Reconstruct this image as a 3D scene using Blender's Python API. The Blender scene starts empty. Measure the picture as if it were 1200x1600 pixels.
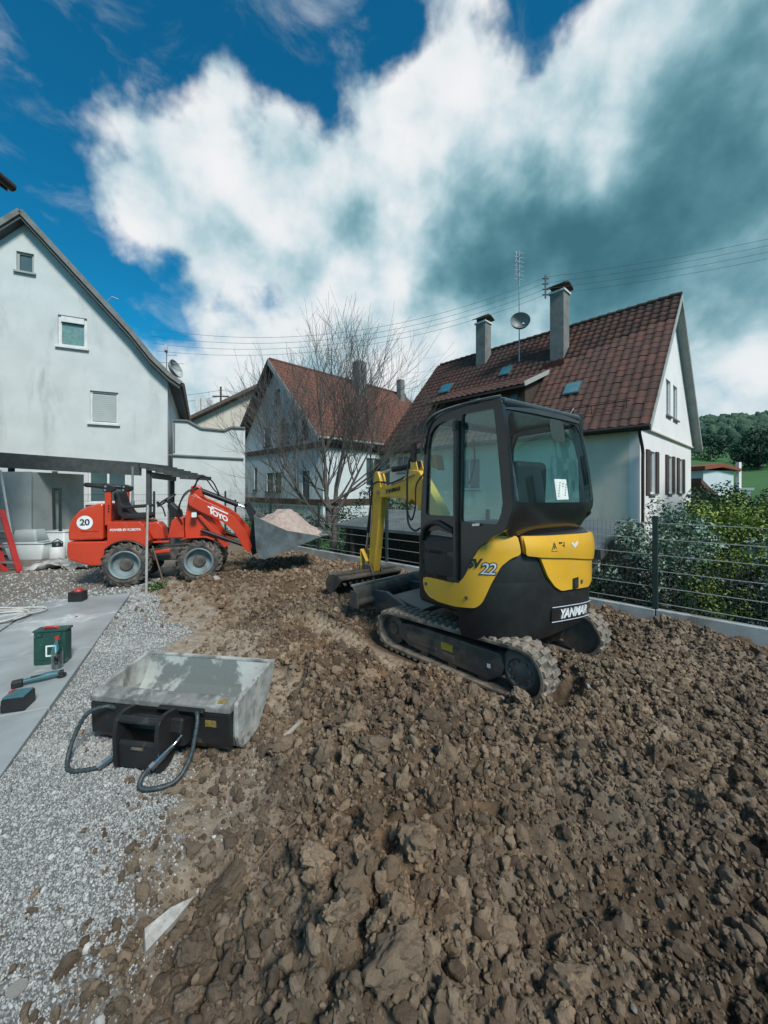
import bpy, bmesh, math, random
import numpy as np
from mathutils import Vector, Matrix, Euler
from mathutils.geometry import delaunay_2d_cdt

random.seed(7)
rng = np.random.default_rng(7)
R = math.radians
PI = math.pi
scene = bpy.context.scene
col = scene.collection

# ------------------------------------------------------------------ camera
cam_data = bpy.data.cameras.new('camera')
cam = bpy.data.objects.new('camera', cam_data)
col.objects.link(cam)
cam.location = (0, 0, 1.7)
cam.rotation_euler = (R(90), 0, 0)
cam_data.sensor_fit = 'HORIZONTAL'
cam_data.sensor_width = 36
cam_data.lens = 18
cam_data.shift_y = -35 / 1200              # level camera, horizon a little above the middle
cam_data.clip_start = 0.05
cam_data.clip_end = 6000
scene.camera = cam

# ------------------------------------------------------------------ sky, sun, exposure
SUN_EL, SUN_AZ = R(45), R(146)          # azimuth clockwise from +Y (the view direction)
world = bpy.data.worlds.new('World')
scene.world = world
world.use_nodes = True
wn, wl = world.node_tree.nodes, world.node_tree.links
wn.clear()


def wnode(t, **kw):
    n = wn.new(t)
    for k, v in kw.items():
        setattr(n, k, v)
    return n


def wmath(op, a, b=None, c=None, clamp=False):
    n = wnode('ShaderNodeMath', operation=op, use_clamp=clamp)
    for i, x in enumerate((a, b, c)):
        if x is None:
            continue
        if isinstance(x, (int, float)):
            n.inputs[i].default_value = x
        else:
            wl.new(x, n.inputs[i])
    return n.outputs[0]


sky = wnode('ShaderNodeTexSky', sky_type='NISHITA')
sky.sun_disc = False
sky.sun_elevation = SUN_EL
sky.sun_rotation = SUN_AZ
sky.air_density = 1.0
sky.dust_density = 0.3
sky.ozone_density = 3.0
tc = wnode('ShaderNodeTexCoord')
DIR = tc.outputs['Generated']


def sky_dir(px, py):
    return Vector(((px - 600) / 600, 1.0, (765 - py) / 600)).normalized()


def wnoise(scale, detail, rough, dist=0.0, off=(0, 0, 0), stretch=(1, 1, 1)):
    mp = wnode('ShaderNodeMapping')
    mp.inputs['Location'].default_value = off
    mp.inputs['Scale'].default_value = stretch
    wl.new(DIR, mp.inputs['Vector'])
    n = wnode('ShaderNodeTexNoise')
    n.inputs['Scale'].default_value = scale
    n.inputs['Detail'].default_value = detail
    n.inputs['Roughness'].default_value = rough
    n.inputs['Distortion'].default_value = dist
    wl.new(mp.outputs[0], n.inputs['Vector'])
    return n.outputs['Fac']


# the view direction is bent by noise first so that cloud masses get ragged rims
warp = wnode('ShaderNodeTexNoise')
warp.inputs['Scale'].default_value = 3.2
warp.inputs['Detail'].default_value = 5
warp.inputs['Roughness'].default_value = 0.55
wl.new(DIR, warp.inputs['Vector'])
wsub = wnode('ShaderNodeVectorMath', operation='SUBTRACT')
wl.new(warp.outputs['Color'], wsub.inputs[0])
wsub.inputs[1].default_value = (0.5, 0.5, 0.5)
wsc = wnode('ShaderNodeVectorMath', operation='SCALE')
wl.new(wsub.outputs[0], wsc.inputs[0])
wsc.inputs['Scale'].default_value = 0.27
wadd = wnode('ShaderNodeVectorMath', operation='ADD')
wl.new(DIR, wadd.inputs[0])
wl.new(wsc.outputs[0], wadd.inputs[1])
wnorm = wnode('ShaderNodeVectorMath', operation='NORMALIZE')
wl.new(wadd.outputs[0], wnorm.inputs[0])
BENT = wnorm.outputs[0]


def blobs(lst):
    tot = None
    for px, py, deg, w in lst:
        d = wnode('ShaderNodeVectorMath', operation='DOT_PRODUCT')
        wl.new(BENT, d.inputs[0])
        d.inputs[1].default_value = sky_dir(px, py)
        k = 1.0 / (1 - math.cos(R(deg)))
        e = wmath('MULTIPLY', wmath('EXPONENT', wmath('MULTIPLY', wmath('SUBTRACT', d.outputs['Value'], 1.0), k)), w)
        tot = e if tot is None else wmath('ADD', tot, e)
    return tot


# cumulus masses (where there is cloud), then where that cloud is thick and grey
cover = blobs([(130, 215, 7, .6), (210, 265, 9, .7), (330, 235, 9, .6), (250, 360, 7, .5), (500, 260, 10, .5), (650, 205, 7, .45), (700, 110, 6, .55), (850, 200, 9, .5),
               (420, 360, 11, .4), (640, 350, 13, .45), (950, 320, 16, .5), (1130, 150, 17, .6), (960, 40, 6, .3), (1030, 40, 7, .3),
               (480, 500, 15, .5), (780, 500, 14, .5), (1150, 420, 18, .6), (300, 640, 14, .5), (1180, 700, 14, .4), (700, 720, 20, .5), (130, 440, 6, .25),
               (10, 250, 9, -.8), (280, 20, 15, -.95), (90, 400, 8, -.6), (850, 70, 6, -1.6), (575, 100, 6, -.9), (130, 70, 9, -.9), (480, 20, 10, -.5),
               (650, 470, 2.6, -.8), (270, 470, 6, -.6), (210, 400, 5, -.4), (430, 470, 3, -.35), (1120, 600, 4, -.5), (350, 160, 3, .3), (540, 160, 2.5, .45), (330, 30, 4, .35)])
grey = blobs([(720, 400, 6, .6), (820, 395, 8, 1.0), (940, 380, 10, .9), (1100, 350, 12, .75), (1190, 200, 12, .45), (555, 365, 4, 1.0), (620, 385, 3, .4), (700, 400, 5, .5),
              (1060, 130, 10, .35), (1120, 490, 9, .45), (850, 215, 6, -.6), (690, 130, 6, -.5), (640, 290, 6, -.4), (470, 250, 9, -.15), (300, 200, 6, -.2),
              (640, 480, 7, -.3), (800, 470, 6, -.35), (1180, 570, 6, -.5), (1000, 30, 6, -.3)])
n_big = wnoise(3.4, 7, .52, .1)
n_fine = wnoise(11.0, 7, .52, .05, (3, 1, 2))
n_puff = wnoise(7.5, 7, .52, .1, (7, 2, 5))
n_wisp = wnoise(6.0, 8, .6, .5, (1, 9, 4), (1, 1, 1.8))
dens = wmath('ADD', wmath('ADD', cover, wmath('MULTIPLY', wmath('SUBTRACT', n_big, .5), 2.3)), wmath('MULTIPLY', wmath('SUBTRACT', n_fine, .5), 1.35))
dens = wmath('ADD', dens, .26)
mask = wnode('ShaderNodeMapRange', interpolation_type='SMOOTHSTEP')
mask.inputs['From Min'].default_value = 0.16
mask.inputs['From Max'].default_value = 0.80
wl.new(dens, mask.inputs['Value'])
wisp = wnode('ShaderNodeMapRange', interpolation_type='SMOOTHSTEP')
wisp.inputs['From Min'].default_value = 0.50
wisp.inputs['From Max'].default_value = 0.78
wisp.inputs['To Max'].default_value = 0.42
wl.new(n_wisp, wisp.inputs['Value'])
cmask = wmath('MAXIMUM', mask.outputs[0], wisp.outputs[0])
g0 = wmath('ADD', wmath('ADD', grey, wmath('MULTIPLY', wmath('SUBTRACT', n_puff, .5), 3.0)), wmath('MULTIPLY', wmath('SUBTRACT', n_fine, .5), -.9))
gmask = wnode('ShaderNodeMapRange')
gmask.inputs['From Min'].default_value = -1.1
gmask.inputs['From Max'].default_value = 2.15
wl.new(g0, gmask.inputs['Value'])
tint = wnode('ShaderNodeMix', data_type='RGBA', blend_type='MULTIPLY')
tint.inputs['Factor'].default_value = 1
wl.new(sky.outputs[0], tint.inputs['A'])
tint.inputs['B'].default_value = (0.045, 0.58, 0.70, 1)
ccol = wnode('ShaderNodeValToRGB')
cr = ccol.color_ramp
cr.interpolation = 'B_SPLINE'
cr.elements[0].position = 0
cr.elements[0].color = (.98, .96, .97, 1)
cr.elements[1].position = 1
cr.elements[1].color = (.045, .15, .20, 1)
for q_, c_ in ((.22, (.90, .93, .95, 1)), (.40, (.52, .70, .77, 1)), (.58, (.22, .43, .50, 1)), (.76, (.10, .26, .32, 1))):
    e = cr.elements.new(q_)
    e.color = c_
wl.new(gmask.outputs[0], ccol.inputs[0])
cloud = wnode('ShaderNodeVectorMath', operation='SCALE')
wl.new(ccol.outputs[0], cloud.inputs[0])
cloud.inputs['Scale'].default_value = 5.5
both = wnode('ShaderNodeMix', data_type='RGBA')
wl.new(cmask, both.inputs['Factor'])
wl.new(tint.outputs['Result'], both.inputs['A'])
wl.new(cloud.outputs[0], both.inputs['B'])
world.cycles.sampling_method = 'MANUAL'
world.cycles.sample_map_resolution = 256
bg = wnode('ShaderNodeBackground')
bg.inputs['Strength'].default_value = 0.1
wl.new(both.outputs['Result'], bg.inputs['Color'])
wout = wnode('ShaderNodeOutputWorld')
wl.new(bg.outputs[0], wout.inputs['Surface'])

sun_data = bpy.data.lights.new('sun', 'SUN')
sun = bpy.data.objects.new('sun', sun_data)
col.objects.link(sun)
sun_data.energy = 2.4
sun_data.angle = R(14)
sun_data.color = (1.0, 0.95, 0.87)
sdir = Vector((math.sin(SUN_AZ) * math.cos(SUN_EL), math.cos(SUN_AZ) * math.cos(SUN_EL), math.sin(SUN_EL)))
sun.rotation_euler = sdir.to_track_quat('Z', 'Y').to_euler()
sun.location = (6, -8, 14)

vs = scene.view_settings
vs.view_transform = 'Standard'
vs.look = 'None'
vs.gamma = 1
vs.exposure = 0.78
vs.use_curve_mapping = False
scene.cycles.use_denoising = True
scene.cycles.max_bounces = 8
scene.cycles.transparent_max_bounces = 12


# ------------------------------------------------------------------ helpers: materials
def _mix(nt, fac, a, b, blend='MIX'):
    n = nt.nodes.new('ShaderNodeMix')
    n.data_type = 'RGBA'
    n.blend_type = blend
    for s, x in (('Factor', fac), ('A', a), ('B', b)):
        if isinstance(x, (int, float)):
            n.inputs[s].default_value = x
        elif isinstance(x, tuple):
            n.inputs[s].default_value = (*x[:3], 1)
        else:
            nt.links.new(x, n.inputs[s])
    return n.outputs['Result']


def _noise(nt, vec, scale, detail=5, rough=.6, dist=0):
    n = nt.nodes.new('ShaderNodeTexNoise')
    n.inputs['Scale'].default_value = scale
    n.inputs['Detail'].default_value = detail
    n.inputs['Roughness'].default_value = rough
    n.inputs['Distortion'].default_value = dist
    nt.links.new(vec, n.inputs['Vector'])
    return n.outputs['Fac']


def _ramp(nt, fac, lo, hi):
    n = nt.nodes.new('ShaderNodeMapRange')
    n.interpolation_type = 'SMOOTHSTEP'
    n.inputs['From Min'].default_value = lo
    n.inputs['From Max'].default_value = hi
    nt.links.new(fac, n.inputs['Value'])
    return n.outputs[0]


def M(name, c1, c2=None, scale=4., rough=.7, metal=0., bump=0., bscale=30., dirt=None, dscale=2.5, dlo=.5, dhi=.75,
      rvar=0., dstretch=None, attr=None, rnd=False, spec=.4, coat=0., world_co=False, trans=0., voro=0., bdist=.01):
    m = bpy.data.materials.new(name)
    m.use_nodes = True
    nt = m.node_tree
    b = nt.nodes['Principled BSDF']
    t = nt.nodes.new('ShaderNodeTexCoord')
    vec = t.outputs['Object']
    if world_co:
        vec = nt.nodes.new('ShaderNodeNewGeometry').outputs['Position']
    if c2 is None:
        c2 = tuple(x * .8 for x in c1)
    f = _noise(nt, vec, scale)
    if attr:
        a = nt.nodes.new('ShaderNodeAttribute')
        a.attribute_name = attr
        f2 = nt.nodes.new('ShaderNodeMath')
        f2.operation = 'ADD'
        f2.use_clamp = True
        q = nt.nodes.new('ShaderNodeMath')
        q.operation = 'MULTIPLY_ADD'
        nt.links.new(f, q.inputs[0])
        q.inputs[1].default_value = .5
        q.inputs[2].default_value = -.25
        nt.links.new(a.outputs['Fac'], f2.inputs[0])
        nt.links.new(q.outputs[0], f2.inputs[1])
        fac = f2.outputs[0]
    else:
        fac = _ramp(nt, f, .3, .7)
    if rnd:
        oi = nt.nodes.new('ShaderNodeObjectInfo')
        q = nt.nodes.new('ShaderNodeMath')
        q.operation = 'MULTIPLY_ADD'
        q.use_clamp = True
        nt.links.new(oi.outputs['Random'], q.inputs[0])
        q.inputs[1].default_value = .9
        q2 = nt.nodes.new('ShaderNodeMath')
        q2.operation = 'MULTIPLY_ADD'
        nt.links.new(f, q2.inputs[0])
        q2.inputs[1].default_value = .8
        q2.inputs[2].default_value = -.35
        nt.links.new(q2.outputs[0], q.inputs[2])
        fac = q.outputs[0]
    c = _mix(nt, fac, c1, c2)
    if dirt:
        dv = vec
        if dstretch:
            mp = nt.nodes.new('ShaderNodeMapping')
            mp.inputs['Scale'].default_value = dstretch
            nt.links.new(vec, mp.inputs['Vector'])
            dv = mp.outputs[0]
        d = _ramp(nt, _noise(nt, dv, dscale, 8, .65, .4), dlo, dhi)
        c = _mix(nt, d, c, dirt)
    nt.links.new(c, b.inputs['Base Color'])
    b.inputs['Roughness'].default_value = rough
    if rvar:
        rr = nt.nodes.new('ShaderNodeMath')
        rr.operation = 'MULTIPLY_ADD'
        rr.use_clamp = True
        nt.links.new(_noise(nt, vec, scale * 2.3, 6), rr.inputs[0])
        rr.inputs[1].default_value = rvar
        rr.inputs[2].default_value = rough - rvar / 2
        nt.links.new(rr.outputs[0], b.inputs['Roughness'])
    b.inputs['Metallic'].default_value = metal
    b.inputs['Specular IOR Level'].default_value = spec
    if coat:
        b.inputs['Coat Weight'].default_value = coat
        b.inputs['Coat Roughness'].default_value = .15
    if trans:
        b.inputs['Transmission Weight'].default_value = trans
    if bump:
        bn = nt.nodes.new('ShaderNodeBump')
        bn.inputs['Strength'].default_value = bump
        bn.inputs['Distance'].default_value = bdist
        nt.links.new(_noise(nt, vec, bscale, 8, .65), bn.inputs['Height'])
        nt.links.new(bn.outputs[0], b.inputs['Normal'])
    return m


def glass_mat(name, tint, alpha, rough=.02):
    """thin glazing: part see-through and tinted, part glossy"""
    m = bpy.data.materials.new(name)
    m.use_nodes = True
    nt = m.node_tree
    nt.nodes.clear()
    tr = nt.nodes.new('ShaderNodeBsdfTransparent')
    tr.inputs[0].default_value = (*tint, 1)
    gl = nt.nodes.new('ShaderNodeBsdfGlossy')
    gl.inputs['Roughness'].default_value = rough
    gl.inputs['Color'].default_value = (.85, 1, 1, 1)
    fr = nt.nodes.new('ShaderNodeFresnel')
    fr.inputs['IOR'].default_value = 1.5
    ad = nt.nodes.new('ShaderNodeMath')
    ad.operation = 'ADD'
    ad.use_clamp = True
    nt.links.new(fr.outputs[0], ad.inputs[0])
    ad.inputs[1].default_value = alpha
    geo = nt.nodes.new('ShaderNodeNewGeometry')          # the far face of a pane only lets light through
    inv = nt.nodes.new('ShaderNodeMath')
    inv.operation = 'SUBTRACT'
    inv.inputs[0].default_value = 1
    nt.links.new(geo.outputs['Backfacing'], inv.inputs[1])
    mu = nt.nodes.new('ShaderNodeMath')
    mu.operation = 'MULTIPLY'
    nt.links.new(ad.outputs[0], mu.inputs[0])
    nt.links.new(inv.outputs[0], mu.inputs[1])
    mx = nt.nodes.new('ShaderNodeMixShader')
    nt.links.new(mu.outputs[0], mx.inputs[0])
    nt.links.new(tr.outputs[0], mx.inputs[1])
    nt.links.new(gl.outputs[0], mx.inputs[2])
    out = nt.nodes.new('ShaderNodeOutputMaterial')
    nt.links.new(mx.outputs[0], out.inputs[0])
    return m


# ------------------------------------------------------------------ helpers: meshes
def tag(o, label=None, cat=None, group=None, kind=None):
    if label:
        o['label'] = label
    if cat:
        o['category'] = cat
    if group:
        o['group'] = group
    if kind:
        o['kind'] = kind
    return o


def thing(name, label, cat, loc=(0, 0, 0), rz=0., group=None):
    o = bpy.data.objects.new(name, None)
    col.objects.link(o)
    o.empty_display_size = .1
    o.location = loc
    o.rotation_euler = (0, 0, rz)
    return tag(o, label, cat, group)


def link(name, me, mat=None, parent=None, loc=None, rot=None):
    o = bpy.data.objects.new(name, me)
    if mat is not None and not me.materials:
        me.materials.append(mat)
    col.objects.link(o)
    if parent is not None:
        o.parent = parent
    if loc is not None:
        o.location = loc
    if rot is not None:
        o.rotation_euler = rot
    return o


def copy_tree(o, parent=None):
    c = o.copy()
    col.objects.link(c)
    c.parent = parent
    for ch in list(o.children):
        copy_tree(ch, c)
    return c


class MB:
    def __init__(s):
        s.v = []
        s.f = []

    def add(s, vs, fs):
        n = len(s.v)
        s.v += [tuple(v) for v in vs]
        s.f += [tuple(i + n for i in f) for f in fs]
        return s

    def box(s, c, sz, rot=None):
        c = Vector(c)
        vs = []
        for dx in (-.5, .5):
            for dy in (-.5, .5):
                for dz in (-.5, .5):
                    p = Vector((dx * sz[0], dy * sz[1], dz * sz[2]))
                    if rot is not None:
                        p = rot @ p
                    vs.append(c + p)
        return s.add(vs, [(0, 1, 3, 2), (4, 6, 7, 5), (0, 4, 5, 1), (2, 3, 7, 6), (0, 2, 6, 4), (1, 5, 7, 3)])

    def bar(s, p0, p1, w, h, up=(0, 0, 1)):
        p0, p1 = Vector(p0), Vector(p1)
        d = (p1 - p0).normalized()
        x = d.cross(Vector(up))
        if x.length < 1e-4:
            x = d.cross(Vector((1, 0, 0)))
        x.normalize()
        z = x.cross(d)
        vs = [p + x * (a * w / 2) + z * (b * h / 2) for p in (p0, p1) for a, b in ((-1, -1), (1, -1), (1, 1), (-1, 1))]
        return s.add(vs, [(3, 2, 1, 0), (4, 5, 6, 7), (0, 1, 5, 4), (1, 2, 6, 5), (2, 3, 7, 6), (3, 0, 4, 7)])

    def cyl(s, p0, p1, r0, r1=None, n=14, caps=True):
        return s.tube([p0, p1], [r0, r0 if r1 is None else r1], n, caps)

    def tube(s, pts, r, n=8, caps=True):
        pts = [Vector(p) for p in pts]
        m = len(pts)
        rs = list(r) if hasattr(r, '__len__') else [r] * m
        t0 = (pts[1] - pts[0]).normalized()
        x = t0.orthogonal().normalized()
        rings = []
        for i, p in enumerate(pts):
            t = (pts[min(i + 1, m - 1)] - pts[max(i - 1, 0)])
            t = t.normalized() if t.length > 1e-9 else t0
            x = (x - t * x.dot(t))
            x = x.normalized() if x.length > 1e-6 else t.orthogonal().normalized()
            y = t.cross(x)
            rings.append([p + (x * math.cos(2 * PI * k / n) + y * math.sin(2 * PI * k / n)) * rs[i] for k in range(n)])
        vs = [v for ring in rings for v in ring]
        fs = [(i * n + k, i * n + (k + 1) % n, (i + 1) * n + (k + 1) % n, (i + 1) * n + k) for i in range(m - 1) for k in range(n)]
        if caps:
            fs += [tuple(range(n))[::-1], tuple((m - 1) * n + k for k in range(n))]
        return s.add(vs, fs)

    def prism(s, poly, a, b, axis='x'):
        n = len(poly)

        def mk(p, w):
            return {'x': (w, p[0], p[1]), 'y': (p[0], w, p[1]), 'z': (p[0], p[1], w)}[axis]
        vs = [mk(p, a) for p in poly] + [mk(p, b) for p in poly]
        fs = [tuple(range(n))[::-1], tuple(range(n, 2 * n))] + [(i, (i + 1) % n, n + (i + 1) % n, n + i) for i in range(n)]
        return s.add(vs, fs)

    def lathe(s, prof, n=24, c=(0, 0, 0), axis='z', closed=False):
        """prof: list of (radius, height)"""
        vs, fs = [], []
        for r, h in prof:
            for k in range(n):
                a = 2 * PI * k / n
                p = (r * math.cos(a), r * math.sin(a), h)
                if axis == 'x':
                    p = (p[2], p[0], p[1])
                elif axis == 'y':
                    p = (p[0], p[2], p[1])
                vs.append((p[0] + c[0], p[1] + c[1], p[2] + c[2]))
        m = len(prof)
        rng_ = range(m if closed else m - 1)
        for i in rng_:
            for k in range(n):
                j = (i + 1) % m
                fs.append((i * n + k, i * n + (k + 1) % n, j * n + (k + 1) % n, j * n + k))
        return s.add(vs, fs)

    def panel(s, outer, holes=(), thick=.02, mapf=None, grid=None):
        """flat outline (u, v) with holes, given a thickness w and bent through mapf(u, v, w)"""
        if mapf is None:
            def mapf(u, v, w): return (u, w, v)
        loops = [list(outer)] + [list(h) for h in holes]
        pts, edges = [], []
        for lp in loops:
            b0 = len(pts)
            q = []
            for i in range(len(lp)):
                p0, p1 = lp[i], lp[(i + 1) % len(lp)]
                k = max(1, int(math.ceil(math.dist(p0, p1) / grid))) if grid else 1
                q += [(p0[0] + (p1[0] - p0[0]) * j / k, p0[1] + (p1[1] - p0[1]) * j / k) for j in range(k)]
            pts += q
            edges += [(b0 + i, b0 + (i + 1) % len(q)) for i in range(len(q))]

        def inside(p, lp):
            r = False
            for i in range(len(lp)):
                a, b = lp[i], lp[i - 1]
                if (a[1] > p[1]) != (b[1] > p[1]) and p[0] < (b[0] - a[0]) * (p[1] - a[1]) / (b[1] - a[1]) + a[0]:
                    r = not r
            return r
        if grid:
            us = [p[0] for p in outer]
            vs_ = [p[1] for p in outer]
            u = min(us) + grid * .5
            while u < max(us):
                v = min(vs_) + grid * .5
                while v < max(vs_):
                    if inside((u, v), outer) and not any(inside((u, v), h) for h in holes):
                        if all(math.dist((u, v), q) > grid * .35 for q in pts[:len(edges)]):
                            pts.append((u, v))
                    v += grid
                u += grid
        res = delaunay_2d_cdt([Vector(p) for p in pts], edges, [], 0, 1e-6)
        V2, tris = res[0], res[2]
        keep = []
        for t in tris:
            cx = sum(V2[i][0] for i in t) / len(t)
            cy = sum(V2[i][1] for i in t) / len(t)
            if inside((cx, cy), outer) and not any(inside((cx, cy), h) for h in holes):
                keep.append(tuple(t))
        n = len(V2)
        vs = [mapf(p[0], p[1], 0) for p in V2] + [mapf(p[0], p[1], thick) for p in V2]
        fs = [t for t in keep] + [tuple(i + n for i in t[::-1]) for t in keep]
        cnt = {}
        for t in keep:
            for i in range(len(t)):
                e = (t[i], t[(i + 1) % len(t)])
                k = (min(e), max(e))
                cnt.setdefault(k, []).append(e)
        for k, l in cnt.items():
            if len(l) == 1:
                a, b = l[0]
                fs.append((b, a, a + n, b + n))
        return s.add(vs, fs)

    def mesh(s, name, smooth=None, recalc=True):
        me = bpy.data.meshes.new(name)
        me.from_pydata(s.v, [], s.f)
        if recalc:
            bm = bmesh.new()
            bm.from_mesh(me)
            bmesh.ops.recalc_face_normals(bm, faces=bm.faces)
            bm.to_mesh(me)
            bm.free()
        if smooth is not None:
            me.shade_smooth()
            me.set_sharp_from_angle(angle=R(smooth))
        return me

    def build(s, name, mat, parent=None, bevel=0., smooth=None, seg=2, loc=None, rot=None, recalc=True):
        me = s.mesh(name, smooth, recalc)
        o = link(name, me, mat, parent, loc, rot)
        if bevel:
            bv = o.modifiers.new('bevel', 'BEVEL')
            bv.width = bevel
            bv.segments = seg
            bv.limit_method = 'ANGLE'
            bv.angle_limit = R(35)
        return o


def rrect(x0, y0, x1, y1, r, n=5, rs=None):
    """rounded rectangle outline, counter-clockwise; rs = radii for (x0y0, x1y0, x1y1, x0y1)"""
    rs = rs or (r, r, r, r)
    out = []
    for (cx, cy, a0, rr) in ((x0, y0, 180, rs[0]), (x1, y0, 270, rs[1]), (x1, y1, 0, rs[2]), (x0, y1, 90, rs[3])):
        ox = cx + (rr if cx == x0 else -rr)
        oy = cy + (rr if cy == y0 else -rr)
        if rr < 1e-6:
            out.append((cx, cy))
            continue
        for k in range(n + 1):
            a = R(a0 + 90 * k / n)
            out.append((ox + rr * math.cos(a), oy + rr * math.sin(a)))
    return out


def np_mesh(name, V, F, smooth=False):
    """V (n,3), F (m,k) arrays -> mesh"""
    V = np.asarray(V, dtype=np.float32)
    F = np.asarray(F, dtype=np.int32)
    me = bpy.data.meshes.new(name)
    me.vertices.add(len(V))
    me.vertices.foreach_set('co', V.ravel())
    k = F.shape[1]
    me.loops.add(F.size)
    me.loops.foreach_set('vertex_index', F.ravel())
    me.polygons.add(len(F))
    me.polygons.foreach_set('loop_start', np.arange(0, F.size, k, dtype=np.int32))
    me.update(calc_edges=True)
    if smooth:
        me.shade_smooth()
    return me


def set_attr(me, name, vals, domain='POINT'):
    a = me.attributes.new(name, 'FLOAT', domain)
    a.data.foreach_set('value', np.asarray(vals, dtype=np.float32))


def _hash(ix, iy, iz, seed):
    h = (ix.astype(np.int64) * 374761393 + iy.astype(np.int64) * 668265263 + iz.astype(np.int64) * 2147483647 + seed * 1274126177) & 0xffffffff
    h = ((h ^ (h >> 13)) * 1274126177) & 0xffffffff
    return ((h ^ (h >> 16)) & 0xffff) / 65535.0


def vnoise(P, seed=0):
    """value noise, P (n,3) -> about -1..1"""
    P = np.asarray(P, dtype=np.float64)
    I = np.floor(P).astype(np.int64)
    f = P - I
    u = f * f * f * (f * (f * 6 - 15) + 10)
    r = 0
    for dx in (0, 1):
        for dy in (0, 1):
            for dz in (0, 1):
                w = (u[:, 0] if dx else 1 - u[:, 0]) * (u[:, 1] if dy else 1 - u[:, 1]) * (u[:, 2] if dz else 1 - u[:, 2])
                r = r + w * _hash(I[:, 0] + dx, I[:, 1] + dy, I[:, 2] + dz, seed)
    return r * 2 - 1


def fbm(P, octv=4, seed=0, gain=.5):
    P = np.asarray(P, dtype=np.float64)
    if P.shape[1] == 2:
        P = np.c_[P, np.zeros(len(P))]
    a, t = 1., 0.
    for i in range(octv):
        t = t + a * vnoise(P * 2 ** i + 17.3 * i, seed + i)
        a *= gain
    return t


def cells(P, seed=0):
    """distance to the nearest jittered cell point, P (n,2)"""
    P = np.asarray(P, dtype=np.float64)
    I = np.floor(P).astype(np.int64)
    best = np.full(len(P), 9.)
    z = np.zeros(len(P), dtype=np.int64)
    for dx in (-1, 0, 1):
        for dy in (-1, 0, 1):
            cx, cy = I[:, 0] + dx, I[:, 1] + dy
            d = np.hypot(cx + _hash(cx, cy, z, seed) - P[:, 0], cy + _hash(cx, cy, z, seed + 9) - P[:, 1])
            best = np.minimum(best, d)
    return best


def text_mb(body, size, shear=0., bold=0., extrude=.002, mapf=None, spacing=1.):
    """lettering as a mesh, centred; mapf(u, v, w)"""
    cu = bpy.data.curves.new('lettering', 'FONT')
    cu.body = body
    cu.size = size
    cu.shear = shear
    cu.offset = bold
    cu.extrude = extrude
    cu.space_character = spacing
    cu.align_x = 'CENTER'
    cu.align_y = 'CENTER'
    cu.resolution_u = 3
    ob = bpy.data.objects.new('lettering', cu)
    col.objects.link(ob)
    dg = bpy.context.evaluated_depsgraph_get()
    me = bpy.data.meshes.new_from_object(ob.evaluated_get(dg))
    b = MB()
    b.add([mapf(v.co.x, v.co.y, v.co.z) if mapf else tuple(v.co) for v in me.vertices], [tuple(p.vertices) for p in me.polygons])
    bpy.data.objects.remove(ob)
    bpy.data.curves.remove(cu)
    bpy.data.meshes.remove(me)
    return b


def arc_pts(p0, p1, sag, n=10):
    p0, p1 = Vector(p0), Vector(p1)
    return [p0.lerp(p1, i / n) - Vector((0, 0, sag * 4 * (i / n) * (1 - i / n))) for i in range(n + 1)]


def spline(pts, n=6):
    """Catmull-Rom through the points"""
    P = [Vector(p) for p in pts]
    P = [P[0] * 2 - P[1]] + P + [P[-1] * 2 - P[-2]]
    out = []
    for i in range(1, len(P) - 2):
        for k in range(n):
            t = k / n
            a, b, c, d = P[i - 1], P[i], P[i + 1], P[i + 2]
            out.append(.5 * ((2 * b) + (c - a) * t + (2 * a - 5 * b + 4 * c - d) * t * t + (3 * b - a - 3 * c + d) * t ** 3))
    out.append(P[-2])
    return out

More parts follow.
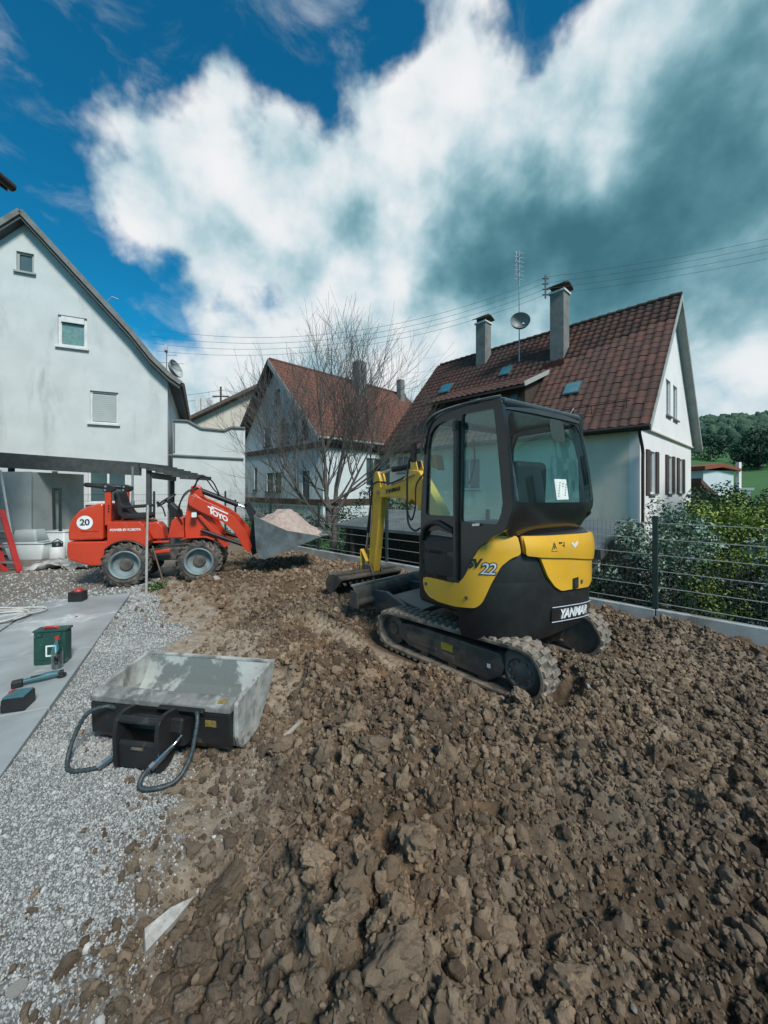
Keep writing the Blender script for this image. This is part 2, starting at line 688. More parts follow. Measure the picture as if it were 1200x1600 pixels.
# ------------------------------------------------------------------ materials
def soil_material(name, instanced):
    m = bpy.data.materials.new(name)
    m.use_nodes = True
    nt = m.node_tree
    b = nt.nodes['Principled BSDF']
    pos = nt.nodes.new('ShaderNodeNewGeometry').outputs['Position']
    big = _ramp(nt, _noise(nt, pos, .8, 4, .6, .5), .35, .68)
    fine = _ramp(nt, _noise(nt, pos, 14, 7, .65), .3, .72)
    grit = _ramp(nt, _noise(nt, pos, 90, 5, .7), .3, .7)
    dark = _mix(nt, fine, (.078, .059, .041), (.215, .161, .110))
    pale = _mix(nt, fine, (.220, .160, .103), (.410, .311, .210))
    c = _mix(nt, big, dark, pale)
    warm = _ramp(nt, _noise(nt, pos, .45, 3, .5, .3), .42, .62)
    c = _mix(nt, warm, c, _mix(nt, 1.0, c, (1.08, .92, .78), 'MULTIPLY'))
    if instanced:
        oi = nt.nodes.new('ShaderNodeObjectInfo')
        r = _ramp(nt, oi.outputs['Random'], .05, 1.25)
        c = _mix(nt, r, _mix(nt, .65, c, (.066, .050, .037)), _mix(nt, .45, c, (.40, .31, .22)))
    else:
        a = nt.nodes.new('ShaderNodeAttribute')
        a.attribute_name = 'mud'
        c = _mix(nt, 1.0, c, (.54, .52, .50), 'MULTIPLY')  # shade of the gaps between clods put into the damp soil colour
        mud = _mix(nt, fine, (.23, .185, .135), (.40, .33, .25))
        c = _mix(nt, a.outputs['Fac'], c, mud)
        a2 = nt.nodes.new('ShaderNodeAttribute')
        a2.attribute_name = 'grit'
        gr = _mix(nt, grit, (.11, .115, .115), (.30, .305, .30))
        c = _mix(nt, a2.outputs['Fac'], c, gr)
    c = _mix(nt, .35, c, _mix(nt, grit, (.4, .4, .4), (1.25, 1.25, 1.25)), 'MULTIPLY') if False else c
    nt.links.new(c, b.inputs['Base Color'])
    b.inputs['Roughness'].default_value = .72
    b.inputs['Specular IOR Level'].default_value = .3
    bn = nt.nodes.new('ShaderNodeBump')
    bn.inputs['Strength'].default_value = 1.0
    bn.inputs['Distance'].default_value = .02
    nt.links.new(_noise(nt, pos, 42, 10, .74), bn.inputs['Height'])
    nt.links.new(bn.outputs[0], b.inputs['Normal'])
    return m


m_soil = soil_material('soil', False)
m_clod = soil_material('clod', True)
m_gravel = M('gravel', (.17, .175, .17), (.46, .47, .455), 30, .8, rnd=True, world_co=True, bump=.3, bscale=120)
m_stone = M('pale stone', (.46, .45, .42), (.30, .28, .25), 18, .8, bump=.8, bscale=45, dirt=(.25, .20, .15), dscale=9, dlo=.5, dhi=.75)
m_concrete = M('concrete', (.36, .37, .36), (.27, .28, .28), 3, .85, bump=.35, bscale=60, dirt=(.17, .17, .15), dscale=1.6, dlo=.52, dhi=.8)
m_kerb = M('kerb concrete', (.42, .45, .44), (.27, .29, .29), 2.2, .85, bump=.4, bscale=50, dirt=(.19, .17, .14), dscale=3, dlo=.46, dhi=.7)
m_slab = M('paving', (.36, .39, .39), (.20, .225, .23), .9, .45, rvar=.5, bump=.15, bscale=80, dirt=(.50, .53, .53), dscale=1.3, dlo=.56, dhi=.66, world_co=True)
m_meadow = M('meadow', (.035, .105, .030), (.06, .15, .045), .03, .9, bump=.3, bscale=2, world_co=True)
m_ground = M('yard earth', (.115, .095, .07), (.18, .155, .12), 1.2, .9, bump=.6, bscale=20, world_co=True)
m_fence = M('dark green coated steel', (.022, .04, .038), (.03, .05, .048), 10, .45, spec=.5)
m_wire = M('galvanised wire', (.42, .44, .44), (.30, .32, .32), 20, .4, metal=.2)

# ------------------------------------------------------------------ ground
FA = Vector((4.1, 4.1))                       # a point on the boundary fence and its direction
FD = Vector((-.728, .686))
FN = Vector((.686, .728))                     # away from the plot


def fence_pt(t, off=0., z=0.):
    p = FA + FD * t + FN * off
    return Vector((p.x, p.y, z))


def terrain(x, y):
    d = (x - FA.x) * FN.x + (y - FA.y) * FN.y          # distance beyond the fence
    t = (x - FA.x) * FD.x + (y - FA.y) * FD.y
    s = np.clip((d - .25) / .9, 0, 1)
    s = s * s * (3 - 2 * s)
    s = s * np.clip((13.2 - t) / 1.5, 0, 1)
    z = -1.4 * s - .16
    r = np.hypot(x, y)
    az = np.degrees(np.arctan2(x, y))
    hill = np.clip(r - 95, 0, 420) * (.098 + .035 * np.sin(np.radians(az * 2.1 + 15)) + .05 * np.clip((az - 20) / 40, 0, 1))
    q = np.stack([x / 90, y / 90], -1).reshape(-1, 2)
    hill = hill * (1 + .10 * fbm(q, 3, 3).reshape(x.shape))
    hill = hill * np.clip((150 - np.abs(az)) / 40, 0, 1)
    return z + hill


def polar_grid():
    rs = [0.0, .8, 1.6, 2.4, 3.2, 4, 4.8] + list(np.arange(5.4, 22, .45)) + list(np.geomspace(22, 1800, 70))
    na = 240
    A = np.linspace(0, 2 * PI, na, endpoint=False)
    RR, AA = np.meshgrid(rs[1:], A, indexing='ij')
    X, Y = RR * np.sin(AA), RR * np.cos(AA)
    Z = terrain(X, Y)
    V = np.c_[X.ravel(), Y.ravel(), Z.ravel()]
    V = np.vstack([V, [[0, 0, -.16]]])
    nr = len(rs) - 1
    F = []
    for i in range(nr - 1):
        a = np.arange(na)
        b = (a + 1) % na
        F.append(np.c_[i * na + a, (i + 1) * na + a, (i + 1) * na + b, i * na + b])
    F = np.vstack(F)
    cen = np.full(na, len(V) - 1)
    C3 = np.c_[cen, np.arange(na), (np.arange(na) + 1) % na, (np.arange(na) + 1) % na]
    me = np_mesh('ground', V, F[:, ::-1], True)
    return me


gmesh = polar_grid()
nt_ = m_meadow
ground = tag(link('ground', gmesh, m_meadow), kind='structure')

# --- loose soil of the plot
EXC_O, EXC_TRK, EXC_UP = Vector((1.112, 4.127, -.045)), .748, .655


def gx_of(y):
    return np.interp(y, [0, .8, 1.5, 2.2, 3., 4., 5., 6.2, 8], [-1.15, -1.1, -1.02, -1.0, -1.45, -2.1, -2.75, -3.6, -4.6])


def bx_of(y):
    return np.interp(y, [0, .8, 1.2, 1.6, 2.2, 2.6, 3., 3.5, 4.2, 5., 6., 7.5, 9, 13], [-1.05, -1.0, -.95, -.88, -.80, -.75, -.68, -.85, -1.3, -2.15, -3.0, -3.4, -3.6, -4.5])


def smooth01(a):
    a = np.clip(a, 0, 1)
    return a * a * (3 - 2 * a)


def trk_w(x, y):
    """1 under the excavator's tracks, falling to 0 beside them"""
    c, s = math.cos(EXC_TRK), math.sin(EXC_TRK)
    lx = c * (x - EXC_O.x) + s * (y - EXC_O.y)
    ly = -s * (x - EXC_O.x) + c * (y - EXC_O.y)
    dx = np.maximum(np.abs(np.abs(lx) - .6) - .16, 0)
    dy = np.maximum(np.abs(ly) - .95, 0)
    return 1 - smooth01(np.hypot(dx, dy) / .30)


def print_w(x, y):
    """rolled strip with lug prints left of the near track"""
    c, s = math.cos(EXC_TRK), math.sin(EXC_TRK)
    lx = c * (x - EXC_O.x) + s * (y - EXC_O.y)
    ly = -s * (x - EXC_O.x) + c * (y - EXC_O.y)
    w = smooth01((.22 - np.abs(lx + .98)) / .08) * smooth01((1.05 - np.abs(ly - 1.15)) / .25)
    rip = np.sign(np.sin(ly / .09 * 2 * PI)) * np.sign(np.sin((lx + .98) / .24 * 2 * PI)) * np.clip(np.abs(np.sin(ly / .09 * 2 * PI)) * 1.6, 0, 1)
    return w, rip


def zones(x, y):
    w = .24 * fbm(np.c_[x * 2.2, y * 2.2], 4, 21, .6)
    clod = smooth01((x - bx_of(y) + w + .10) / .30)
    yard = smooth01((y - 6.6 - .9 * (x + 4) + w * 2) / .8) * (x < -2.8)      # trodden yard behind the loader
    clod = clod * (1 - .75 * yard)
    grit = smooth01((gx_of(y) - x + w * 1.1 + .12) / .35) * (1 - .65 * yard)
    return clod, grit, yard


def soil_h(x, y):
    x = np.asarray(x, float)
    y = np.asarray(y, float)
    clod, grit, yard = zones(x, y)
    P = np.c_[x, y]
    amp = np.interp(y, [0, 5, 8], [1, .9, .6])
    lump = 1 - np.clip(cells(P * 6.5 + .2 * fbm(P * 5, 2, 5)[:, None], 3) / .75, 0, 1) ** 1.5
    lump2 = 1 - np.clip(cells(P * 15, 8) / .75, 0, 1) ** 1.5
    mound = .17 * np.exp(-(((x + .05) / .55) ** 2 + ((y - 2.4) / .42) ** 2)) + .06 * np.exp(-(((x - .3) / .9) ** 2 + ((y - 2.1) / .5) ** 2)) + .06 * np.exp(-(((x + .1) / .5) ** 2 + ((y - 1.2) / .5) ** 2)) \
        + .05 * np.exp(-(((x - 1.6) / 1.2) ** 2 + ((y - 1.9) / .5) ** 2)) + .10 * np.exp(-(((x + 1.6) / 1.3) ** 2 + ((y - 7.6) / .9) ** 2))
    h = clod * (mound + amp * (.10 * fbm(P * 1.5, 3, 1) + .12 * lump * smooth01(.45 + fbm(P * 1.7, 2, 4)) + .045 * lump2 + .016 * fbm(P * 22, 4, 2)))
    h = h + (1 - clod) * (.022 * fbm(P * 1.8, 3, 6) + .012 * fbm(P * 9, 4, 7) * (1 - grit * .6))
    t = trk_w(x, y)
    p, rip = print_w(x, y)
    h = h * (1 - .9 * p) + p * (-.01 + .016 * rip)
    return h * (1 - t) + t * (-.055)


def grid_axis(segs):
    out = []
    for a, b, s0, s1 in segs:
        v = a
        while v < b - 1e-9:
            out.append(v)
            v += s0 + (s1 - s0) * (v - a) / (b - a)
    out.append(segs[-1][1])
    return np.array(out)


GX = grid_axis([(-14, -4, .16, .05), (-4, -2.2, .045, .02), (-2.2, 3., .018, .018), (3., 6.6, .02, .05)])
GY = grid_axis([(.1, 2.6, .012, .018), (2.6, 6, .018, .035), (6, 14.5, .035, .12)])
XX, YY = np.meshgrid(GX, GY)
xs, ys = XX.ravel(), YY.ravel()
zs = soil_h(xs, ys)
df = (xs - FA.x) * FN.x + (ys - FA.y) * FN.y
nx_, ny_ = len(GX), len(GY)
idx = np.arange(nx_ * ny_).reshape(ny_, nx_)
F = np.stack([idx[:-1, :-1], idx[:-1, 1:], idx[1:, 1:], idx[1:, :-1]], -1).reshape(-1, 4)
F = F[(df[F] < .10).all(1)]
used = np.zeros(len(xs), bool)
used[F.ravel()] = True
remap = np.cumsum(used) - 1
clod_z, grit_z, yard_z = zones(xs, ys)
soil_me = np_mesh('soil', np.c_[xs, ys, zs][used], remap[F], True)
mudf = (1 - clod_z) * (1 - grit_z)
mudf = np.clip(mudf + .8 * print_w(xs, ys)[0] + .55 * clod_z * smooth01((fbm(np.c_[xs, ys] * .9, 3, 31) - .25) / .5), 0, 1) * (1 - .55 * yard_z)
set_attr(soil_me, 'mud', mudf[used])
set_attr(soil_me, 'grit', np.clip(grit_z, 0, 1)[used])
soil = tag(link('soil', soil_me, m_soil), kind='structure')


# --- clods, crumbs and gravel
def clod_mesh(name, seed, sub=3, mat=None, planes=11, rough=.10, squash=(1, 1, 1)):
    bm = bmesh.new()
    bmesh.ops.create_icosphere(bm, subdivisions=sub, radius=1)
    V = np.array([v.co[:] for v in bm.verts])
    r = np.random.default_rng(seed)
    lim = np.full(len(V), 1.0)
    for k in range(planes):
        n = r.normal(size=3)
        n /= np.linalg.norm(n)
        d = r.uniform(.55, .92)
        q = V @ n
        lim = np.where(q > 1e-3, np.minimum(lim, d / np.maximum(q, 1e-3)), lim)
    V = V * lim[:, None]
    V = V * (1 + rough * fbm(V * 2.0 + seed * 3.1, 5, seed, .62))[:, None] * np.array(squash)
    for v, c in zip(bm.verts, V):
        v.co = c
    me = bpy.data.meshes.new(name)
    bm.to_mesh(me)
    bm.free()
    me.shade_smooth()
    me.set_sharp_from_angle(angle=R(42))
    me.materials.append(mat)
    return me


def scatter(name, protos, pts, scl, rot, which, label_kind):
    """points instanced with one of the prototype meshes; the prototypes live only inside this object"""
    pc = bpy.data.collections.new(name + '_shapes')
    for i, me in enumerate(protos):
        pc.objects.link(bpy.data.objects.new('%s_shape_%02d' % (name, i), me))
    me = bpy.data.meshes.new(name)
    me.vertices.add(len(pts))
    me.vertices.foreach_set('co', np.asarray(pts, np.float32).ravel())
    a = me.attributes.new('scl', 'FLOAT_VECTOR', 'POINT')
    a.data.foreach_set('vector', np.asarray(scl, np.float32).ravel())
    a = me.attributes.new('rot', 'FLOAT_VECTOR', 'POINT')
    a.data.foreach_set('vector', np.asarray(rot, np.float32).ravel())
    a = me.attributes.new('which', 'INT', 'POINT')
    a.data.foreach_set('value', np.asarray(which, np.int32))
    o = link(name, me)
    ng = bpy.data.node_groups.new(name, 'GeometryNodeTree')
    ng.interface.new_socket('Geometry', in_out='INPUT', socket_type='NodeSocketGeometry')
    ng.interface.new_socket('Geometry', in_out='OUTPUT', socket_type='NodeSocketGeometry')
    N, L = ng.nodes, ng.links
    gi, go = N.new('NodeGroupInput'), N.new('NodeGroupOutput')
    iop = N.new('GeometryNodeInstanceOnPoints')
    ci = N.new('GeometryNodeCollectionInfo')
    ci.inputs['Collection'].default_value = pc
    ci.inputs['Separate Children'].default_value = True
    ci.inputs['Reset Children'].default_value = True

    def named(n, t):
        q = N.new('GeometryNodeInputNamedAttribute')
        q.data_type = t
        q.inputs['Name'].default_value = n
        return q.outputs[0]
    L.new(gi.outputs[0], iop.inputs['Points'])
    L.new(ci.outputs[0], iop.inputs['Instance'])
    iop.inputs['Pick Instance'].default_value = True
    L.new(named('which', 'INT'), iop.inputs['Instance Index'])
    e2r = N.new('FunctionNodeEulerToRotation')
    L.new(named('rot', 'FLOAT_VECTOR'), e2r.inputs[0])
    L.new(e2r.outputs[0], iop.inputs['Rotation'])
    L.new(named('scl', 'FLOAT_VECTOR'), iop.inputs['Scale'])
    L.new(iop.outputs[0], go.inputs[0])
    md = o.modifiers.new('scatter', 'NODES')
    md.node_group = ng
    return tag(o, kind='stuff')


clod_protos = [clod_mesh('clod', s, 3, m_clod, 9 + s % 5, .20, (1, .8 + .05 * (s % 4), .75)) for s in range(12)]


def in_plot(x, y, m=.05):
    return ((x - FA.x) * FN.x + (y - FA.y) * FN.y) < -m


def sample(n, x0, x1, y0, y1, wfun):
    x = rng.uniform(x0, x1, n)
    y = rng.uniform(y0, y1, n)
    k = in_plot(x, y) & (rng.uniform(size=n) < wfun(x, y))
    return x[k], y[k]


def w_clod(x, y):
    c, g, yd = zones(x, y)
    return np.clip(c * (1 - trk_w(x, y) * 1.2) * (1 - .93 * print_w(x, y)[0]), 0.0, 1) + .30 * (1 - c) * (1 - .8 * g)


SX, SY, SR = [], [], []
for n, x0, x1, y0, y1, r0, r1 in ((42000, -1.5, 3.2, .45, 2.8, .005, .014), (14000, -1.5, 3.6, .45, 3.2, .012, .028), (3000, -1.2, 3.8, .5, 3.6, .022, .044),
                                  (26000, -2.0, 5.2, 2.4, 5.0, .009, .020), (7000, -2.2, 5.2, 2.6, 6.0, .018, .036), (800, -2.2, 5., 3., 6., .034, .055),
                                  (20000, -4.2, 3.6, 4.6, 10.5, .014, .032), (4500, -4.2, 3., 5.2, 10.5, .028, .055), (500, -4., 3, 5.5, 10, .05, .085)):
    def wf(x, y):
        k_ = .45 + .55 * smooth01((fbm(np.c_[x, y] * 1.9, 3, 61) + .25) / .55) if r1 > .022 else 1.
        return w_clod(x, y) * k_
    x, y = sample(n, x0, x1, y0, y1, wf)
    SX.append(x)
    SY.append(y)
    u = rng.uniform(size=len(x)) ** 2.2
    SR.append(r0 + (r1 - r0) * u)
SX, SY, SR = map(np.concatenate, (SX, SY, SR))
SZ = soil_h(SX, SY) + SR * .40
scl = SR[:, None] * rng.uniform(.75, 1.3, (len(SR), 3))
scatter('soil_crumbs', clod_protos, np.c_[SX, SY, SZ], scl, rng.uniform(0, 6.28, (len(SR), 3)), rng.integers(0, 12, len(SR)), '')

# the large clods, each one a piece of the soil
big_protos = [clod_mesh('clod', 40 + s, 4, m_clod, 7, .30, (1, .86 + .06 * (s % 4), .72)) for s in range(10)]
x, y = sample(1500, -1.0, 4.2, .75, 5.2, lambda x, y: (zones(x, y)[0] > .6) * (trk_w(x, y) < .05) * np.clip(1.25 - .22 * y, .15, 1))
clump = fbm(np.c_[x, y] * 1.3, 2, 12)
o_ = np.argsort(-clump + rng.uniform(0, .8, len(x)))[:270]
for k, i in enumerate(o_):
    rr = .028 + .050 * rng.uniform() ** 2.2
    ob = link('clod', big_protos[k % 10], None, soil, (x[i], y[i], float(soil_h(x[i:i + 1], y[i:i + 1])[0]) + rr * .36), tuple(rng.uniform(0, 6.28, 3)))
    ob.scale = (rr * rng.uniform(.8, 1.5), rr * rng.uniform(.75, 1.1), rr * rng.uniform(.8, 1.1))
for px_, py_, rr in ((-.62, 2.45, .095), (-.45, 2.62, .07), (-.28, 2.5, .085), (.15, 1.62, .10), (.42, 1.42, .085), (.05, 1.2, .09), (.62, 1.28, .08), (-.05, 2.2, .09), (.3, 2.35, .08), (-.72, 3.1, .07), (-.55, 3.25, .06)):
    ob = link('clod', big_protos[int(rr * 1000) % 10], None, soil, (px_, py_, float(soil_h(np.array([px_]), np.array([py_]))[0]) + rr * .3), (rr * 40, rr * 70, px_ * 9))
    ob.scale = (rr * 1.15, rr * .8, rr * .95)

# gravel strip
peb = [clod_mesh('pebble', 80 + s, 2, m_gravel, 9, .05, (1, .85, .7)) for s in range(6)]


def w_grav(x, y):
    c, g, yd = zones(x, y)
    return np.clip(g * 1.1 + .05 * (1 - c), 0, 1)


def slab_side(x, y):
    """distance to the right of the terrace edge"""
    return (x + 2.22) * .906 + (y - 2.22) * .424


GXs, GYs, GRs = [], [], []
for n, x0, x1, y0, y1, r0, r1 in ((56000, -2.6, -.7, .8, 2.6, .0034, .0078), (36000, -3.4, -1.0, 2.4, 4.4, .0042, .0095), (20000, -4.8, -2.2, 4.0, 7.0, .007, .015), (9000, -7.5, -3.5, 4.5, 8.5, .008, .028), (900, -2.4, -.8, .8, 3.5, .009, .019)):
    x, y = sample(n, x0, x1, y0, y1, lambda x, y: w_grav(x, y) * (slab_side(x, y) > .0) if y0 < 4.2 else np.clip(w_grav(x, y), .12, 1) * ((slab_side(x, y) > .0) | (y > 6.2 + .85 * (x + 4.0))))
    GXs.append(x)
    GYs.append(y)
    GRs.append(r0 + (r1 - r0) * rng.uniform(size=len(x)) ** 1.8)
GXs, GYs, GRs = map(np.concatenate, (GXs, GYs, GRs))
scatter('gravel', peb, np.c_[GXs, GYs, soil_h(GXs, GYs) + GRs * .35], GRs[:, None] * rng.uniform(.8, 1.25, (len(GRs), 3)), rng.uniform(0, 6.28, (len(GRs), 3)), rng.integers(0, 6, len(GRs)), '')

# ------------------------------------------------------------------ terrace of large paving slabs
terrace = bpy.data.objects.new('terrace', None)
col.objects.link(terrace)
terrace.location = (-2.22, 2.22, 0)
terrace.rotation_euler = (0, 0, math.atan2(.906, -.424) - PI / 2)      # local Y runs along the gravel edge
tag(terrace, kind='structure')
u0s = [-3.0, -1.75, -.5, .78, 2.02, 3.28, 4.36]
for ci, (va, vb) in enumerate(((0, 1.08), (1.10, 2.2), (2.22, 3.3), (3.32, 4.4))):
    for ri in range(6):
        ua, ub = u0s[ri], u0s[ri + 1] - .018
        cut = .55 * ci
        if ri >= 4:
            ub = min(ub, 4.35 - cut)
        if ub - ua < .15:
            continue
        MB().box((-(va + vb) / 2, (ua + ub) / 2, -.03 + .002 * ((ri * 3 + ci * 5) % 3)), (vb - va, ub - ua, .15)).build('paving_slab', m_slab, terrace, bevel=.005)

# ------------------------------------------------------------------ mini excavator
m_yellow = M('yellow paint', (.72, .40, .03), (.65, .36, .028), 3, .34, rvar=.25, coat=.35, dirt=(.40, .31, .17), dscale=4.5, dlo=.55, dhi=.85, bump=.03, bscale=14)
m_yellow_worn = M('worn yellow paint', (.66, .40, .05), (.56, .335, .04), 3, .45, rvar=.3, coat=.1, dirt=(.33, .30, .24), dscale=7, dlo=.60, dhi=.78, bump=.06, bscale=30)
m_black = M('black plastic', (.012, .013, .014), (.02, .021, .022), 5, .42, rvar=.25, spec=.4, dirt=(.045, .042, .038), dscale=4, dlo=.55, dhi=.85)
m_cab = M('black cab paint', (.010, .012, .013), (.016, .018, .019), 5, .22, rvar=.15, coat=.5)
m_cabgrey = M('dark grey cab roof', (.05, .068, .075), (.035, .05, .056), 3, .3, coat=.4, rvar=.2)
m_steel = M('dark dusty steel', (.05, .052, .05), (.085, .085, .08), 6, .6, metal=.3, bump=.2, bscale=50, dirt=(.17, .138, .105), dscale=4, dlo=.38, dhi=.66)
m_rubber = M('dusty track rubber', (.035, .034, .033), (.06, .058, .055), 9, .8, bump=.3, bscale=60, dirt=(.24, .195, .15), dscale=5, dlo=.36, dhi=.6)
m_lug = M('dusty track lug', (.06, .058, .055), (.13, .125, .115), 12, .8, bump=.3, bscale=60, dirt=(.28, .235, .185), dscale=9, dlo=.32, dhi=.6)
m_sprk = M('rubbed sprocket steel', (.10, .10, .095), (.17, .165, .155), 8, .55, metal=.3, dirt=(.20, .165, .125), dscale=6, dlo=.45, dhi=.7)
m_chrome = M('steel rod', (.6, .62, .62), None, 5, .2, metal=1)
m_hose = M('black hose', (.014, .015, .016), None, 5, .5)
m_white = M('white print', (.75, .77, .78), None, 5, .6)
m_silver = M('silver print', (.42, .50, .60), (.55, .62, .70), 20, .5)
m_paper = M('paper', (.70, .74, .72), None, 4, .8)
m_ink = M('dark ink', (.02, .03, .035), None, 4, .8)
m_cyan = M('pale blue sticker', (.12, .42, .50), None, 4, .6)
m_orange = M('orange lamp', (.55, .16, .02), None, 4, .35)
m_label = M('yellow warning label', (.30, .22, .05), (.13, .10, .04), 60, .6)
m_glass = glass_mat('tinted cab glass', (.86, .975, .965), .07)
m_seat = M('black seat', (.012, .012, .013), (.02, .02, .021), 8, .7)
m_fabricgrey = M('dark trim', (.03, .034, .036), None, 8, .7)

exc = thing('mini_excavator', 'yellow and black mini excavator with glazed cab on rubber tracks, standing in dug soil', 'excavator', tuple(EXC_O), EXC_UP)
dtrk = EXC_TRK - EXC_UP


def plan_curve(nl=3.0, nr=3.6, xc=.06, al=.825, ar=.90, b=.80, yf=.25, ys=-.15):
    pts = [(xc - al, yf), (xc - al, ys)]
    for i in range(1, 31):
        t = PI / 2 * i / 30
        pts.append((xc - al * math.cos(t) ** (2 / nl) if i < 30 else xc, ys - (b + ys) * math.sin(t) ** (2 / nl)))
    for i in range(29, -1, -1):
        t = PI / 2 * i / 30
        pts.append((xc + ar * max(math.cos(t), 0) ** (2 / nr), ys - (b + ys) * math.sin(t) ** (2 / nr)))
    pts.append((xc + ar, .6))
    return np.array(pts)


PLAN = plan_curve()
PS = np.r_[0, np.cumsum(np.hypot(*np.diff(PLAN, axis=0).T))]


def body_map(s, z, w, inset=0.):
    s = min(max(s, 0.001), PS[-1] - .001)
    x, y = np.interp(s, PS, PLAN[:, 0]), np.interp(s, PS, PLAN[:, 1])
    xa, ya = np.interp(s - .03, PS, PLAN[:, 0]), np.interp(s - .03, PS, PLAN[:, 1])
    xb, yb = np.interp(s + .03, PS, PLAN[:, 0]), np.interp(s + .03, PS, PLAN[:, 1])
    tx, ty = xb - xa, yb - ya
    l = math.hypot(tx, ty)
    nx, ny = ty / l, -tx / l                # outward
    if nx * (x - .05) + ny * (y + .1) < 0:
        nx, ny = -nx, -ny
    # the shell leans in a little towards its foot and its shoulder
    k = -.10 * max(0, .62 - z) - .25 * max(0, z - 1.27)
    return (x + nx * (w + k), y + ny * (w + k), z)


def ring_loft(mb, levels, sl):
    """stack of closed plan outlines"""
    n = len(sl) + 2
    vs = []
    for z, ins in levels:
        ring = [body_map(s, z, -ins) for s in sl]
        ring += [(.60, .60, z), (-.70, .25, z)] if False else [(.93 - ins, .60, z), (.10, .62, z)]
        vs += ring
    fs = []
    L = len(levels)
    for i in range(L - 1):
        for k in range(n):
            fs.append((i * n + k, i * n + (k + 1) % n, (i + 1) * n + (k + 1) % n, (i + 1) * n + k))
    fs += [tuple(range(n))[::-1], tuple((L - 1) * n + k for k in range(n))]
    mb.add(vs, fs)


sl = list(np.linspace(.0, PS[-1], 70))
core = MB()
ring_loft(core, [(.62, .05), (.66, .012), (.9, .0), (1.27, .0), (1.335, .02), (1.35, .05)], sl)
core.build('lower_body', m_black, exc, smooth=40)
# rear bulge that drops lower
sl2 = list(np.linspace(.52, 3.0, 50))
mb = MB()
n = len(sl2)
levels = [(.40, .07), (.43, .015), (.55, -.006), (.90, -.008), (.98, .004)]
vs, fs = [], []
for z, ins in levels:
    vs += [body_map(s, z, -ins) for s in sl2]
for i in range(len(levels) - 1):
    fs += [(i * n + k, i * n + (k + 1) % n, (i + 1) * n + (k + 1) % n, (i + 1) * n + k) for k in range(n)]
fs += [tuple(range(n))[::-1], tuple((len(levels) - 1) * n + k for k in range(n))]
mb.add(vs, fs)
mb.build('rear_cover', m_black, exc, smooth=40)


def soft(poly, r=.02, n=3):
    """round the corners of an outline"""
    out = []
    m = len(poly)
    for i in range(m):
        p0, p, p1 = Vector(poly[i - 1]), Vector(poly[i]), Vector(poly[(i + 1) % m])
        a = p + (p0 - p).normalized() * min(r, (p0 - p).length * .45)
        b = p + (p1 - p).normalized() * min(r, (p1 - p).length * .45)
        for k in range(n + 1):
            t = k / n
            q = a.lerp(p, t).lerp(p.lerp(b, t), t)
            out.append((q.x, q.y))
    return out


left_poly = [(.085, .885), (.30, .895), (.535, .905), (.60, .985), (.645, 1.07), (.70, 1.19), (.76, 1.295), (.83, 1.352), (1.045, 1.356), (1.066, 1.20),
             (.984, 1.171), (.905, 1.104), (.83, .952), (.78, .83), (.752, .771), (.70, .725), (.5, .695), (.297, .69), (.17, .71), (.105, .76), (.085, .82)]
mb = MB()
mb.panel(soft(left_poly, .03), (), .026, lambda u, v, w: body_map(u, v, w), grid=.05)
lp = mb.build('side_panel', m_yellow, exc, bevel=.006, smooth=35)
for s, z in ((.13, .83), (.62, .80)):
    b = MB()
    p = Vector(body_map(s, z, .026))
    q = Vector(body_map(s, z, .034))
    b.cyl(p, q, .016, n=12)
    b.build('bolt', m_steel, lp, smooth=40)
# SV22 lettering
sv = text_mb('SV', .105, .25, .004, .003, lambda u, v, w: body_map(.685 + u, 1.105 + v + .12 * u, .029 + w), .95)
sv.build('lettering', m_ink, lp)
t22 = text_mb('22', .135, .25, .008, .002, lambda u, v, w: body_map(.80 + u, 1.07 + v + .05 * u, .029 + w), .85)
t22.build('lettering', m_ink, lp)
t22 = text_mb('22', .135, .25, .0005, .0035, lambda u, v, w: body_map(.80 + u, 1.07 + v + .05 * u, .030 + w), .85)
t22.build('lettering', m_silver, lp)

cw_poly = [(1.075, 1.352), (1.8, 1.325), (2.75, 1.29), (2.75, 1.10), (2.55, 1.06), (2.40, .96), (2.27, .82), (2.12, .78), (1.744, .817), (1.57, .83), (1.46, .885), (1.36, .985), (1.30, 1.09), (1.25, 1.18), (1.09, 1.195)]
mb = MB()
mb.panel(soft(cw_poly, .03), (), .026, lambda u, v, w: body_map(u, v, w), grid=.05)
cw = mb.build('counterweight_cover', m_yellow, exc, bevel=.006, smooth=35)
band = [(1.085, 1.345), (1.8, 1.318), (2.74, 1.283), (2.74, 1.10), (2.45, 1.035), (2.2, 1.045), (1.7, 1.115), (1.26, 1.165), (1.10, 1.19)]


def band_map(u, v, w):
    top, bot = np.interp(u, [1.08, 1.8, 2.75], [1.35, 1.32, 1.285]), np.interp(u, [1.1, 1.26, 1.7, 2.2, 2.45, 2.75], [1.19, 1.165, 1.115, 1.045, 1.035, 1.05])
    f = (v - bot) / max(top - bot, .01)
    return body_map(u, v, .024 + (w + .022 * (1 - abs(2 * f - .8) ** 2 * .5) if w > 0 else 0))


mb = MB()
mb.panel(soft(band, .025), (), .004, band_map, grid=.05)
mb.build('upper_band', m_yellow, cw, bevel=.004, smooth=40)
b = MB()
b.panel(rrect(1.765, .815, 1.875, .915, .008), (), .006, lambda u, v, w: body_map(u, v, .026 + w), grid=.04)
rec = b.build('latch_recess', m_black, cw)
b = MB()
b.panel(rrect(1.785, .828, 1.855, .900, .006), (), .004, lambda u, v, w: body_map(u, v, .033 + w), grid=.04)
b.build('latch_handle', m_ink, rec)
b = MB()
b.cyl(body_map(1.945, .862, .02), body_map(1.945, .862, .034), .02, n=14)
b.build('lock', m_steel, cw, smooth=40)
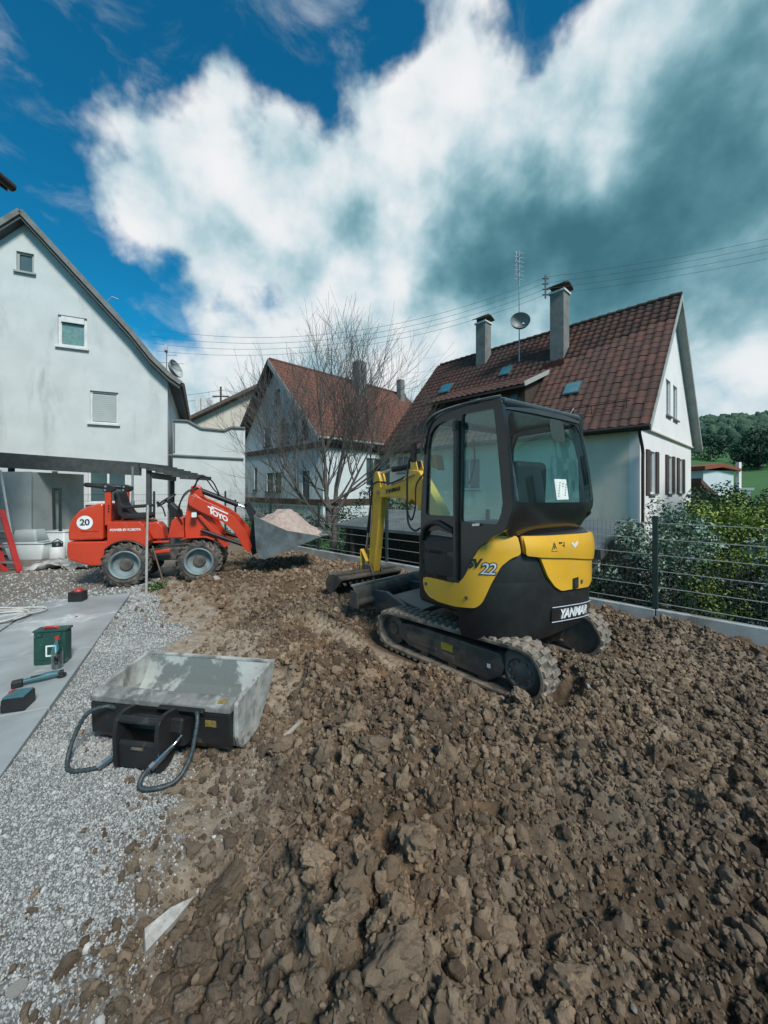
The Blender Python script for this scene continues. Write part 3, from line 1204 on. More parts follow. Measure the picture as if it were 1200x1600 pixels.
# warning marks and winged badge
b = MB()
tri = [(1.365, 1.205), (1.465, 1.20), (1.415, 1.285)]
tri_in = [(1.385, 1.216), (1.446, 1.213), (1.415, 1.262)]
b.panel(tri, [tri_in], .002, lambda u, v, w: body_map(u, v, .0475 + w), grid=.03)
for u0, u1, v0, v1 in ((1.49, 1.505, 1.205, 1.28), (1.505, 1.54, 1.265, 1.278), (1.505, 1.54, 1.205, 1.217), (1.565, 1.578, 1.215, 1.275), (1.54, 1.565, 1.238, 1.25), (1.408, 1.422, 1.224, 1.25)):
    b.panel([(u0, v0), (u1, v0), (u1, v1), (u0, v1)], (), .002, lambda u, v, w: body_map(u, v, .0475 + w))
b.build('warning_mark', m_ink, cw)
b = MB()
b.panel([(1.70, 1.275), (1.76, 1.235), (1.82, 1.262), (1.82, 1.235), (1.76, 1.205), (1.70, 1.245)], (), .006, lambda u, v, w: body_map(u, v, .046 + w), grid=.03)
b.build('badge', m_white, cw)
for u0, v1, u1 in ((2.02, 1.19, 2.032), (2.10, 1.19, 2.112)):
    b = MB()
    b.panel([(u0, 1.14), (u1, 1.14), (u1, v1), (u0, v1)], (), .002, lambda u, v, w: body_map(u, v, .046 + w))
    b.build('warning_mark', m_ink, cw)
# maker's plate on the rear cover
b = MB()
b.panel([(1.43, .575), (2.25, .475), (2.27, .515), (2.27, .605), (1.50, .70), (1.43, .675)], (), .006, lambda u, v, w: body_map(u, v, .008 + w), grid=.06)
pl_ = b.build('name_plate', m_cab, exc, bevel=.002)
b = text_mb('YANMAR', .115, .22, .004, .003, lambda u, v, w: body_map(1.83 + u * 1.15, .588 + v - .115 * u, .018 + w), 1.02)
b.build('lettering', m_white, pl_)
b = MB()
for off0, off1 in (((1.44, .70), (2.26, .612)), ((1.44, .568), (2.26, .470))):
    pts = [body_map(off0[0] + (off1[0] - off0[0]) * k / 12, off0[1] + (off1[1] - off0[1]) * k / 12, .014) for k in range(13)]
    b.tube(pts, .004, 6)
b.build('plate_rim', m_silver, pl_)

# ---- cab
cab = exc
lx = -.765


def lmap(u, v, w):
    # the cab side leans in slightly towards the roof
    return (lx + w + .03 * max(0, v - 1.6), u, v)


l_out = [(.20, .90), (.235, 1.1), (.225, 1.6), (.20, 1.95), (.175, 2.25), (.135, 2.36), (.06, 2.43), (-.05, 2.46), (-.35, 2.49), (-.70, 2.49), (-.765, 2.1),
         (-.825, 1.6), (-.76, 1.42), (-.64, 1.36), (-.49, 1.245), (-.385, 1.055), (-.30, .935), (-.27, .905)]
g_up = [(.155, 1.50), (.14, 2.15), (.11, 2.29), (.04, 2.36), (-.06, 2.39), (-.215, 2.40), (-.215, 1.50)]
g_lo = [(.165, 1.17), (.16, 1.33), (-.02, 1.36), (-.20, 1.34), (-.20, 1.17)]
g_bt = [(.16, .945), (.165, 1.13), (-.20, 1.13), (-.20, .945)]
g_rq = [(-.29, 1.46), (-.29, 2.42), (-.625, 2.42), (-.685, 2.05), (-.74, 1.62), (-.68, 1.46)]
b = MB()
b.panel(soft(l_out, .03), [soft(g, .03) for g in (g_up, g_lo, g_bt, g_rq)], .045, lmap)
side = b.build('cab_side', m_cab, exc, bevel=.008)
for g in (g_up, g_lo, g_bt, g_rq):
    b = MB()
    b.panel(g, (), .006, lambda u, v, w: lmap(u, v, .02 + w))
    b.build('pane', m_glass, side)
b = MB()
b.bar((lx - .012, -.252, .93), (lx - .012, -.252, 2.37), .03, .055, (1, 0, 0))
b.bar((lx - .02, -.252, 2.27), (lx - .02, -.252, 2.36), .03, .07, (1, 0, 0))
b.build('door_post', m_cab, side, bevel=.006)
b = MB()
b.tube(spline([(lx - .015, .20, 1.25), (lx - .02, .14, 1.38), (lx - .02, 0., 1.43), (lx - .015, -.12, 1.40), (lx - .01, -.22, 1.36)]), .024, 8)
b.build('door_grab', m_black, side, smooth=60)
b = MB()
b.bar((lx - .015, -.44, 1.44), (lx - .015, -.52, 1.45), .02, .025)
b.build('door_handle', m_chrome, side, bevel=.004)
b = MB()
b.tube(spline([(lx + .02, -.70, 2.505), (lx + .02, -.35, 2.507), (lx + .0, -.05, 2.48), (lx - .005, .09, 2.43), (lx - .01, .17, 2.33), (lx - .012, .21, 2.1)], 5), .014, 6)
b.build('rain_rail', m_cabgrey, side, smooth=60)
b = MB()
b.panel(rrect(-.13, .99, -.02, 1.11, .004), (), .003, lambda u, v, w: lmap(u - .06, v - .03, -.0 + w + .012))
b.build('sticker', m_cyan, side)


def rmap(u, v, w):
    if v > 1.6:
        y = -.71 - .12 * (2.49 - v) / .89
    else:
        y = -.83 + .45 * (1.6 - v)
    y += .05 * (abs(u) / .75) ** 3           # gently bowed
    return (u, y + w, v)


r_out = [(-.755, 1.60), (-.70, 1.45), (-.62, 1.35), (.50, 1.32), (.57, 1.35), (.70, 1.54), (.715, 1.9), (.68, 2.25), (.62, 2.42), (.52, 2.48), (-.725, 2.49)]
r_hole = [(-.655, 1.64), (.57, 1.62), (.63, 1.68), (.63, 2.0), (.56, 2.32), (.48, 2.39), (-.60, 2.40), (-.65, 2.34)]
b = MB()
b.panel(soft(r_out, .03), [soft(r_hole, .05)], .05, rmap, grid=.09)
rear = b.build('cab_rear', m_cab, exc, bevel=.008, smooth=35)
b = MB()
b.panel(r_hole, (), .006, lambda u, v, w: rmap(u, v, .004 + w), grid=.12)
b.build('pane', m_glass, rear, smooth=40)
b = MB()
b.panel(rrect(-.10, 1.655, .11, 1.84, .004), (), .002, lambda u, v, w: rmap(u, v, -.004 + w))
paper = b.build('paper_notice', m_paper, rear)
b = MB()
for q in range(16):
    u = -.075 + .17 * ((q * 7) % 16) / 16
    v = 1.68 + .13 * ((q * 5) % 16) / 16
    if abs(u - .0) < .015:
        continue
    b.panel([(u, v), (u + .022, v + .004), (u + .018, v + .012), (u + .002, v + .010)], (), .001, lambda u, v, w: rmap(u, v, -.006 + w))
tag(b.build('print', m_ink, paper), kind='stuff')
b = MB()
b.panel(rrect(-.05, 2.19, .20, 2.40, .05), (), .003, lambda u, v, w: rmap(u, v, -.002 + w), grid=.08)
b.build('dark_sticker', M('perforated film', (.02, .03, .03), (.05, .07, .06), 90, .5), rear)
b = MB()
b.panel(rrect(-.70, 2.412, .56, 2.485, .02), (), .012, lambda u, v, w: rmap(u, v, -.012 + w), grid=.12)
b.build('rear_header', m_cabgrey, rear, bevel=.004)

# right side and front of the cab
xr = .69


def rsmap(u, v, w):
    return (xr - w - .16 * max(0, v - 1.9), u, v)


b = MB()
b.panel([(.20, 1.36), (.22, 1.6), (.17, 2.25), (.06, 2.43), (-.05, 2.46), (-.70, 2.47), (-.735, 2.1), (-.77, 1.5), (-.6, 1.34)],
        [[(.13, 1.46), (.10, 2.22), (.02, 2.36), (-.60, 2.38), (-.66, 2.05), (-.67, 1.5)]], .045, rsmap)
s2 = b.build('cab_side', m_cab, exc, bevel=.006)
b = MB()
b.panel([(.13, 1.46), (.10, 2.22), (.02, 2.36), (-.60, 2.38), (-.66, 2.05), (-.67, 1.5)], (), .006, lambda u, v, w: rsmap(u, v, .02 + w))
b.build('pane', m_glass, s2)


def fmap(u, v, w):
    return (u, .235 - w - .03 * max(0, v - 1.2) - .35 * max(0, v - 2.22), v)


b = MB()
f_out = [(-.745, .90), (.67, .90), (.67, 1.9), (.60, 2.42), (.5, 2.47), (-.68, 2.47), (-.735, 2.2)]
f_h1 = [(-.68, 1.30), (.60, 1.30), (.60, 1.9), (.52, 2.38), (-.62, 2.38), (-.67, 2.2)]
f_h2 = [(-.68, .96), (.60, .96), (.60, 1.24), (-.68, 1.24)]
b.panel(f_out, [f_h1, f_h2], .04, fmap)
fr = b.build('cab_front', m_cab, exc)
for g in (f_h1, f_h2):
    b = MB()
    b.panel(g, (), .006, lambda u, v, w: fmap(u, v, .015 + w))
    b.build('pane', m_glass, fr)
b = MB()
prof = [(-.735, 2.462), (-.72, 2.50), (-.6, 2.52), (-.1, 2.515), (.02, 2.49), (.10, 2.44), (.05, 2.42), (-.70, 2.43)]
b.prism(prof, -.715, .55, 'x')
roof_ = b.build('cab_roof', m_cabgrey, exc, bevel=.02)
b = MB()
b.box((-.70, -.42, 2.52), (.07, .10, .035))
b.build('roof_bracket', m_black, roof_, bevel=.006)
b = MB()
b.box((-.05, -.22, .93), (1.2, .8, .04))
b.build('cab_floor', m_fabricgrey, exc)
# seat, console, levers
seat = MB()
seat.prism([(-.52, 1.30), (-.10, 1.28), (-.05, 1.36), (-.10, 1.42), (-.42, 1.42), (-.50, 1.95), (-.56, 2.02), (-.62, 1.98), (-.60, 1.45)], -.36, .12, 'x')
seat.build('seat', m_seat, exc, bevel=.05, seg=4)
b = MB()
b.box((-.12, -.38, 1.12), (.34, .28, .34))
b.box((-.50, -.34, 1.34), (.10, .34, .08))
b.box((.28, -.22, 1.28), (.16, .45, .22))
b.build('seat_console', m_fabricgrey, exc, bevel=.03)
for xx in (-.50, .28):
    b = MB()
    b.tube(spline([(xx, -.02, 1.3), (xx, .0, 1.5), (xx + .01, -.03, 1.66)]), [.022] * 12 + [.03], 8)
    b.cyl((xx + .01, -.03, 1.64), (xx + .01, -.05, 1.76), .026, .03, 8)
    b.build('control_lever', m_seat, exc, smooth=50)
b = MB()
b.bar((-.25, .12, .95), (-.25, .03, 1.32), .02, .02)
b.bar((.05, .12, .95), (.05, .03, 1.32), .02, .02)
b.build('travel_lever', m_fabricgrey, exc)
b = MB()
b.prism([(.06, 1.93), (.155, 1.97), (.15, 2.10), (.09, 2.09)], -.70, -.58, 'x')
b.build('orange_lamp', m_orange, exc, bevel=.02)
b = MB()
b.tube(spline([(-.30, -.06, 2.25), (-.36, -.12, 2.06), (-.40, -.14, 1.95), (-.42, -.1, 1.8)]), .008, 6)
b.build('wiper', m_black, exc)
# mirrors and grab rail
b = MB()
b.tube(spline([(.52, -.55, 2.44), (.60, -.58, 2.52), (.66, -.60, 2.60), (.70, -.57, 2.58), (.72, -.56, 2.5)]), .011, 6)
mi = b.build('mirror_arm', m_black, exc)
b = MB()
b.panel(rrect(-.07, -.16, .07, .12, .04), (), .05, lambda u, v, w: (.76 + u * .55, -.60 + w - u * .5, 2.44 + v))
b.build('mirror', m_black, mi, bevel=.012)
b = MB()
b.tube(spline([(-.755, .22, 2.12), (-.80, .31, 2.1), (-.82, .36, 1.95), (-.82, .37, 1.60), (-.81, .36, 1.40), (-.78, .30, 1.33), (-.76, .24, 1.36)]), .011, 6)
b.build('grab_rail', m_black, exc, smooth=60)
b = MB()
b.panel(rrect(-.05, -.10, .05, .10, .03), (), .03, lambda u, v, w: (-.80 + u * .6, .28 + w, 2.12 + v))
b.build('mirror', m_black, exc, bevel=.01)

# ---- undercarriage
und = MB()
und.box((0, .05, .34), (.95, .75, .16))
und.cyl((0, 0, .40), (0, 0, .63), .36, n=28)
und.box((0, .45, .3), (.7, .4, .12))
und.build('undercarriage', m_steel, exc, bevel=.015, rot=(0, 0, dtrk))
RY, RZ, RR_ = -.735, .255, .225
IY, IZ, IR = .745, .225, .195


def track_path(n_arc=14):
    """outer side view outline of the belt (y, z), from the lower rear round the sprocket, forward over the top, back below"""
    d = math.hypot(IY - RY, IZ - RZ)
    base = math.atan2(IZ - RZ, IY - RY)
    off = math.acos((RR_ - IR) / d)
    top_r, bot_r = base + off, base - off
    pts = []
    for k in range(n_arc + 1):
        a = (bot_r + 2 * PI) + (top_r - (bot_r + 2 * PI)) * k / n_arc
        pts.append((RY + RR_ * math.cos(a), RZ + RR_ * math.sin(a)))
    a0, a1 = top_r, bot_r
    for k in range(n_arc + 1):
        a = a0 + (a1 - a0) * k / n_arc
        pts.append((IY + IR * math.cos(a), IZ + IR * math.sin(a)))
    return pts


tp = track_path()
x0t, x1t = -.745, -.495


def build_track(sign):
    xa, xb = (x0t, x1t) if sign < 0 else (-x1t, -x0t)
    b = MB()
    P = [Vector((p[0], p[1])) for p in tp]
    n = len(P)
    cen = Vector((0, .235))
    inner = []
    for i in range(n):
        t = (P[(i + 1) % n] - P[i - 1]).normalized()
        nrm = Vector((-t.y, t.x))
        if nrm.dot(P[i] - cen) > 0:
            nrm = -nrm
        inner.append(P[i] + nrm * .035)
    vs = [(xa, p.x, p.y) for p in P] + [(xb, p.x, p.y) for p in P] + [(xa, p.x, p.y) for p in inner] + [(xb, p.x, p.y) for p in inner]
    fs = []
    for i in range(n):
        j = (i + 1) % n
        fs += [(i, j, n + j, n + i), (2 * n + i, 3 * n + i, 3 * n + j, 2 * n + j), (i, 2 * n + i, 2 * n + j, j), (n + i, n + j, 3 * n + j, 3 * n + i)]
    b.add(vs, fs)
    tr = b.build('track', m_rubber, exc, bevel=.008, smooth=40, rot=(0, 0, dtrk))
    # lugs
    L = [0]
    for i in range(n):
        L.append(L[-1] + (P[(i + 1) % n] - P[i]).length)
    tot = L[-1]
    cnt = 50
    lm = MB().prism([(-.031, -.008), (-.020, .020), (.020, .020), (.031, -.008)], -.062, .062, 'x').mesh('lug')
    lm.materials.append(m_lug)
    for k in range(cnt):
        for row in (0, 1):
            d = ((k + row * .5) / cnt * tot) % tot
            i = max(j for j in range(n) if L[j] <= d)
            a, c = P[i], P[(i + 1) % n]
            p = a.lerp(c, (d - L[i]) / max(L[i + 1] - L[i], 1e-6))
            t = (c - a).normalized()
            nrm = Vector((-t.y, t.x))
            if nrm.dot(p - cen) < 0:
                nrm = -nrm
            xm = xa + .064 + row * .122
            M3 = Matrix(((1, 0, 0), (0, t.x, nrm.x), (0, t.y, nrm.y)))
            if M3.determinant() < 0:
                M3 = Matrix(((1, 0, 0), (0, -t.x, nrm.x), (0, -t.y, nrm.y)))
            o = link('lug', lm, None, tr)
            o.matrix_local = Matrix.Translation((xm, p.x, p.y)) @ M3.to_4x4()
    # wheels and side frame
    xo = xa + .03 if sign < 0 else xb - .03      # outer face
    s_in = 1 if sign < 0 else -1
    b = MB()
    b.lathe([(0.0, -.0), (.055, 0), (.075, .012), (.105, .012), (.115, .0), (.125, .0), (.19, .055), (.19, .16), (0, .16)], 28, (0, 0, 0), 'x')
    b.v = [(xo + s_in * (v[0] - .0) + s_in * .02, v[1] + RY, v[2] + RZ) for v in b.v]
    sp = b.build('sprocket', m_sprk, exc, smooth=35, rot=(0, 0, dtrk))
    for k in range(9):
        a = 2 * PI * k / 9
        q = MB()
        q.cyl((xo + s_in * .035, RY + .09 * math.cos(a), RZ + .09 * math.sin(a)), (xo + s_in * .018, RY + .09 * math.cos(a), RZ + .09 * math.sin(a)), .011, n=6)
        q.build('bolt', m_rubber, sp)
    b = MB()
    b.lathe([(0, .03), (.06, .03), (.07, .05), (.15, .06), (.163, .03), (.163, .17), (0, .17)], 24, (0, 0, 0), 'x')
    b.v = [(xo + s_in * v[0], v[1] + IY, v[2] + IZ) for v in b.v]
    b.build('idler', m_steel, exc, smooth=35, rot=(0, 0, dtrk))
    b = MB()
    fp = [(-.56, .16), (-.60, .25), (-.55, .36), (.45, .345), (.62, .32), (.66, .26), (.62, .17), (.5, .11), (-.45, .09)]
    b.prism(fp, xo + s_in * .015, xo + s_in * .19, 'x')
    frm = b.build('track_frame', m_steel, exc, bevel=.018, rot=(0, 0, dtrk))
    b = MB()
    b.prism([(.12, .17), (.15, .30), (.46, .30), (.55, .25), (.50, .16)], xo + s_in * .006, xo + s_in * .03, 'x')
    b.prism([(-.08, .14), (-.08, .19), (.05, .19), (.05, .14)], xo + s_in * .008, xo + s_in * .03, 'x')
    b.build('frame_cover', m_steel, frm, bevel=.01)
    for yy in (-.38, -.05, .30):
        b = MB()
        b.cyl((xo + s_in * .03, yy, .075), (xo + s_in * .2, yy, .075), .05, n=14)
        b.build('roller', m_steel, exc, smooth=40, rot=(0, 0, dtrk))
    if sign < 0:
        b = MB()
        b.panel(rrect(-.07, .215, .07, .285, .004), (), .002, lambda u, v, w: (xo + .0125 - w, u, v))
        b.build('warning_label', M('bright warning label', (.50, .37, .05), (.30, .22, .04), 50, .6), frm)
        b = MB()
        b.panel(rrect(-.47, .205, -.435, .24, .004), (), .002, lambda u, v, w: (xo + .0125 - w, u, v))
        b.build('warning_label', m_paper, frm)
    return tr


build_track(-1)
build_track(1)

# dozer blade
b = MB()
bp = []
for k in range(9):
    a = R(-60 + 120 * k / 8)
    bp.append((1.47 - .10 * math.cos(a) + .05, .40 + .165 * math.sin(a)))
outer = [(p[0] - .022, p[1]) for p in bp[::-1]]
b.prism(bp + outer, -.69, .69, 'x')
bl = b.build('blade', m_steel, exc, bevel=.004, rot=(0, 0, dtrk))
b = MB()
b.bar((-.69, 1.485, .555), (.69, 1.485, .555), .03, .025)
b.build('blade_edge', M('worn bright edge', (.42, .42, .38), (.28, .27, .25), 30, .45, metal=.5), bl, bevel=.004)
b = MB()
b.cyl((-.70, 1.40, .36), (-.30, 1.40, .36), .045, n=14)
b.box((-.69, 1.42, .40), (.03, .14, .2))
b.build('blade_brace', m_steel, bl, bevel=.006)
for xx in (-.40, .30):
    b = MB()
    b.prism([(1.40, .28), (1.40, .48), (1.15, .50), (.75, .38), (.45, .36), (.45, .24), (.80, .22), (1.15, .27)], xx - .025, xx + .025, 'x')
    b.build('blade_arm', m_cabgrey, bl, bevel=.008)
b = MB()
b.prism([(1.05, .30), (1.10, .46), (.60, .40), (.52, .30)], -.38, .28, 'x')
b.build('blade_link', m_cabgrey, bl, bevel=.01)

# ---- boom, arm, bucket (local x about +0.2)
BX = .20
b = MB()
b.prism([(.42, .55), (.75, .50), (.80, .95), (.45, 1.0)], BX - .14, BX + .14, 'x')
b.build('swing_bracket', m_yellow_worn, exc, bevel=.02)
b = MB()
b.prism(soft([(.48, .78), (.66, .70), (1.02, 1.30), (1.36, 1.62), (1.46, 1.535), (1.56, 1.545), (1.60, 1.63), (2.10, 1.625), (2.17, 1.69), (2.12, 1.775), (1.62, 1.855), (1.36, 2.02), (1.22, 2.0), (.82, 1.50)], .03), BX - .075, BX + .075, 'x')
boom = b.build('boom', m_yellow_worn, exc, bevel=.012)
b = text_mb('YANMAR', .085, .2, .003, .002, lambda u, v, w: (BX - .0765 - w, 1.78 - u, 1.735 + v + .14 * u), 1.0)
b.build('lettering', m_ink, boom)
b = MB()
b.cyl((BX - .09, 1.51, 1.60), (BX + .09, 1.51, 1.60), .035, n=14)
b.cyl((BX - .095, 2.12, 1.70), (BX + .095, 2.12, 1.70), .035, n=14)
b.build('pin', m_chrome, boom, smooth=40)
b = MB()
b.prism(soft([(2.12, 1.93), (2.17, 2.03), (2.25, 2.02), (2.30, 1.72), (2.34, 1.3), (2.42, .47), (2.35, .40), (2.27, .45), (2.14, 1.3), (2.05, 1.66), (2.08, 1.74)], .03), BX - .062, BX + .062, 'x')
arm = b.build('arm', m_yellow_worn, exc, bevel=.012)
b = MB()
b.cyl((BX, 1.34, 2.09), (BX, 1.86, 2.045), .042, n=14)
b.cyl((BX, 1.30, 2.09), (BX, 1.36, 2.09), .05, n=14)
c1 = b.build('arm_cylinder', m_hose, exc, smooth=40)
b = MB()
b.cyl((BX, 1.85, 2.046), (BX, 2.20, 2.0), .02, n=12)
b.build('rod', m_chrome, c1, smooth=40)
b = MB()
b.prism([(1.24, 1.96), (1.42, 1.98), (1.40, 2.12), (1.30, 2.15)], BX - .06, BX - .045, 'x')
b.prism([(1.24, 1.96), (1.42, 1.98), (1.40, 2.12), (1.30, 2.15)], BX + .045, BX + .06, 'x')
b.build('boom_lug', m_yellow_worn, boom, bevel=.004)
b = MB()
b.cyl((BX, 2.36, 1.72), (BX, 2.50, 1.05), .036, n=14)
c2 = b.build('bucket_cylinder', m_hose, exc, smooth=40)
b = MB()
b.cyl((BX, 2.50, 1.06), (BX, 2.57, .74), .018, n=10)
b.build('rod', m_chrome, c2, smooth=40)
b = MB()
for xx in (BX - .07, BX + .07):
    b.bar((xx, 2.58, .78), (xx, 2.42, .60), .022, .07, (1, 0, 0))
    b.bar((xx, 2.58, .78), (xx, 2.56, .42), .022, .08, (1, 0, 0))
b.build('bucket_link', m_yellow_worn, exc, bevel=.008)
b = MB()
for off in (-.045, 0.0, .045):
    b.tube(spline([(BX + off, 1.25, 2.0), (BX + off - .02, 1.5, 1.93), (BX + off - .02, 1.85, 1.84), (BX + off - .05, 2.15, 1.86), (BX + off - .05, 2.34, 1.74), (BX + off - .03, 2.33, 1.45), (BX + off - .02, 2.36, 1.2)], 5), .011, 6)
b.tube(spline([(BX - .10, 1.10, 1.95), (BX - .14, 1.20, 1.80), (BX - .14, 1.22, 1.50), (BX - .12, 1.32, 1.33), (BX - .1, 1.42, 1.45), (BX - .08, 1.48, 1.58)], 5), .012, 6)
b.build('hydraulic_hose', m_hose, boom, smooth=60)
b = MB()
b.tube(spline([(BX - .085, 1.28, 1.96), (BX - .09, 1.55, 1.875), (BX - .09, 1.8, 1.81)], 4), .010, 6)
b.tube(spline([(BX - .078, 2.30, 1.5), (BX - .076, 2.32, 1.25), (BX - .074, 2.36, 1.0)], 4), .008, 6)
b.build('steel_line', M('grey pipe', (.3, .31, .3), None, 8, .4, metal=.5), boom, smooth=60)
# ditching bucket: curved shell with three long ribs, side plates and a row of drain slots
bw0, bw1 = -.46, .66


def bk_prof(t):
    """side view of the shell, t 0 (top back) .. 1 (cutting edge)"""
    a = R(140 - 210 * t)
    return (2.42 + .25 * math.cos(a) * (1.0 + .25 * t), .30 + .17 * math.sin(a))


def bk_map(u, v, w):
    y, z = bk_prof(v)
    y2, z2 = bk_prof(min(v + .02, 1.02))
    tx, tz = y2 - y, z2 - z
    l = math.hypot(tx, tz)
    return (u, y + tz / l * w, z - tx / l * w)


holes = [[(bw0 + .06 + .115 * k,   .76), (bw0 + .12 + .115 * k, .76), (bw0 + .12 + .115 * k, .86), (bw0 + .06 + .115 * k, .86)] for k in range(9)]
b = MB()
b.panel([(bw0, 0), (bw1, 0), (bw1, 1), (bw0, 1)], holes, .014, bk_map, grid=.09)
bk = b.build('bucket', m_steel, exc, smooth=35)
for xx in (bw0, bw1):
    b = MB()
    b.prism([bk_prof(k / 10) for k in range(11)], xx - .012, xx + .012, 'x')
    b.build('side_plate', m_steel, bk, bevel=.003)
for t in (.02, .16, .43):
    y, z = bk_prof(t)
    dy, dz = y - 2.42, z - .30
    b = MB()
    b.bar((bw0 - .01, y + dy * .06, z + dz * .10), (bw1 + .01, y + dy * .06, z + dz * .10), .035, .03)
    b.build('rib', m_steel, bk, bevel=.004)
b = MB()
for xx in (BX - .09, BX + .09):
    b.prism([(2.22, .40), (2.30, .56), (2.44, .56), (2.62, .50), (2.60, .36), (2.42, .34)], xx - .015, xx + .015, 'x')
b.build('hanger', m_steel, bk, bevel=.006)

# ------------------------------------------------------------------ red wheel loader
m_red = M('red paint', (.50, .045, .014), (.44, .036, .012), 3, .38, rvar=.25, coat=.3, dirt=(.36, .15, .10), dscale=4, dlo=.55, dhi=.9)
m_tyre = M('dusty tyre', (.028, .028, .028), (.05, .05, .048), 8, .85, bump=.2, bscale=40, dirt=(.19, .165, .135), dscale=5, dlo=.40, dhi=.7)
m_rim = M('pale grey rim', (.21, .27, .28), (.14, .18, .19), 5, .55, dirt=(.13, .115, .10), dscale=6, dlo=.46, dhi=.75)
m_bucketsteel = M('bare bucket steel', (.10, .118, .125), (.21, .235, .245), 3, .45, metal=.55, bump=.1, bscale=30, dirt=(.10, .085, .07), dscale=4, dlo=.5, dhi=.75)
m_sand = M('pale pink sand', (.52, .41, .355), (.37, .285, .245), 14, .95, bump=1.0, bscale=40, bdist=.03)
LD_O, LD_YAW = Vector((-4.1, 7.34, .0)), R(-74)
ld = thing('wheel_loader', 'red compact wheel loader with raised bucket, parked beside the carport', 'wheel loader', tuple(LD_O), LD_YAW)


def wheel(name, x, y, side, parent):
    """tractor tyre with bar lugs; side +1 = outer face towards +x"""
    Rt, wd = .385, .26
    b = MB()
    prof = [(.245, -wd / 2 + .02), (.30, -wd / 2), (.355, -wd / 2 + .03), (Rt - .02, -wd / 4), (Rt - .015, 0), (Rt - .02, wd / 4), (.355, wd / 2 - .03), (.30, wd / 2), (.245, wd / 2 - .02), (.22, 0)]
    b.lathe(prof, 32, (0, 0, 0), 'x', closed=True)
    w = link(name, b.mesh('wheel_tyre', 40), m_tyre, parent, (x, y, Rt))
    lugm = MB()
    for s in (0,):
        vs = []
        # bar slanting from the centre of the tread to the shoulder
        pts = [(-.005, 0.0, Rt - .03), (.055, .035, Rt - .03), (.115, .085, Rt - .055), (.128, .10, Rt - .085)]
        for (px, py, pz) in pts:
            vs += [(px, py - .022, pz), (px, py + .022, pz), (px, py + .016, pz + .042), (px, py - .016, pz + .042)]
        fs = [(0, 3, 2, 1), (12, 13, 14, 15)]
        for i in range(3):
            for k in range(4):
                fs.append((i * 4 + k, i * 4 + (k + 1) % 4, (i + 1) * 4 + (k + 1) % 4, (i + 1) * 4 + k))
        lugm.add(vs, fs)
    global LUGM
    lm = LUGM.get('m')
    if lm is None:
        lm = LUGM['m'] = lugm.mesh('tyre_lug')
        lm.materials.append(m_tyre)
        lugm2 = MB()
        lugm2.add([(-v[0], v[1], v[2]) for v in lugm.v], [f[::-1] for f in lugm.f])
        LUGM['n'] = lugm2.mesh('tyre_lug')
        LUGM['n'].materials.append(m_tyre)
    for k in range(18):
        for q, key in ((0, 'm'), (.5, 'n')):
            o = link('lug', LUGM[key], None, w)
            o.rotation_euler = (2 * PI * (k + q) / 18, 0, 0)
    b = MB()
    s = side
    b.lathe([(.25, s * (wd / 2 - .005)), (.235, s * (wd / 2 + .008)), (.215, s * (wd / 2 - .01)), (.20, s * .03), (.11, s * .005), (.105, s * .03), (.0, s * .03)], 30, (0, 0, 0), 'x')
    rm = link('rim', b.mesh('rim', 35), m_rim, w)
    b = MB()
    b.lathe([(.11, s * .028), (.10, s * .05), (.06, s * .06), (0, s * .06)], 18, (0, 0, 0), 'x')
    link('hub', b.mesh('hub', 35), m_steel, w)
    return w


LUGM = {}
for yy, nm in ((-.58, 'rear'), (.60, 'front')):
    wheel('wheel', .40, yy, 1, ld)
    wheel('wheel', -.46, yy, -1, ld)
XS = .44          # half width of the body


def sideprism(poly, x0, x1, name, mat, bevel=.012, parent=None):
    b = MB()
    b.prism(poly, x0, x1, 'x')
    return b.build(name, mat, parent or ld, bevel=bevel)


# engine hood
hood = [(-.92, .835), (-1.43, .83), (-1.44, .95), (-1.42, 1.10), (-1.37, 1.22), (-1.28, 1.34), (-1.16, 1.41), (-1.02, 1.45), (-.92, 1.455)]
hd = sideprism(hood, -XS - .02, XS + .02, 'engine_hood', m_red, .03)
b = MB()
b.cyl((XS + .021, -1.19, 1.135), (XS + .026, -1.19, 1.135), .118, n=32)
disc = b.build('speed_disc', m_white, hd)
b = text_mb('20', .15, 0, .004, .001, lambda u, v, w: (XS + .028 + w, -1.19 + u, 1.135 + v), .95)
b.build('lettering', m_ink, disc)
b = MB()
b.bar((XS + .022, -1.25, .985), (XS + .022, -.98, .985), .006, .008)
b.build('seam', M('dark red seam', (.14, .02, .01), None, 5, .6), hd)
# lower rear weight
wt = [(-.80, .80), (-.90, .62), (-.93, .38), (-1.10, .385), (-1.40, .50), (-1.455, .62), (-1.445, .815)]
sideprism(wt, -XS - .03, XS + .03, 'rear_weight', m_red, .025)
# deck with wheel arch
deck = [(-.86, .815), (-.86, 1.14), (-.36, 1.13), (-.30, 1.07), (-.20, .80), (-.235, .76)]
arch = [(-.58 + .40 * math.cos(R(a)), .40 + .40 * math.sin(R(a))) for a in range(40, 146, 10)]
dk = sideprism(deck + arch[:], .12, XS + .03, 'deck', m_red, .012)
sideprism(deck + arch[:], -XS - .03, -.12, 'deck', m_red, .012)
b = MB()
b.box((0, -.55, .95), (.26, .6, .34))
b.build('seat_base', m_black, ld)
b = text_mb('POWER BY KUBOTA', .058, 0, .0015, .001, lambda u, v, w: (XS + .032 + w, -.58 + u * .92, .995 + v), .95)
b.build('lettering', m_white, dk)
b = MB()
b.panel([(-.33, 1.10), (-.19, .80), (.0, .80), (-.03, 1.02), (-.10, 1.11)], (), .30, lambda u, v, w: (.35 - w, u, v))
b.build('front_fairing', m_red, ld, bevel=.02)
b = MB()
b.tube([(XS + .04, p[0], p[1]) for p in arch], .018, 6)
b.build('wheel_arch_rim', m_black, ld, smooth=60)
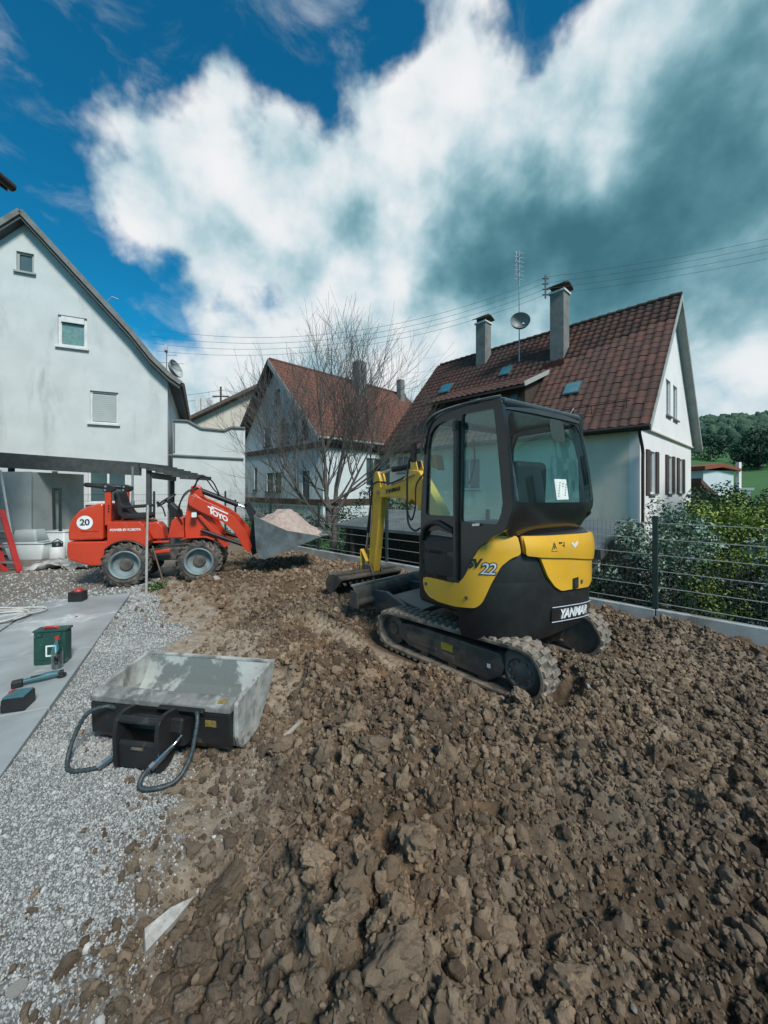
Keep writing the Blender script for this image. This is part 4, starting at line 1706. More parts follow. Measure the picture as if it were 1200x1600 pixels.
# chassis, steps, articulation
b = MB()
b.box((0, -.15, .50), (.46, 1.5, .22))
b.box((0, .55, .50), (.40, .9, .24))
b.build('chassis', m_steel, ld, bevel=.015)
for yy in (-.58, .60):
    b = MB()
    b.cyl((-.4, yy, .385), (.4, yy, .385), .07, n=14)
    b.build('axle', m_steel, ld, smooth=40)
b = MB()
b.bar((.42, -.13, .585), (.42, .12, .60), .14, .05)
b.bar((.42, -.16, .76), (.42, .10, .76), .10, .03)
b.build('step', m_red, ld, bevel=.01)
# roll bar, folded back
for xx in (XS - .02, -XS + .02):
    b = MB()
    b.box((xx, -.855, 1.38), (.07, .095, .60))
    rb = b.build('roll_bar_post', m_red, ld, bevel=.01)
    b = MB()
    b.prism([(-.93, 1.66), (-.80, 1.66), (-.74, 1.70), (-.74, 1.76), (-.86, 1.80), (-.93, 1.78)], xx - .05, xx + .05, 'x')
    hg = b.build('roll_bar_hinge', m_black, rb, bevel=.012)
    for dz, dy in ((.02, -.03), (.085, -.02)):
        q = MB()
        q.cyl((xx + .05, -.86 + dy, 1.67 + dz), (xx + .062, -.86 + dy, 1.67 + dz), .018, n=8)
        q.build('bolt', m_rim, hg)
    for k in range(3):
        q = MB()
        q.cyl((xx + .036, -.84, 1.32 + .05 * k), (xx + .045, -.84, 1.32 + .05 * k), .014, n=8)
        q.build('bolt', m_black, rb)
b = MB()
b.tube([(XS - .02, -.86, 1.735), (XS - .02, -1.05, 1.77), (XS - .02, -1.17, 1.78), (XS - .10, -1.22, 1.785), (-XS + .10, -1.22, 1.785), (-XS + .02, -1.17, 1.78), (-XS + .02, -.86, 1.735)], .04, 10)
b.build('folded_roll_hoop', m_black, ld, smooth=50)
# seat
b = MB()
b.prism([(-.70, 1.16), (-.34, 1.16), (-.28, 1.20), (-.32, 1.27), (-.60, 1.26), (-.72, 1.45), (-.78, 1.66), (-.84, 1.67), (-.86, 1.60), (-.80, 1.25)], -.22, .22, 'x')
b.build('seat', m_seat, ld, bevel=.04, seg=3)
for xx in (-.27, .27):
    b = MB()
    b.bar((xx, -.70, 1.38), (xx, -.33, 1.40), .06, .05)
    b.build('armrest', m_seat, ld, bevel=.018)
# steering column and wheel, tower
b = MB()
b.prism([(.03, .80), (.10, 1.12), (.18, 1.20), (.30, 1.18), (.32, .80)], -.30, .30, 'x')
b.build('dash_tower', m_red, ld, bevel=.02)
b = MB()
b.prism([(.05, 1.18), (-.02, 1.42), (.05, 1.46), (.20, 1.30), (.22, 1.18)], -.12, .12, 'x')
b.build('steering_column', m_black, ld, bevel=.02)
b = MB()
ring = [(.18 * math.cos(2 * PI * k / 24), .18 * math.sin(2 * PI * k / 24)) for k in range(25)]
ax = Vector((0, -.62, .78)).normalized()
c0 = Vector((0, -.05, 1.50))
e1, e2 = Vector((1, 0, 0)), ax.cross(Vector((1, 0, 0)))
b.tube([c0 + e1 * p[0] + e2 * p[1] for p in ring], .016, 6, False)
for k in range(3):
    a = 2 * PI * k / 3
    b.cyl(c0, c0 + e1 * .18 * math.cos(a) + e2 * .18 * math.sin(a), .01, n=6)
b.cyl(c0, c0 - ax * .12, .025, n=8)
b.build('steering_wheel', m_black, ld, smooth=60)
b = MB()
b.tube(spline([(.20, -.02, 1.2), (.22, -.06, 1.36), (.24, -.12, 1.42)]), .012, 6)
b.cyl((.24, -.12, 1.40), (.25, -.14, 1.48), .025, n=8)
b.build('control_lever', m_black, ld)
# front frame: two tall plates
for xx in (.30, -.30):
    b = MB()
    b.prism([(.36, .62), (.33, .95), (.34, 1.20), (.40, 1.60), (.50, 1.62), (.66, 1.50), (.80, 1.15), (.98, .80), (.80, .72), (.60, .80), (.45, .78)], xx - .03, xx + .03, 'x')
    b.build('front_frame', m_red, ld, bevel=.01)
b = MB()
b.box((0, .50, 1.05), (.56, .25, .7))
b.build('front_block', m_red, ld, bevel=.02)
# fenders of the front wheels
for xx in (.41, -.41):
    b = MB()
    b.prism([(.30, .80), (.42, .84), (.72, .84), (.86, .78), (.86, .765), (.72, .82), (.42, .82), (.30, .785)], xx - .12, xx + .12, 'x')
    b.build('fender', m_red, ld, bevel=.004)
# lift arms
arm_p = [(.40, 1.55), (.46, 1.60), (.56, 1.56), (1.02, 1.32), (1.20, 1.18), (1.42, .90), (1.52, .62), (1.48, .50), (1.38, .56), (1.20, .90), (1.02, 1.08), (.60, 1.30), (.42, 1.42)]
for xx in (.40, -.40):
    b = MB()
    b.prism(soft(arm_p, .02), xx - .035, xx + .035, 'x')
    la = b.build('lift_arm', m_red, ld, bevel=.01)
    if xx > 0:
        t = text_mb('T', .17, -.08, .006, .001, lambda u, v, w: (xx + .037 + w, .80 + u, 1.30 + v - .5 * u), 1)
        t.build('lettering', m_white, la)
        t = text_mb('OYO', .13, -.08, .006, .001, lambda u, v, w: (xx + .037 + w, .955 + u * .95, 1.20 + v - .5 * u), .95)
        t.build('lettering', m_white, la)
        t = MB()
        t.bar((xx + .038, .82, 1.385), (xx + .038, 1.09, 1.255), .003, .028, (1, 0, 0))
        t = MB().panel([(.80, 1.375), (1.09, 1.23), (1.09, 1.255), (.80, 1.40)], (), .002, lambda u, v, w: (xx + .037 + w, u, v))
        t.build('lettering', m_white, la)
        t = text_mb('1.2 COMPACT', .04, 0, .001, .001, lambda u, v, w: (xx + .037 + w, .62 + u, 1.455 + v - .5 * u), 1) if False else None
        b = MB()
        b.box((xx + .07, .52, 1.24), (.07, .10, .12))
        hl = b.build('headlamp', m_black, la, bevel=.012)
        b = MB()
        b.panel(rrect(.478, 1.195, .562, 1.285, .015), (), .006, lambda u, v, w: (xx + .106 + w, u, v))
        b.build('lens', m_white, hl)
    b = MB()
    b.prism([(.55, 1.22), (.62, 1.22), (1.12, .66), (1.02, .60)], xx - .055, xx + .0, 'x')
    b.build('arm_brace', m_red, la, bevel=.008)
    b = MB()
    b.cyl((xx, 1.46, .60), (xx, .62, .95), .035, n=12)
    b.build('lift_cylinder', m_hose, la, smooth=40)
b = MB()
b.cyl((-.42, .46, 1.56), (.42, .46, 1.56), .05, n=12)
b.cyl((-.40, 1.05, 1.20), (.40, 1.05, 1.20), .045, n=12)
b.build('cross_tube', m_red, ld, smooth=40)
# tilt cylinder on top
b = MB()
b.cyl((.10, .52, 1.70), (.10, 1.24, 1.40), .05, n=14)
tc_ = b.build('tilt_cylinder', m_hose, ld, smooth=40)
b = MB()
b.cyl((.10, 1.23, 1.404), (.10, 1.42, 1.32), .025, n=10)
b.build('rod', m_chrome, tc_, smooth=40)
b = MB()
b.prism([(.38, 1.55), (.40, 1.76), (.50, 1.80), (.58, 1.74), (.62, 1.55)], .02, .18, 'x')
b.build('tilt_bracket', m_red, ld, bevel=.02)
b = MB()
for k, (o0, o1) in enumerate(((.0, .0), (.06, .03), (.12, .06))):
    b.tube(spline([(.30 - o0, .28, 1.05), (.36 - o0, .22, 1.30 + o1), (.34 - o0, .32, 1.58 + o1), (.22 - o0, .48, 1.72), (.12, .60, 1.70)], 6), .013, 6)
b.tube(spline([(.08, .46, 1.74), (.10, .52, 1.92), (.12, .66, 1.90), (.12, .80, 1.70), (.12, .95, 1.55)], 6), .013, 6)
b.tube(spline([(.20, .44, 1.72), (.22, .60, 1.95), (.20, .78, 1.86), (.18, .9, 1.62)], 6), .013, 6)
tag(b.build('hydraulic_hose', m_hose, ld, smooth=60), kind='stuff')
# quick hitch
b = MB()
b.prism([(1.36, 1.42), (1.42, 1.46), (1.60, 1.15), (1.62, .48), (1.52, .42), (1.46, .60), (1.50, 1.05)], -.34, -.26, 'x')
b.prism([(1.36, 1.42), (1.42, 1.46), (1.60, 1.15), (1.62, .48), (1.52, .42), (1.46, .60), (1.50, 1.05)], .26, .34, 'x')
b.build('hitch_plate', m_black, ld, bevel=.008)
b = MB()
b.cyl((-.34, 1.40, 1.40), (.34, 1.40, 1.40), .03, n=10)
b.cyl((-.34, 1.54, .50), (.34, 1.54, .50), .035, n=10)
b.build('hitch_bar', m_black, ld, smooth=40)
# bucket, tipped back
bkp = [(1.56, 1.22), (1.58, .95), (1.60, .60), (1.65, .44), (1.75, .40), (2.82, .80)]
inn = [(2.82, .815), (1.77, .425), (1.68, .46), (1.625, .61), (1.605, .95), (1.58, 1.22)]
BW = .72
b = MB()
b.prism(bkp + inn, -BW, BW, 'x')
lb = b.build('bucket', m_bucketsteel, ld, bevel=.003)
for xx in (-BW, BW):
    b = MB()
    b.prism([(1.56, 1.22), (1.60, .60), (1.65, .44), (1.75, .40), (2.82, .80), (2.15, .93)], xx - .012, xx + .012, 'x')
    b.build('bucket_side', m_bucketsteel, lb, bevel=.003)
b = MB()
b.bar((-BW - .01, 2.86, .82), (BW + .01, 2.86, .82), .16, .025)
b.build('cutting_edge', m_bucketsteel, lb, bevel=.003)

# sand heap in that bucket: a thing of its own
nx2, ny2 = 60, 46
U, Vv = np.meshgrid(np.linspace(-1, 1, nx2), np.linspace(0, 1, ny2))
hx = U * (BW - .02)
hy = 1.64 + Vv * 1.20
rim = np.interp(hy, [1.60, 2.15, 2.84], [1.05, .88, .84])
dome = np.clip(1 - np.abs(U) ** 2.2, 0, 1) ** .8 * np.exp(-((hy - 2.20) / .42) ** 2) * .47
hz = rim - .04 + dome + .045 * fbm(np.c_[(hx * 5).ravel(), (hy * 5).ravel()], 4, 77).reshape(hx.shape)
top = np.c_[hx.ravel(), hy.ravel(), hz.ravel()]
bot = top.copy()
bot[:, 2] = np.interp(bot[:, 1], [1.60, 1.75, 2.84], [.62, .45, .82]) + .005
nv = len(top)
ii = np.arange(nv).reshape(ny2, nx2)
Fq = np.stack([ii[:-1, :-1], ii[:-1, 1:], ii[1:, 1:], ii[1:, :-1]], -1).reshape(-1, 4)
edge = list(ii[0]) + list(ii[1:, -1]) + list(ii[-1, -2::-1]) + list(ii[-2:0:-1, 0])
edge = np.array(edge)
e2_ = np.roll(edge, -1)
Fs = np.c_[edge, edge + nv, e2_ + nv, e2_]
hm = np_mesh('sand_heap', np.vstack([top, bot]), np.vstack([Fq, Fq[:, ::-1] + nv, Fs]), True)
heap = link('sand_heap', hm, m_sand)
heap.location, heap.rotation_euler = ld.location, ld.rotation_euler
tag(heap, 'heap of pale pink sand piled in the wheel loader bucket', 'sand')

# ------------------------------------------------------------------ grading bucket lying on the gravel
m_bk_in = M('cement-stained steel', (.36, .39, .37), (.28, .305, .29), 4, .75, bump=.4, bscale=40, dirt=(.13, .15, .145), dscale=3.4, dlo=.46, dhi=.54)
m_bk_out = M('worn pale steel', (.44, .45, .42), (.20, .205, .195), 7, .65, bump=.3, bscale=50, dirt=(.15, .135, .115), dscale=5, dlo=.50, dhi=.62)
m_bk_black = M('black bucket paint', (.012, .013, .013), (.022, .022, .022), 4, .45, rvar=.2, dirt=(.13, .12, .10), dscale=5, dlo=.58, dhi=.8)
m_braid = M('braided hose', (.018, .032, .036), (.05, .07, .075), 60, .5)
GB = thing('grading_bucket', 'tilting grading bucket with black hitch and loose hoses, lying on the gravel edge', 'bucket', (-1.455, 2.60, 0), R(-9))
GB.scale = (.94, .94, .94)
W2 = .555
# section (y away from the camera, z up): near wall, floor, far wall
outer_p = [(-.06, .345), (-.055, .12), (-.02, .03), (.10, .005), (.22, .02), (.40, .20), (.50, .385)]
inner_p = [(.485, .39), (.385, .215), (.21, .04), (.10, .025), (-.005, .05), (-.035, .13), (-.035, .345)]
b = MB()
b.prism(outer_p + inner_p, -W2, W2, 'x')
sh = b.build('shell', m_bk_in, GB, bevel=.003)
for xx in (-W2, W2):
    b = MB()
    b.prism(soft([(-.07, .35), (-.06, .11), (-.02, .02), (.10, -.005), (.23, .012), (.42, .20), (.525, .40), (.46, .415), (.10, .375)], .02), xx - .014, xx + .014, 'x')
    b.build('side_plate', m_bk_out, sh, bevel=.004)
b = MB()
b.prism(soft([(-.115, .30), (-.115, .345), (-.02, .375), (.0, .35), (.0, .30)], .012), -W2 + .015, W2 - .015, 'x')
b.build('top_beam', M('dusty dark steel', (.22, .22, .205), (.10, .10, .095), 8, .7, bump=.3, bscale=50, dirt=(.34, .34, .31), dscale=9, dlo=.5, dhi=.7), sh, bevel=.006)
b = MB()
b.bar((-W2, .495, .392), (W2, .495, .392), .035, .018)
b.build('cutting_edge', m_bk_out, sh, bevel=.003)
b = MB()
b.prism([(-.112, .295), (-.10, .08), (-.06, .03), (-.055, .30)], -W2 + .02, W2 - .02, 'x')
fb = b.build('front_plate', m_bk_black, GB, bevel=.006)
b = MB()
b.panel(rrect(.36, .17, .44, .215, .003), (), .003, lambda u, v, w: (u, -.112 - w + (.215 - v) * .06, v + .035))
b.build('yellow_label', m_label, fb)
b = MB()
b.panel(rrect(.43, .350, .49, .360, .003), (), .002, lambda u, v, w: (u, -.105 + (v - .345) * 3.3, .349 + (v - .345) * .95 + w))
b.build('yellow_label', m_label, fb)
HSX, HSY = .10, .80                 # hitch position
# tilt housing and hitch
b = MB()
b.prism([(-.112, .27), (-.20, .30), (-.22, .22), (-.18, .10), (-.10, .10)], -.20, .26, 'x')
b.build('tilt_housing', m_bk_black, GB, bevel=.015)
b = MB()
b.prism([(-.105, .26), (-.15, .318), (-.112, .33), (-.10, .30)], .02, .36, 'x')
b.build('guard_plate', m_bk_black, GB, bevel=.006)
for xx, hh in ((-.135, .0), (.165, .0)):
    b = MB()
    b.prism(soft([(-.08, .24), (-.14, .335), (-.25, .355), (-.315, .33), (-.33, .22), (-.32, .02), (-.28, .0), (-.19, .02), (-.14, .10)], .03), xx - .014, xx + .014, 'x')
    b.build('hitch_cheek', m_bk_black, GB, bevel=.004)
b = MB()
b.prism([(-.30, .19), (-.31, .17), (-.305, .02), (-.285, .02), (-.285, .19)], -.12, .15, 'x')
b.build('hitch_plate', m_bk_black, GB, bevel=.006)
for yy, zz in ((-.285, .315), (-.25, .06)):
    b = MB()
    b.cyl((-.15, yy, zz), (.18, yy, zz), .024, n=12)
    b.build('hitch_pin', m_bk_black, GB, smooth=40)
b = MB()
b.cyl((-.02, -.312, .15), (.06, -.312, .15), .010, n=8)
b.build('clip', m_steel, GB)


def hose(pts, name='hose'):
    P = spline(pts, 8)
    b = MB()
    rs = [.0125 + (.0022 if (i // 1) % 2 else 0) for i in range(len(P))]
    b.tube(P, rs, 8)
    return b.build(name, m_braid, GB, smooth=60)


def coupling(p, q):
    b = MB()
    p, q = Vector(p), Vector(q)
    d = (q - p).normalized()
    b.cyl(p, q, .02, n=10)
    b.cyl(q, q + d * .045, .014, n=8)
    b.cyl(p - d * .012, p + d * .02, .024, n=6)
    b.build('coupling', m_chrome, GB, smooth=35)


hose([(-.33, -.115, .27), (-.37, -.155, .30), (-.46, -.21, .27), (-.50, -.27, .14), (-.48, -.33, .03), (-.40, -.38, .012), (-.28, -.35, .015), (-.22, -.32, .03)])
coupling((-.235, -.33, .025), (-.19, -.28, .06))
hose([(.30, -.13, .30), (.335, -.16, .31), (.355, -.20, .24), (.36, -.27, .10), (.33, -.36, .02), (.24, -.43, .014), (.15, -.44, .02), (.135, -.39, .06), (.17, -.35, .09)])
coupling((.165, -.355, .085), (.21, -.29, .135))
b = MB()
b.tube(spline([(.21, -.29, .135), (.24, -.25, .17), (.25, -.2, .19)]), .011, 8)
b.build('pipe', m_chrome, GB, smooth=50)

# ------------------------------------------------------------------ fences and kerb
def wire_fence(name, label, pts, height, base_z, post_every=True, horiz=None, group=None, vert_step=.05, wire_mat=None):
    """double-rod mesh fence through the given ground points: posts, single horizontal rods, close vertical rods"""
    t = thing(name, label, 'fence', tuple(pts[0]), 0, group)
    o = Vector(pts[0])
    for p in pts:
        q = Vector(p) - o
        b = MB()
        b.box((q.x, q.y, q.z + (height + .06) / 2 - .1), (.06, .045, height + .26), Matrix.Rotation(math.atan2(pts[1][1] - pts[0][1], pts[1][0] - pts[0][0]), 3, 'Z'))
        b.build('post', m_fence, t, bevel=.004)
    for i in range(len(pts) - 1):
        a, c = Vector(pts[i]) - o, Vector(pts[i + 1]) - o
        for z in horiz:
            b = MB()
            b.cyl(a + Vector((0, 0, z)), c + Vector((0, 0, z)), .005 if wire_mat is None else .004, n=5)
            b.build('rod', wire_mat or m_wire, t)
        n = int((c - a).length / vert_step)
        b = MB()
        for k in range(1, n):
            p = a.lerp(c, k / n)
            b.cyl(p + Vector((0, 0, horiz[0] - .03)), p + Vector((0, 0, horiz[-1] + .03)), .0015, n=4, caps=False)
        v = b.build('vertical_rods', m_fence, t)
        v['kind'] = 'stuff'
    return t


HZ = [.12, .32, .52, .72, .92, 1.12]
tpos = [-3.6, -1.3, 1.0, 3.3, 5.6, 7.9, 10.2, 12.4]
wire_fence('wire_mesh_fence', 'dark green wire mesh fence on the low concrete kerb along the plot', [fence_pt(t, .05, .16) for t in tpos], 1.15, .16, horiz=HZ)
for i in range(len(tpos) - 1):
    pass
kerb = bpy.data.objects.new('boundary_kerb', None)
col.objects.link(kerb)
tag(kerb, 'long low concrete kerb wall under the wire fence', 'kerb')
t = -3.6
k = 0
while t < 12.4:
    a, c = fence_pt(t, .06, 0), fence_pt(min(t + 2.29, 12.4), .06, 0)
    b = MB()
    b.bar((a.x, a.y, -.05 + .004 * (k % 2)), (c.x, c.y, -.05 + .004 * (k % 2)), .10, .50)
    b.build('kerb_section', m_kerb, kerb, bevel=.008)
    t += 2.3
    k += 1

# block wall and mesh fence by the left house
m_block = M('grey concrete block', (.20, .215, .20), (.27, .28, .26), 5, .9, bump=.5, bscale=50, dirt=(.11, .12, .10), dscale=2, dlo=.5, dhi=.8, world_co=True)
BW0, BW1 = Vector((-11.6, 11.35, 0)), Vector((-5.35, 12.95, 0))
bd = (BW1 - BW0).normalized()
bwall = thing('block_wall', 'low grey concrete block wall below the wire mesh by the left house', 'wall', tuple(BW0), math.atan2(bd.y, bd.x))
blk = MB().box((0, 0, 0), (.485, .20, .228)).mesh('block')
blk.materials.append(m_block)
L_ = (BW1 - BW0).length
for r in range(2):
    x = -.25 * (r % 2)
    while x < L_ - .3:
        o = link('block', blk, None, bwall, (x + .25, .004 * math.sin(x * 7 + r), -.0 + r * .24 + .12))
        bv = o.modifiers.new('bevel', 'BEVEL')
        bv.width = .008
        x += .5
b = MB().box((L_ / 2 - .1, .02, .25), (L_ - .3, .12, .46))
b.build('mortar', m_concrete, bwall)
npo = 4
wire_fence('garden_mesh_fence', 'wire mesh fence on the block wall in front of the left house', [BW0.lerp(BW1, i / (npo - 1)) + Vector((0, 0, .49)) for i in range(npo)], 1.1, .0, horiz=[.05, .25, .45, .65, .85, 1.05], wire_mat=m_fence)

# ------------------------------------------------------------------ houses
m_wall_left = M('aged white render', (.56, .60, .60), (.49, .53, .53), 1.2, .9, bump=.25, bscale=45, dirt=(.34, .375, .375), dscale=1.6, dlo=.52, dhi=.80, dstretch=(1, 1, .22))
m_wall_cream = M('cream render', (.68, .635, .55), (.60, .555, .48), .8, .9, bump=.15, bscale=60, dirt=(.45, .42, .37), dscale=1.5, dlo=.54, dhi=.85, dstretch=(1, 1, .25))
m_wall_white = M('white render', (.75, .745, .745), (.68, .675, .68), .8, .9, bump=.25, bscale=60, dirt=(.54, .54, .54), dscale=1.6, dlo=.56, dhi=.85, dstretch=(1, 1, .25))
m_wall_blue = M('pale blue render', (.54, .62, .65), (.48, .56, .59), .7, .9, bump=.1, bscale=40)
m_shingle = M('white shingle wall', (.60, .66, .68), (.52, .58, .60), 2, .9, bump=.4, bscale=18)
m_tile = M('roof tile', (.052, .034, .029), (.130, .058, .042), 6, .85, attr='tint', bump=.3, bscale=60, dirt=(.062, .047, .042), dscale=.45, dlo=.44, dhi=.80, world_co=True)
m_tile_red = M('red roof tile', (.120, .058, .045), (.195, .080, .055), 6, .85, attr='tint', bump=.3, bscale=60, dirt=(.095, .062, .052), dscale=.6, dlo=.48, dhi=.8, world_co=True)
m_wood_dark = M('dark brown wood', (.045, .033, .027), (.07, .05, .04), 6, .7, bump=.2, bscale=30)
m_wood_beam = M('brown beam', (.075, .040, .032), (.055, .032, .028), 6, .7)
m_soffit = M('grey painted soffit', (.34, .37, .35), (.28, .30, .29), 3, .8)
m_gutter = M('brown gutter', (.045, .035, .032), None, 5, .45, metal=.2)
m_slate = M('dark grey roofing', (.050, .058, .062), (.08, .088, .09), 6, .75, bump=.3, bscale=30)
m_pane = M('window pane', (.045, .085, .095), (.07, .12, .13), 1.5, .08, spec=.6, coat=.5)
m_curtain = M('curtain behind glass', (.10, .20, .19), (.17, .29, .28), 9, .35, coat=.6)
m_frame_w = M('white window frame', (.66, .68, .68), None, 4, .5)
m_shutter_w = M('pale roller shutter', (.36, .41, .41), (.40, .45, .45), 4, .6)
m_skylight = M('skylight glass', (.03, .13, .17), (.045, .18, .22), 3, .1, coat=.8, spec=.7)
m_chim = M('grey chimney render', (.20, .205, .195), (.15, .155, .15), 3, .9, bump=.4, bscale=40, dirt=(.09, .09, .085), dscale=2, dlo=.5, dhi=.8)
m_lead = M('brick red flashing', (.16, .05, .03), None, 5, .7)
m_metal = M('weathered aluminium', (.36, .38, .39), None, 8, .4, metal=.6)


def tile_mesh(name, w, l, tintv, mat):
    """one interlocking tile: a roll and a pan, with a thick lower edge; local x across, y up the slope"""
    n = 5
    us = [0, .22, .42, .62, .82, 1.0]
    hs = [.028, .046, .030, .006, .004, .022]
    vs, fs = [], []
    for yv, dz in ((0, .018), (l, 0.0)):
        vs += [(u * w - w / 2, yv, h + dz) for u, h in zip(us, hs)]
    vs += [(u * w - w / 2, 0, h - .004) for u, h in zip(us, hs)]
    m = len(us)
    for k in range(m - 1):
        fs.append((k, k + 1, m + k + 1, m + k))
        fs.append((2 * m + k, 2 * m + k + 1, k + 1, k))
    b = MB()
    b.add(vs, fs)
    me = b.mesh(name, 40, recalc=False)
    set_attr(me, 'tint', [tintv] * len(vs))
    me.materials.append(mat)
    return me, np.array(vs), fs


def tiled_slope(parent, frame, width, length, mat, tw=.30, tl=.34, singles=0, cam_local=None, skip=None, wvar=.0):
    """cover a slope with tiles. frame: 4x4 local matrix (x along the eave, y up the slope, z out)."""
    nv = 8
    metas = [tile_mesh('roof_tile', tw * 1.02, tl + .06, .2 + .6 * i / (nv - 1), mat) for i in range(nv)]
    cols, rows = int(width / tw), int(length / tl)
    items = []
    for r in range(rows):
        for c in range(cols):
            x, y = (c + .5) * width / cols, r * length / rows
            if skip and skip(x, y):
                continue
            q = random.random()
            v = min(nv - 1, int(nv * (.15 + .85 * q ** 1.4 if random.random() > .12 else random.random())))
            items.append((x, y, v, random.gauss(0, .012), random.gauss(0, .010), random.gauss(0, .003)))
    if singles:
        def dist(it):
            return (frame @ Vector((it[0], it[1], 0)) - cam_local).length
        items.sort(key=dist)
    for (x, y, v, rx, rz, dz) in items[:singles]:
        o = link('roof_tile', metas[v][0], None, parent)
        o.matrix_local = frame @ Matrix.Translation((x, y, dz)) @ Euler((rx, 0, rz)).to_matrix().to_4x4()
    rest = items[singles:]
    if rest:
        V, F, T = [], [], []
        base = metas[0][1]
        fs = np.array(metas[0][2])
        for k, (x, y, v, rx, rz, dz) in enumerate(rest):
            m4 = np.array(frame @ Matrix.Translation((x, y, dz)) @ Euler((rx, 0, rz)).to_matrix().to_4x4())
            V.append(base @ m4[:3, :3].T + m4[:3, 3])
            F.append(fs + k * len(base))
            T.append(np.full(len(base), .2 + .6 * v / (nv - 1)))
        me = np_mesh('roof_tiles', np.vstack(V), np.vstack(F), False)
        set_attr(me, 'tint', np.concatenate(T))
        o = link('roof_tiles', me, mat, parent)
        o['kind'] = 'stuff'


def wall(parent, name, mat, outer, holes, thick, mapf):
    b = MB()
    b.panel(outer, holes, thick, mapf)
    return b.build(name, mat, parent)


def window(parent, mapf, u0, v0, u1, v1, frame_mat=None, pane_mat=None, fw=.06, mull=True, sill=True, sill_mat=None, depth=.10, shutters=None, trans=False):
    """window set into a wall opening; mapf(u, v, w) with w into the wall"""
    frame_mat = frame_mat or m_frame_w
    b = MB()
    b.panel([(u0, v0), (u1, v0), (u1, v1), (u0, v1)], [[(u0 + fw, v0 + fw), (u1 - fw, v0 + fw), (u1 - fw, v1 - fw), (u0 + fw, v1 - fw)]], .05, lambda u, v, w: mapf(u, v, w + depth - .04))
    if mull:
        c = (u0 + u1) / 2
        b.panel([(c - .03, v0 + fw), (c + .03, v0 + fw), (c + .03, v1 - fw), (c - .03, v1 - fw)], (), .045, lambda u, v, w: mapf(u, v, w + depth - .035))
    w_ = b.build('window', frame_mat, parent)
    b = MB()
    b.panel([(u0 + fw * .5, v0 + fw * .5), (u1 - fw * .5, v0 + fw * .5), (u1 - fw * .5, v1 - fw * .5), (u0 + fw * .5, v1 - fw * .5)], (), .01, lambda u, v, w: mapf(u, v, w + depth))
    b.build('pane', pane_mat or m_pane, w_)
    if sill:
        b = MB()
        b.panel([(u0 - .06, v0 - .06), (u1 + .06, v0 - .06), (u1 + .06, v0 - .003), (u0 - .06, v0 - .003)], (), .16, lambda u, v, w: mapf(u, v, w - .09))
        b.build('sill', sill_mat or frame_mat, w_)
    if shutters:
        for ua, ub in ((u0 - shutters - .02, u0 - .02), (u1 + .02, u1 + .02 + shutters)):
            b = MB()
            b.panel([(ua, v0 - .02), (ub, v0 - .02), (ub, v1 + .02), (ua, v1 + .02)], (), .04, lambda u, v, w: mapf(u, v, w - .05))
            b.build('shutter', m_wood_dark, w_)
    return w_


def rect(u0, v0, u1, v1):
    return [(u0, v0), (u1, v0), (u1, v1), (u0, v1)]


# ---- right house: cream long side, white gable, brown tiled roof with shed dormer
BASE = -1.5
RH = thing('tiled_house', 'white house with steep dark red tiled roof and shed dormer behind the excavator', 'house', (8.33, 12.5, BASE), math.atan2(.685, .728))
RW, RL = 9.2, 11.7                       # gable width (local x), length (local y)
EZ = 4.2 - BASE                          # wall plate
RZd = 9.5 - BASE                         # ridge
slope = (RZd - EZ) / (RW / 2)


def gmapR(u, v, w): return (u, w, v)                # gable wall at y = 0
def lmapR(u, v, w): return (w, u, v)                # long wall at x = 0


belt = 3.75 - BASE
ga = [(0, 0), (RW, 0), (RW, belt), (0, belt)]
gw = [(1.45, 2.95), (4.15, 2.95), (5.75, 2.95)]
hol = [rect(1.15, 3.05, 2.0, 4.55), rect(4.05, 3.05, 4.85, 4.55), rect(6.2, 3.05, 7.0, 4.55)]
wall(RH, 'gable_wall', m_wall_white, ga, hol, .3, gmapR)
for i, h in enumerate(hol):
    window(RH, gmapR, h[0][0], h[0][1], h[2][0], h[2][1], shutters=.42, sill_mat=m_chim)
gu = [(0, belt + .02), (RW, belt + .02), (RW, EZ), (RW / 2, RZd), (0, EZ)]
hol = [rect(3.45, 6.1, 4.25, 7.5), rect(4.75, 6.1, 5.55, 7.5)]
wall(RH, 'upper_gable_wall', m_wall_white, gu, hol, .3, lambda u, v, w: (u, w - .06, v))
for h in hol:
    window(RH, lambda u, v, w: (u, w - .06, v), h[0][0], h[0][1], h[2][0], h[2][1], sill_mat=m_chim)
b = MB()
b.box((RW / 2, -.05, belt), (RW + .04, .10, .06))
b.build('belt_course', m_wall_cream, RH, bevel=.01)
lo = [(.0, 0), (RL, 0), (RL, EZ), (.0, EZ)]
lh = [rect(10.3, 4.1, 11.1, 5.0), rect(6.0, 3.2, 7.2, 4.6), rect(2.5, 3.0, 3.4, 4.3)][:2]
wall(RH, 'front_wall', m_wall_cream, [(.302, 0), (RL, 0), (RL, EZ), (.302, EZ)], lh, .3, lmapR)
for h in lh:
    window(RH, lmapR, h[0][0], h[0][1], h[2][0], h[2][1], sill_mat=m_chim, frame_mat=m_wall_blue)
b = MB()
b.box((RW - .15, RL / 2 + .15, EZ / 2), (.3, RL - .32, EZ))
b.build('back_wall', m_wall_cream, RH)
wall(RH, 'rear_gable_wall', m_wall_cream, [(.31, 0), (RW - .31, 0), (RW - .31, EZ), (RW / 2, RZd - .4), (.31, EZ)], (), .3, lambda u, v, w: (u, RL - w - .01, v))
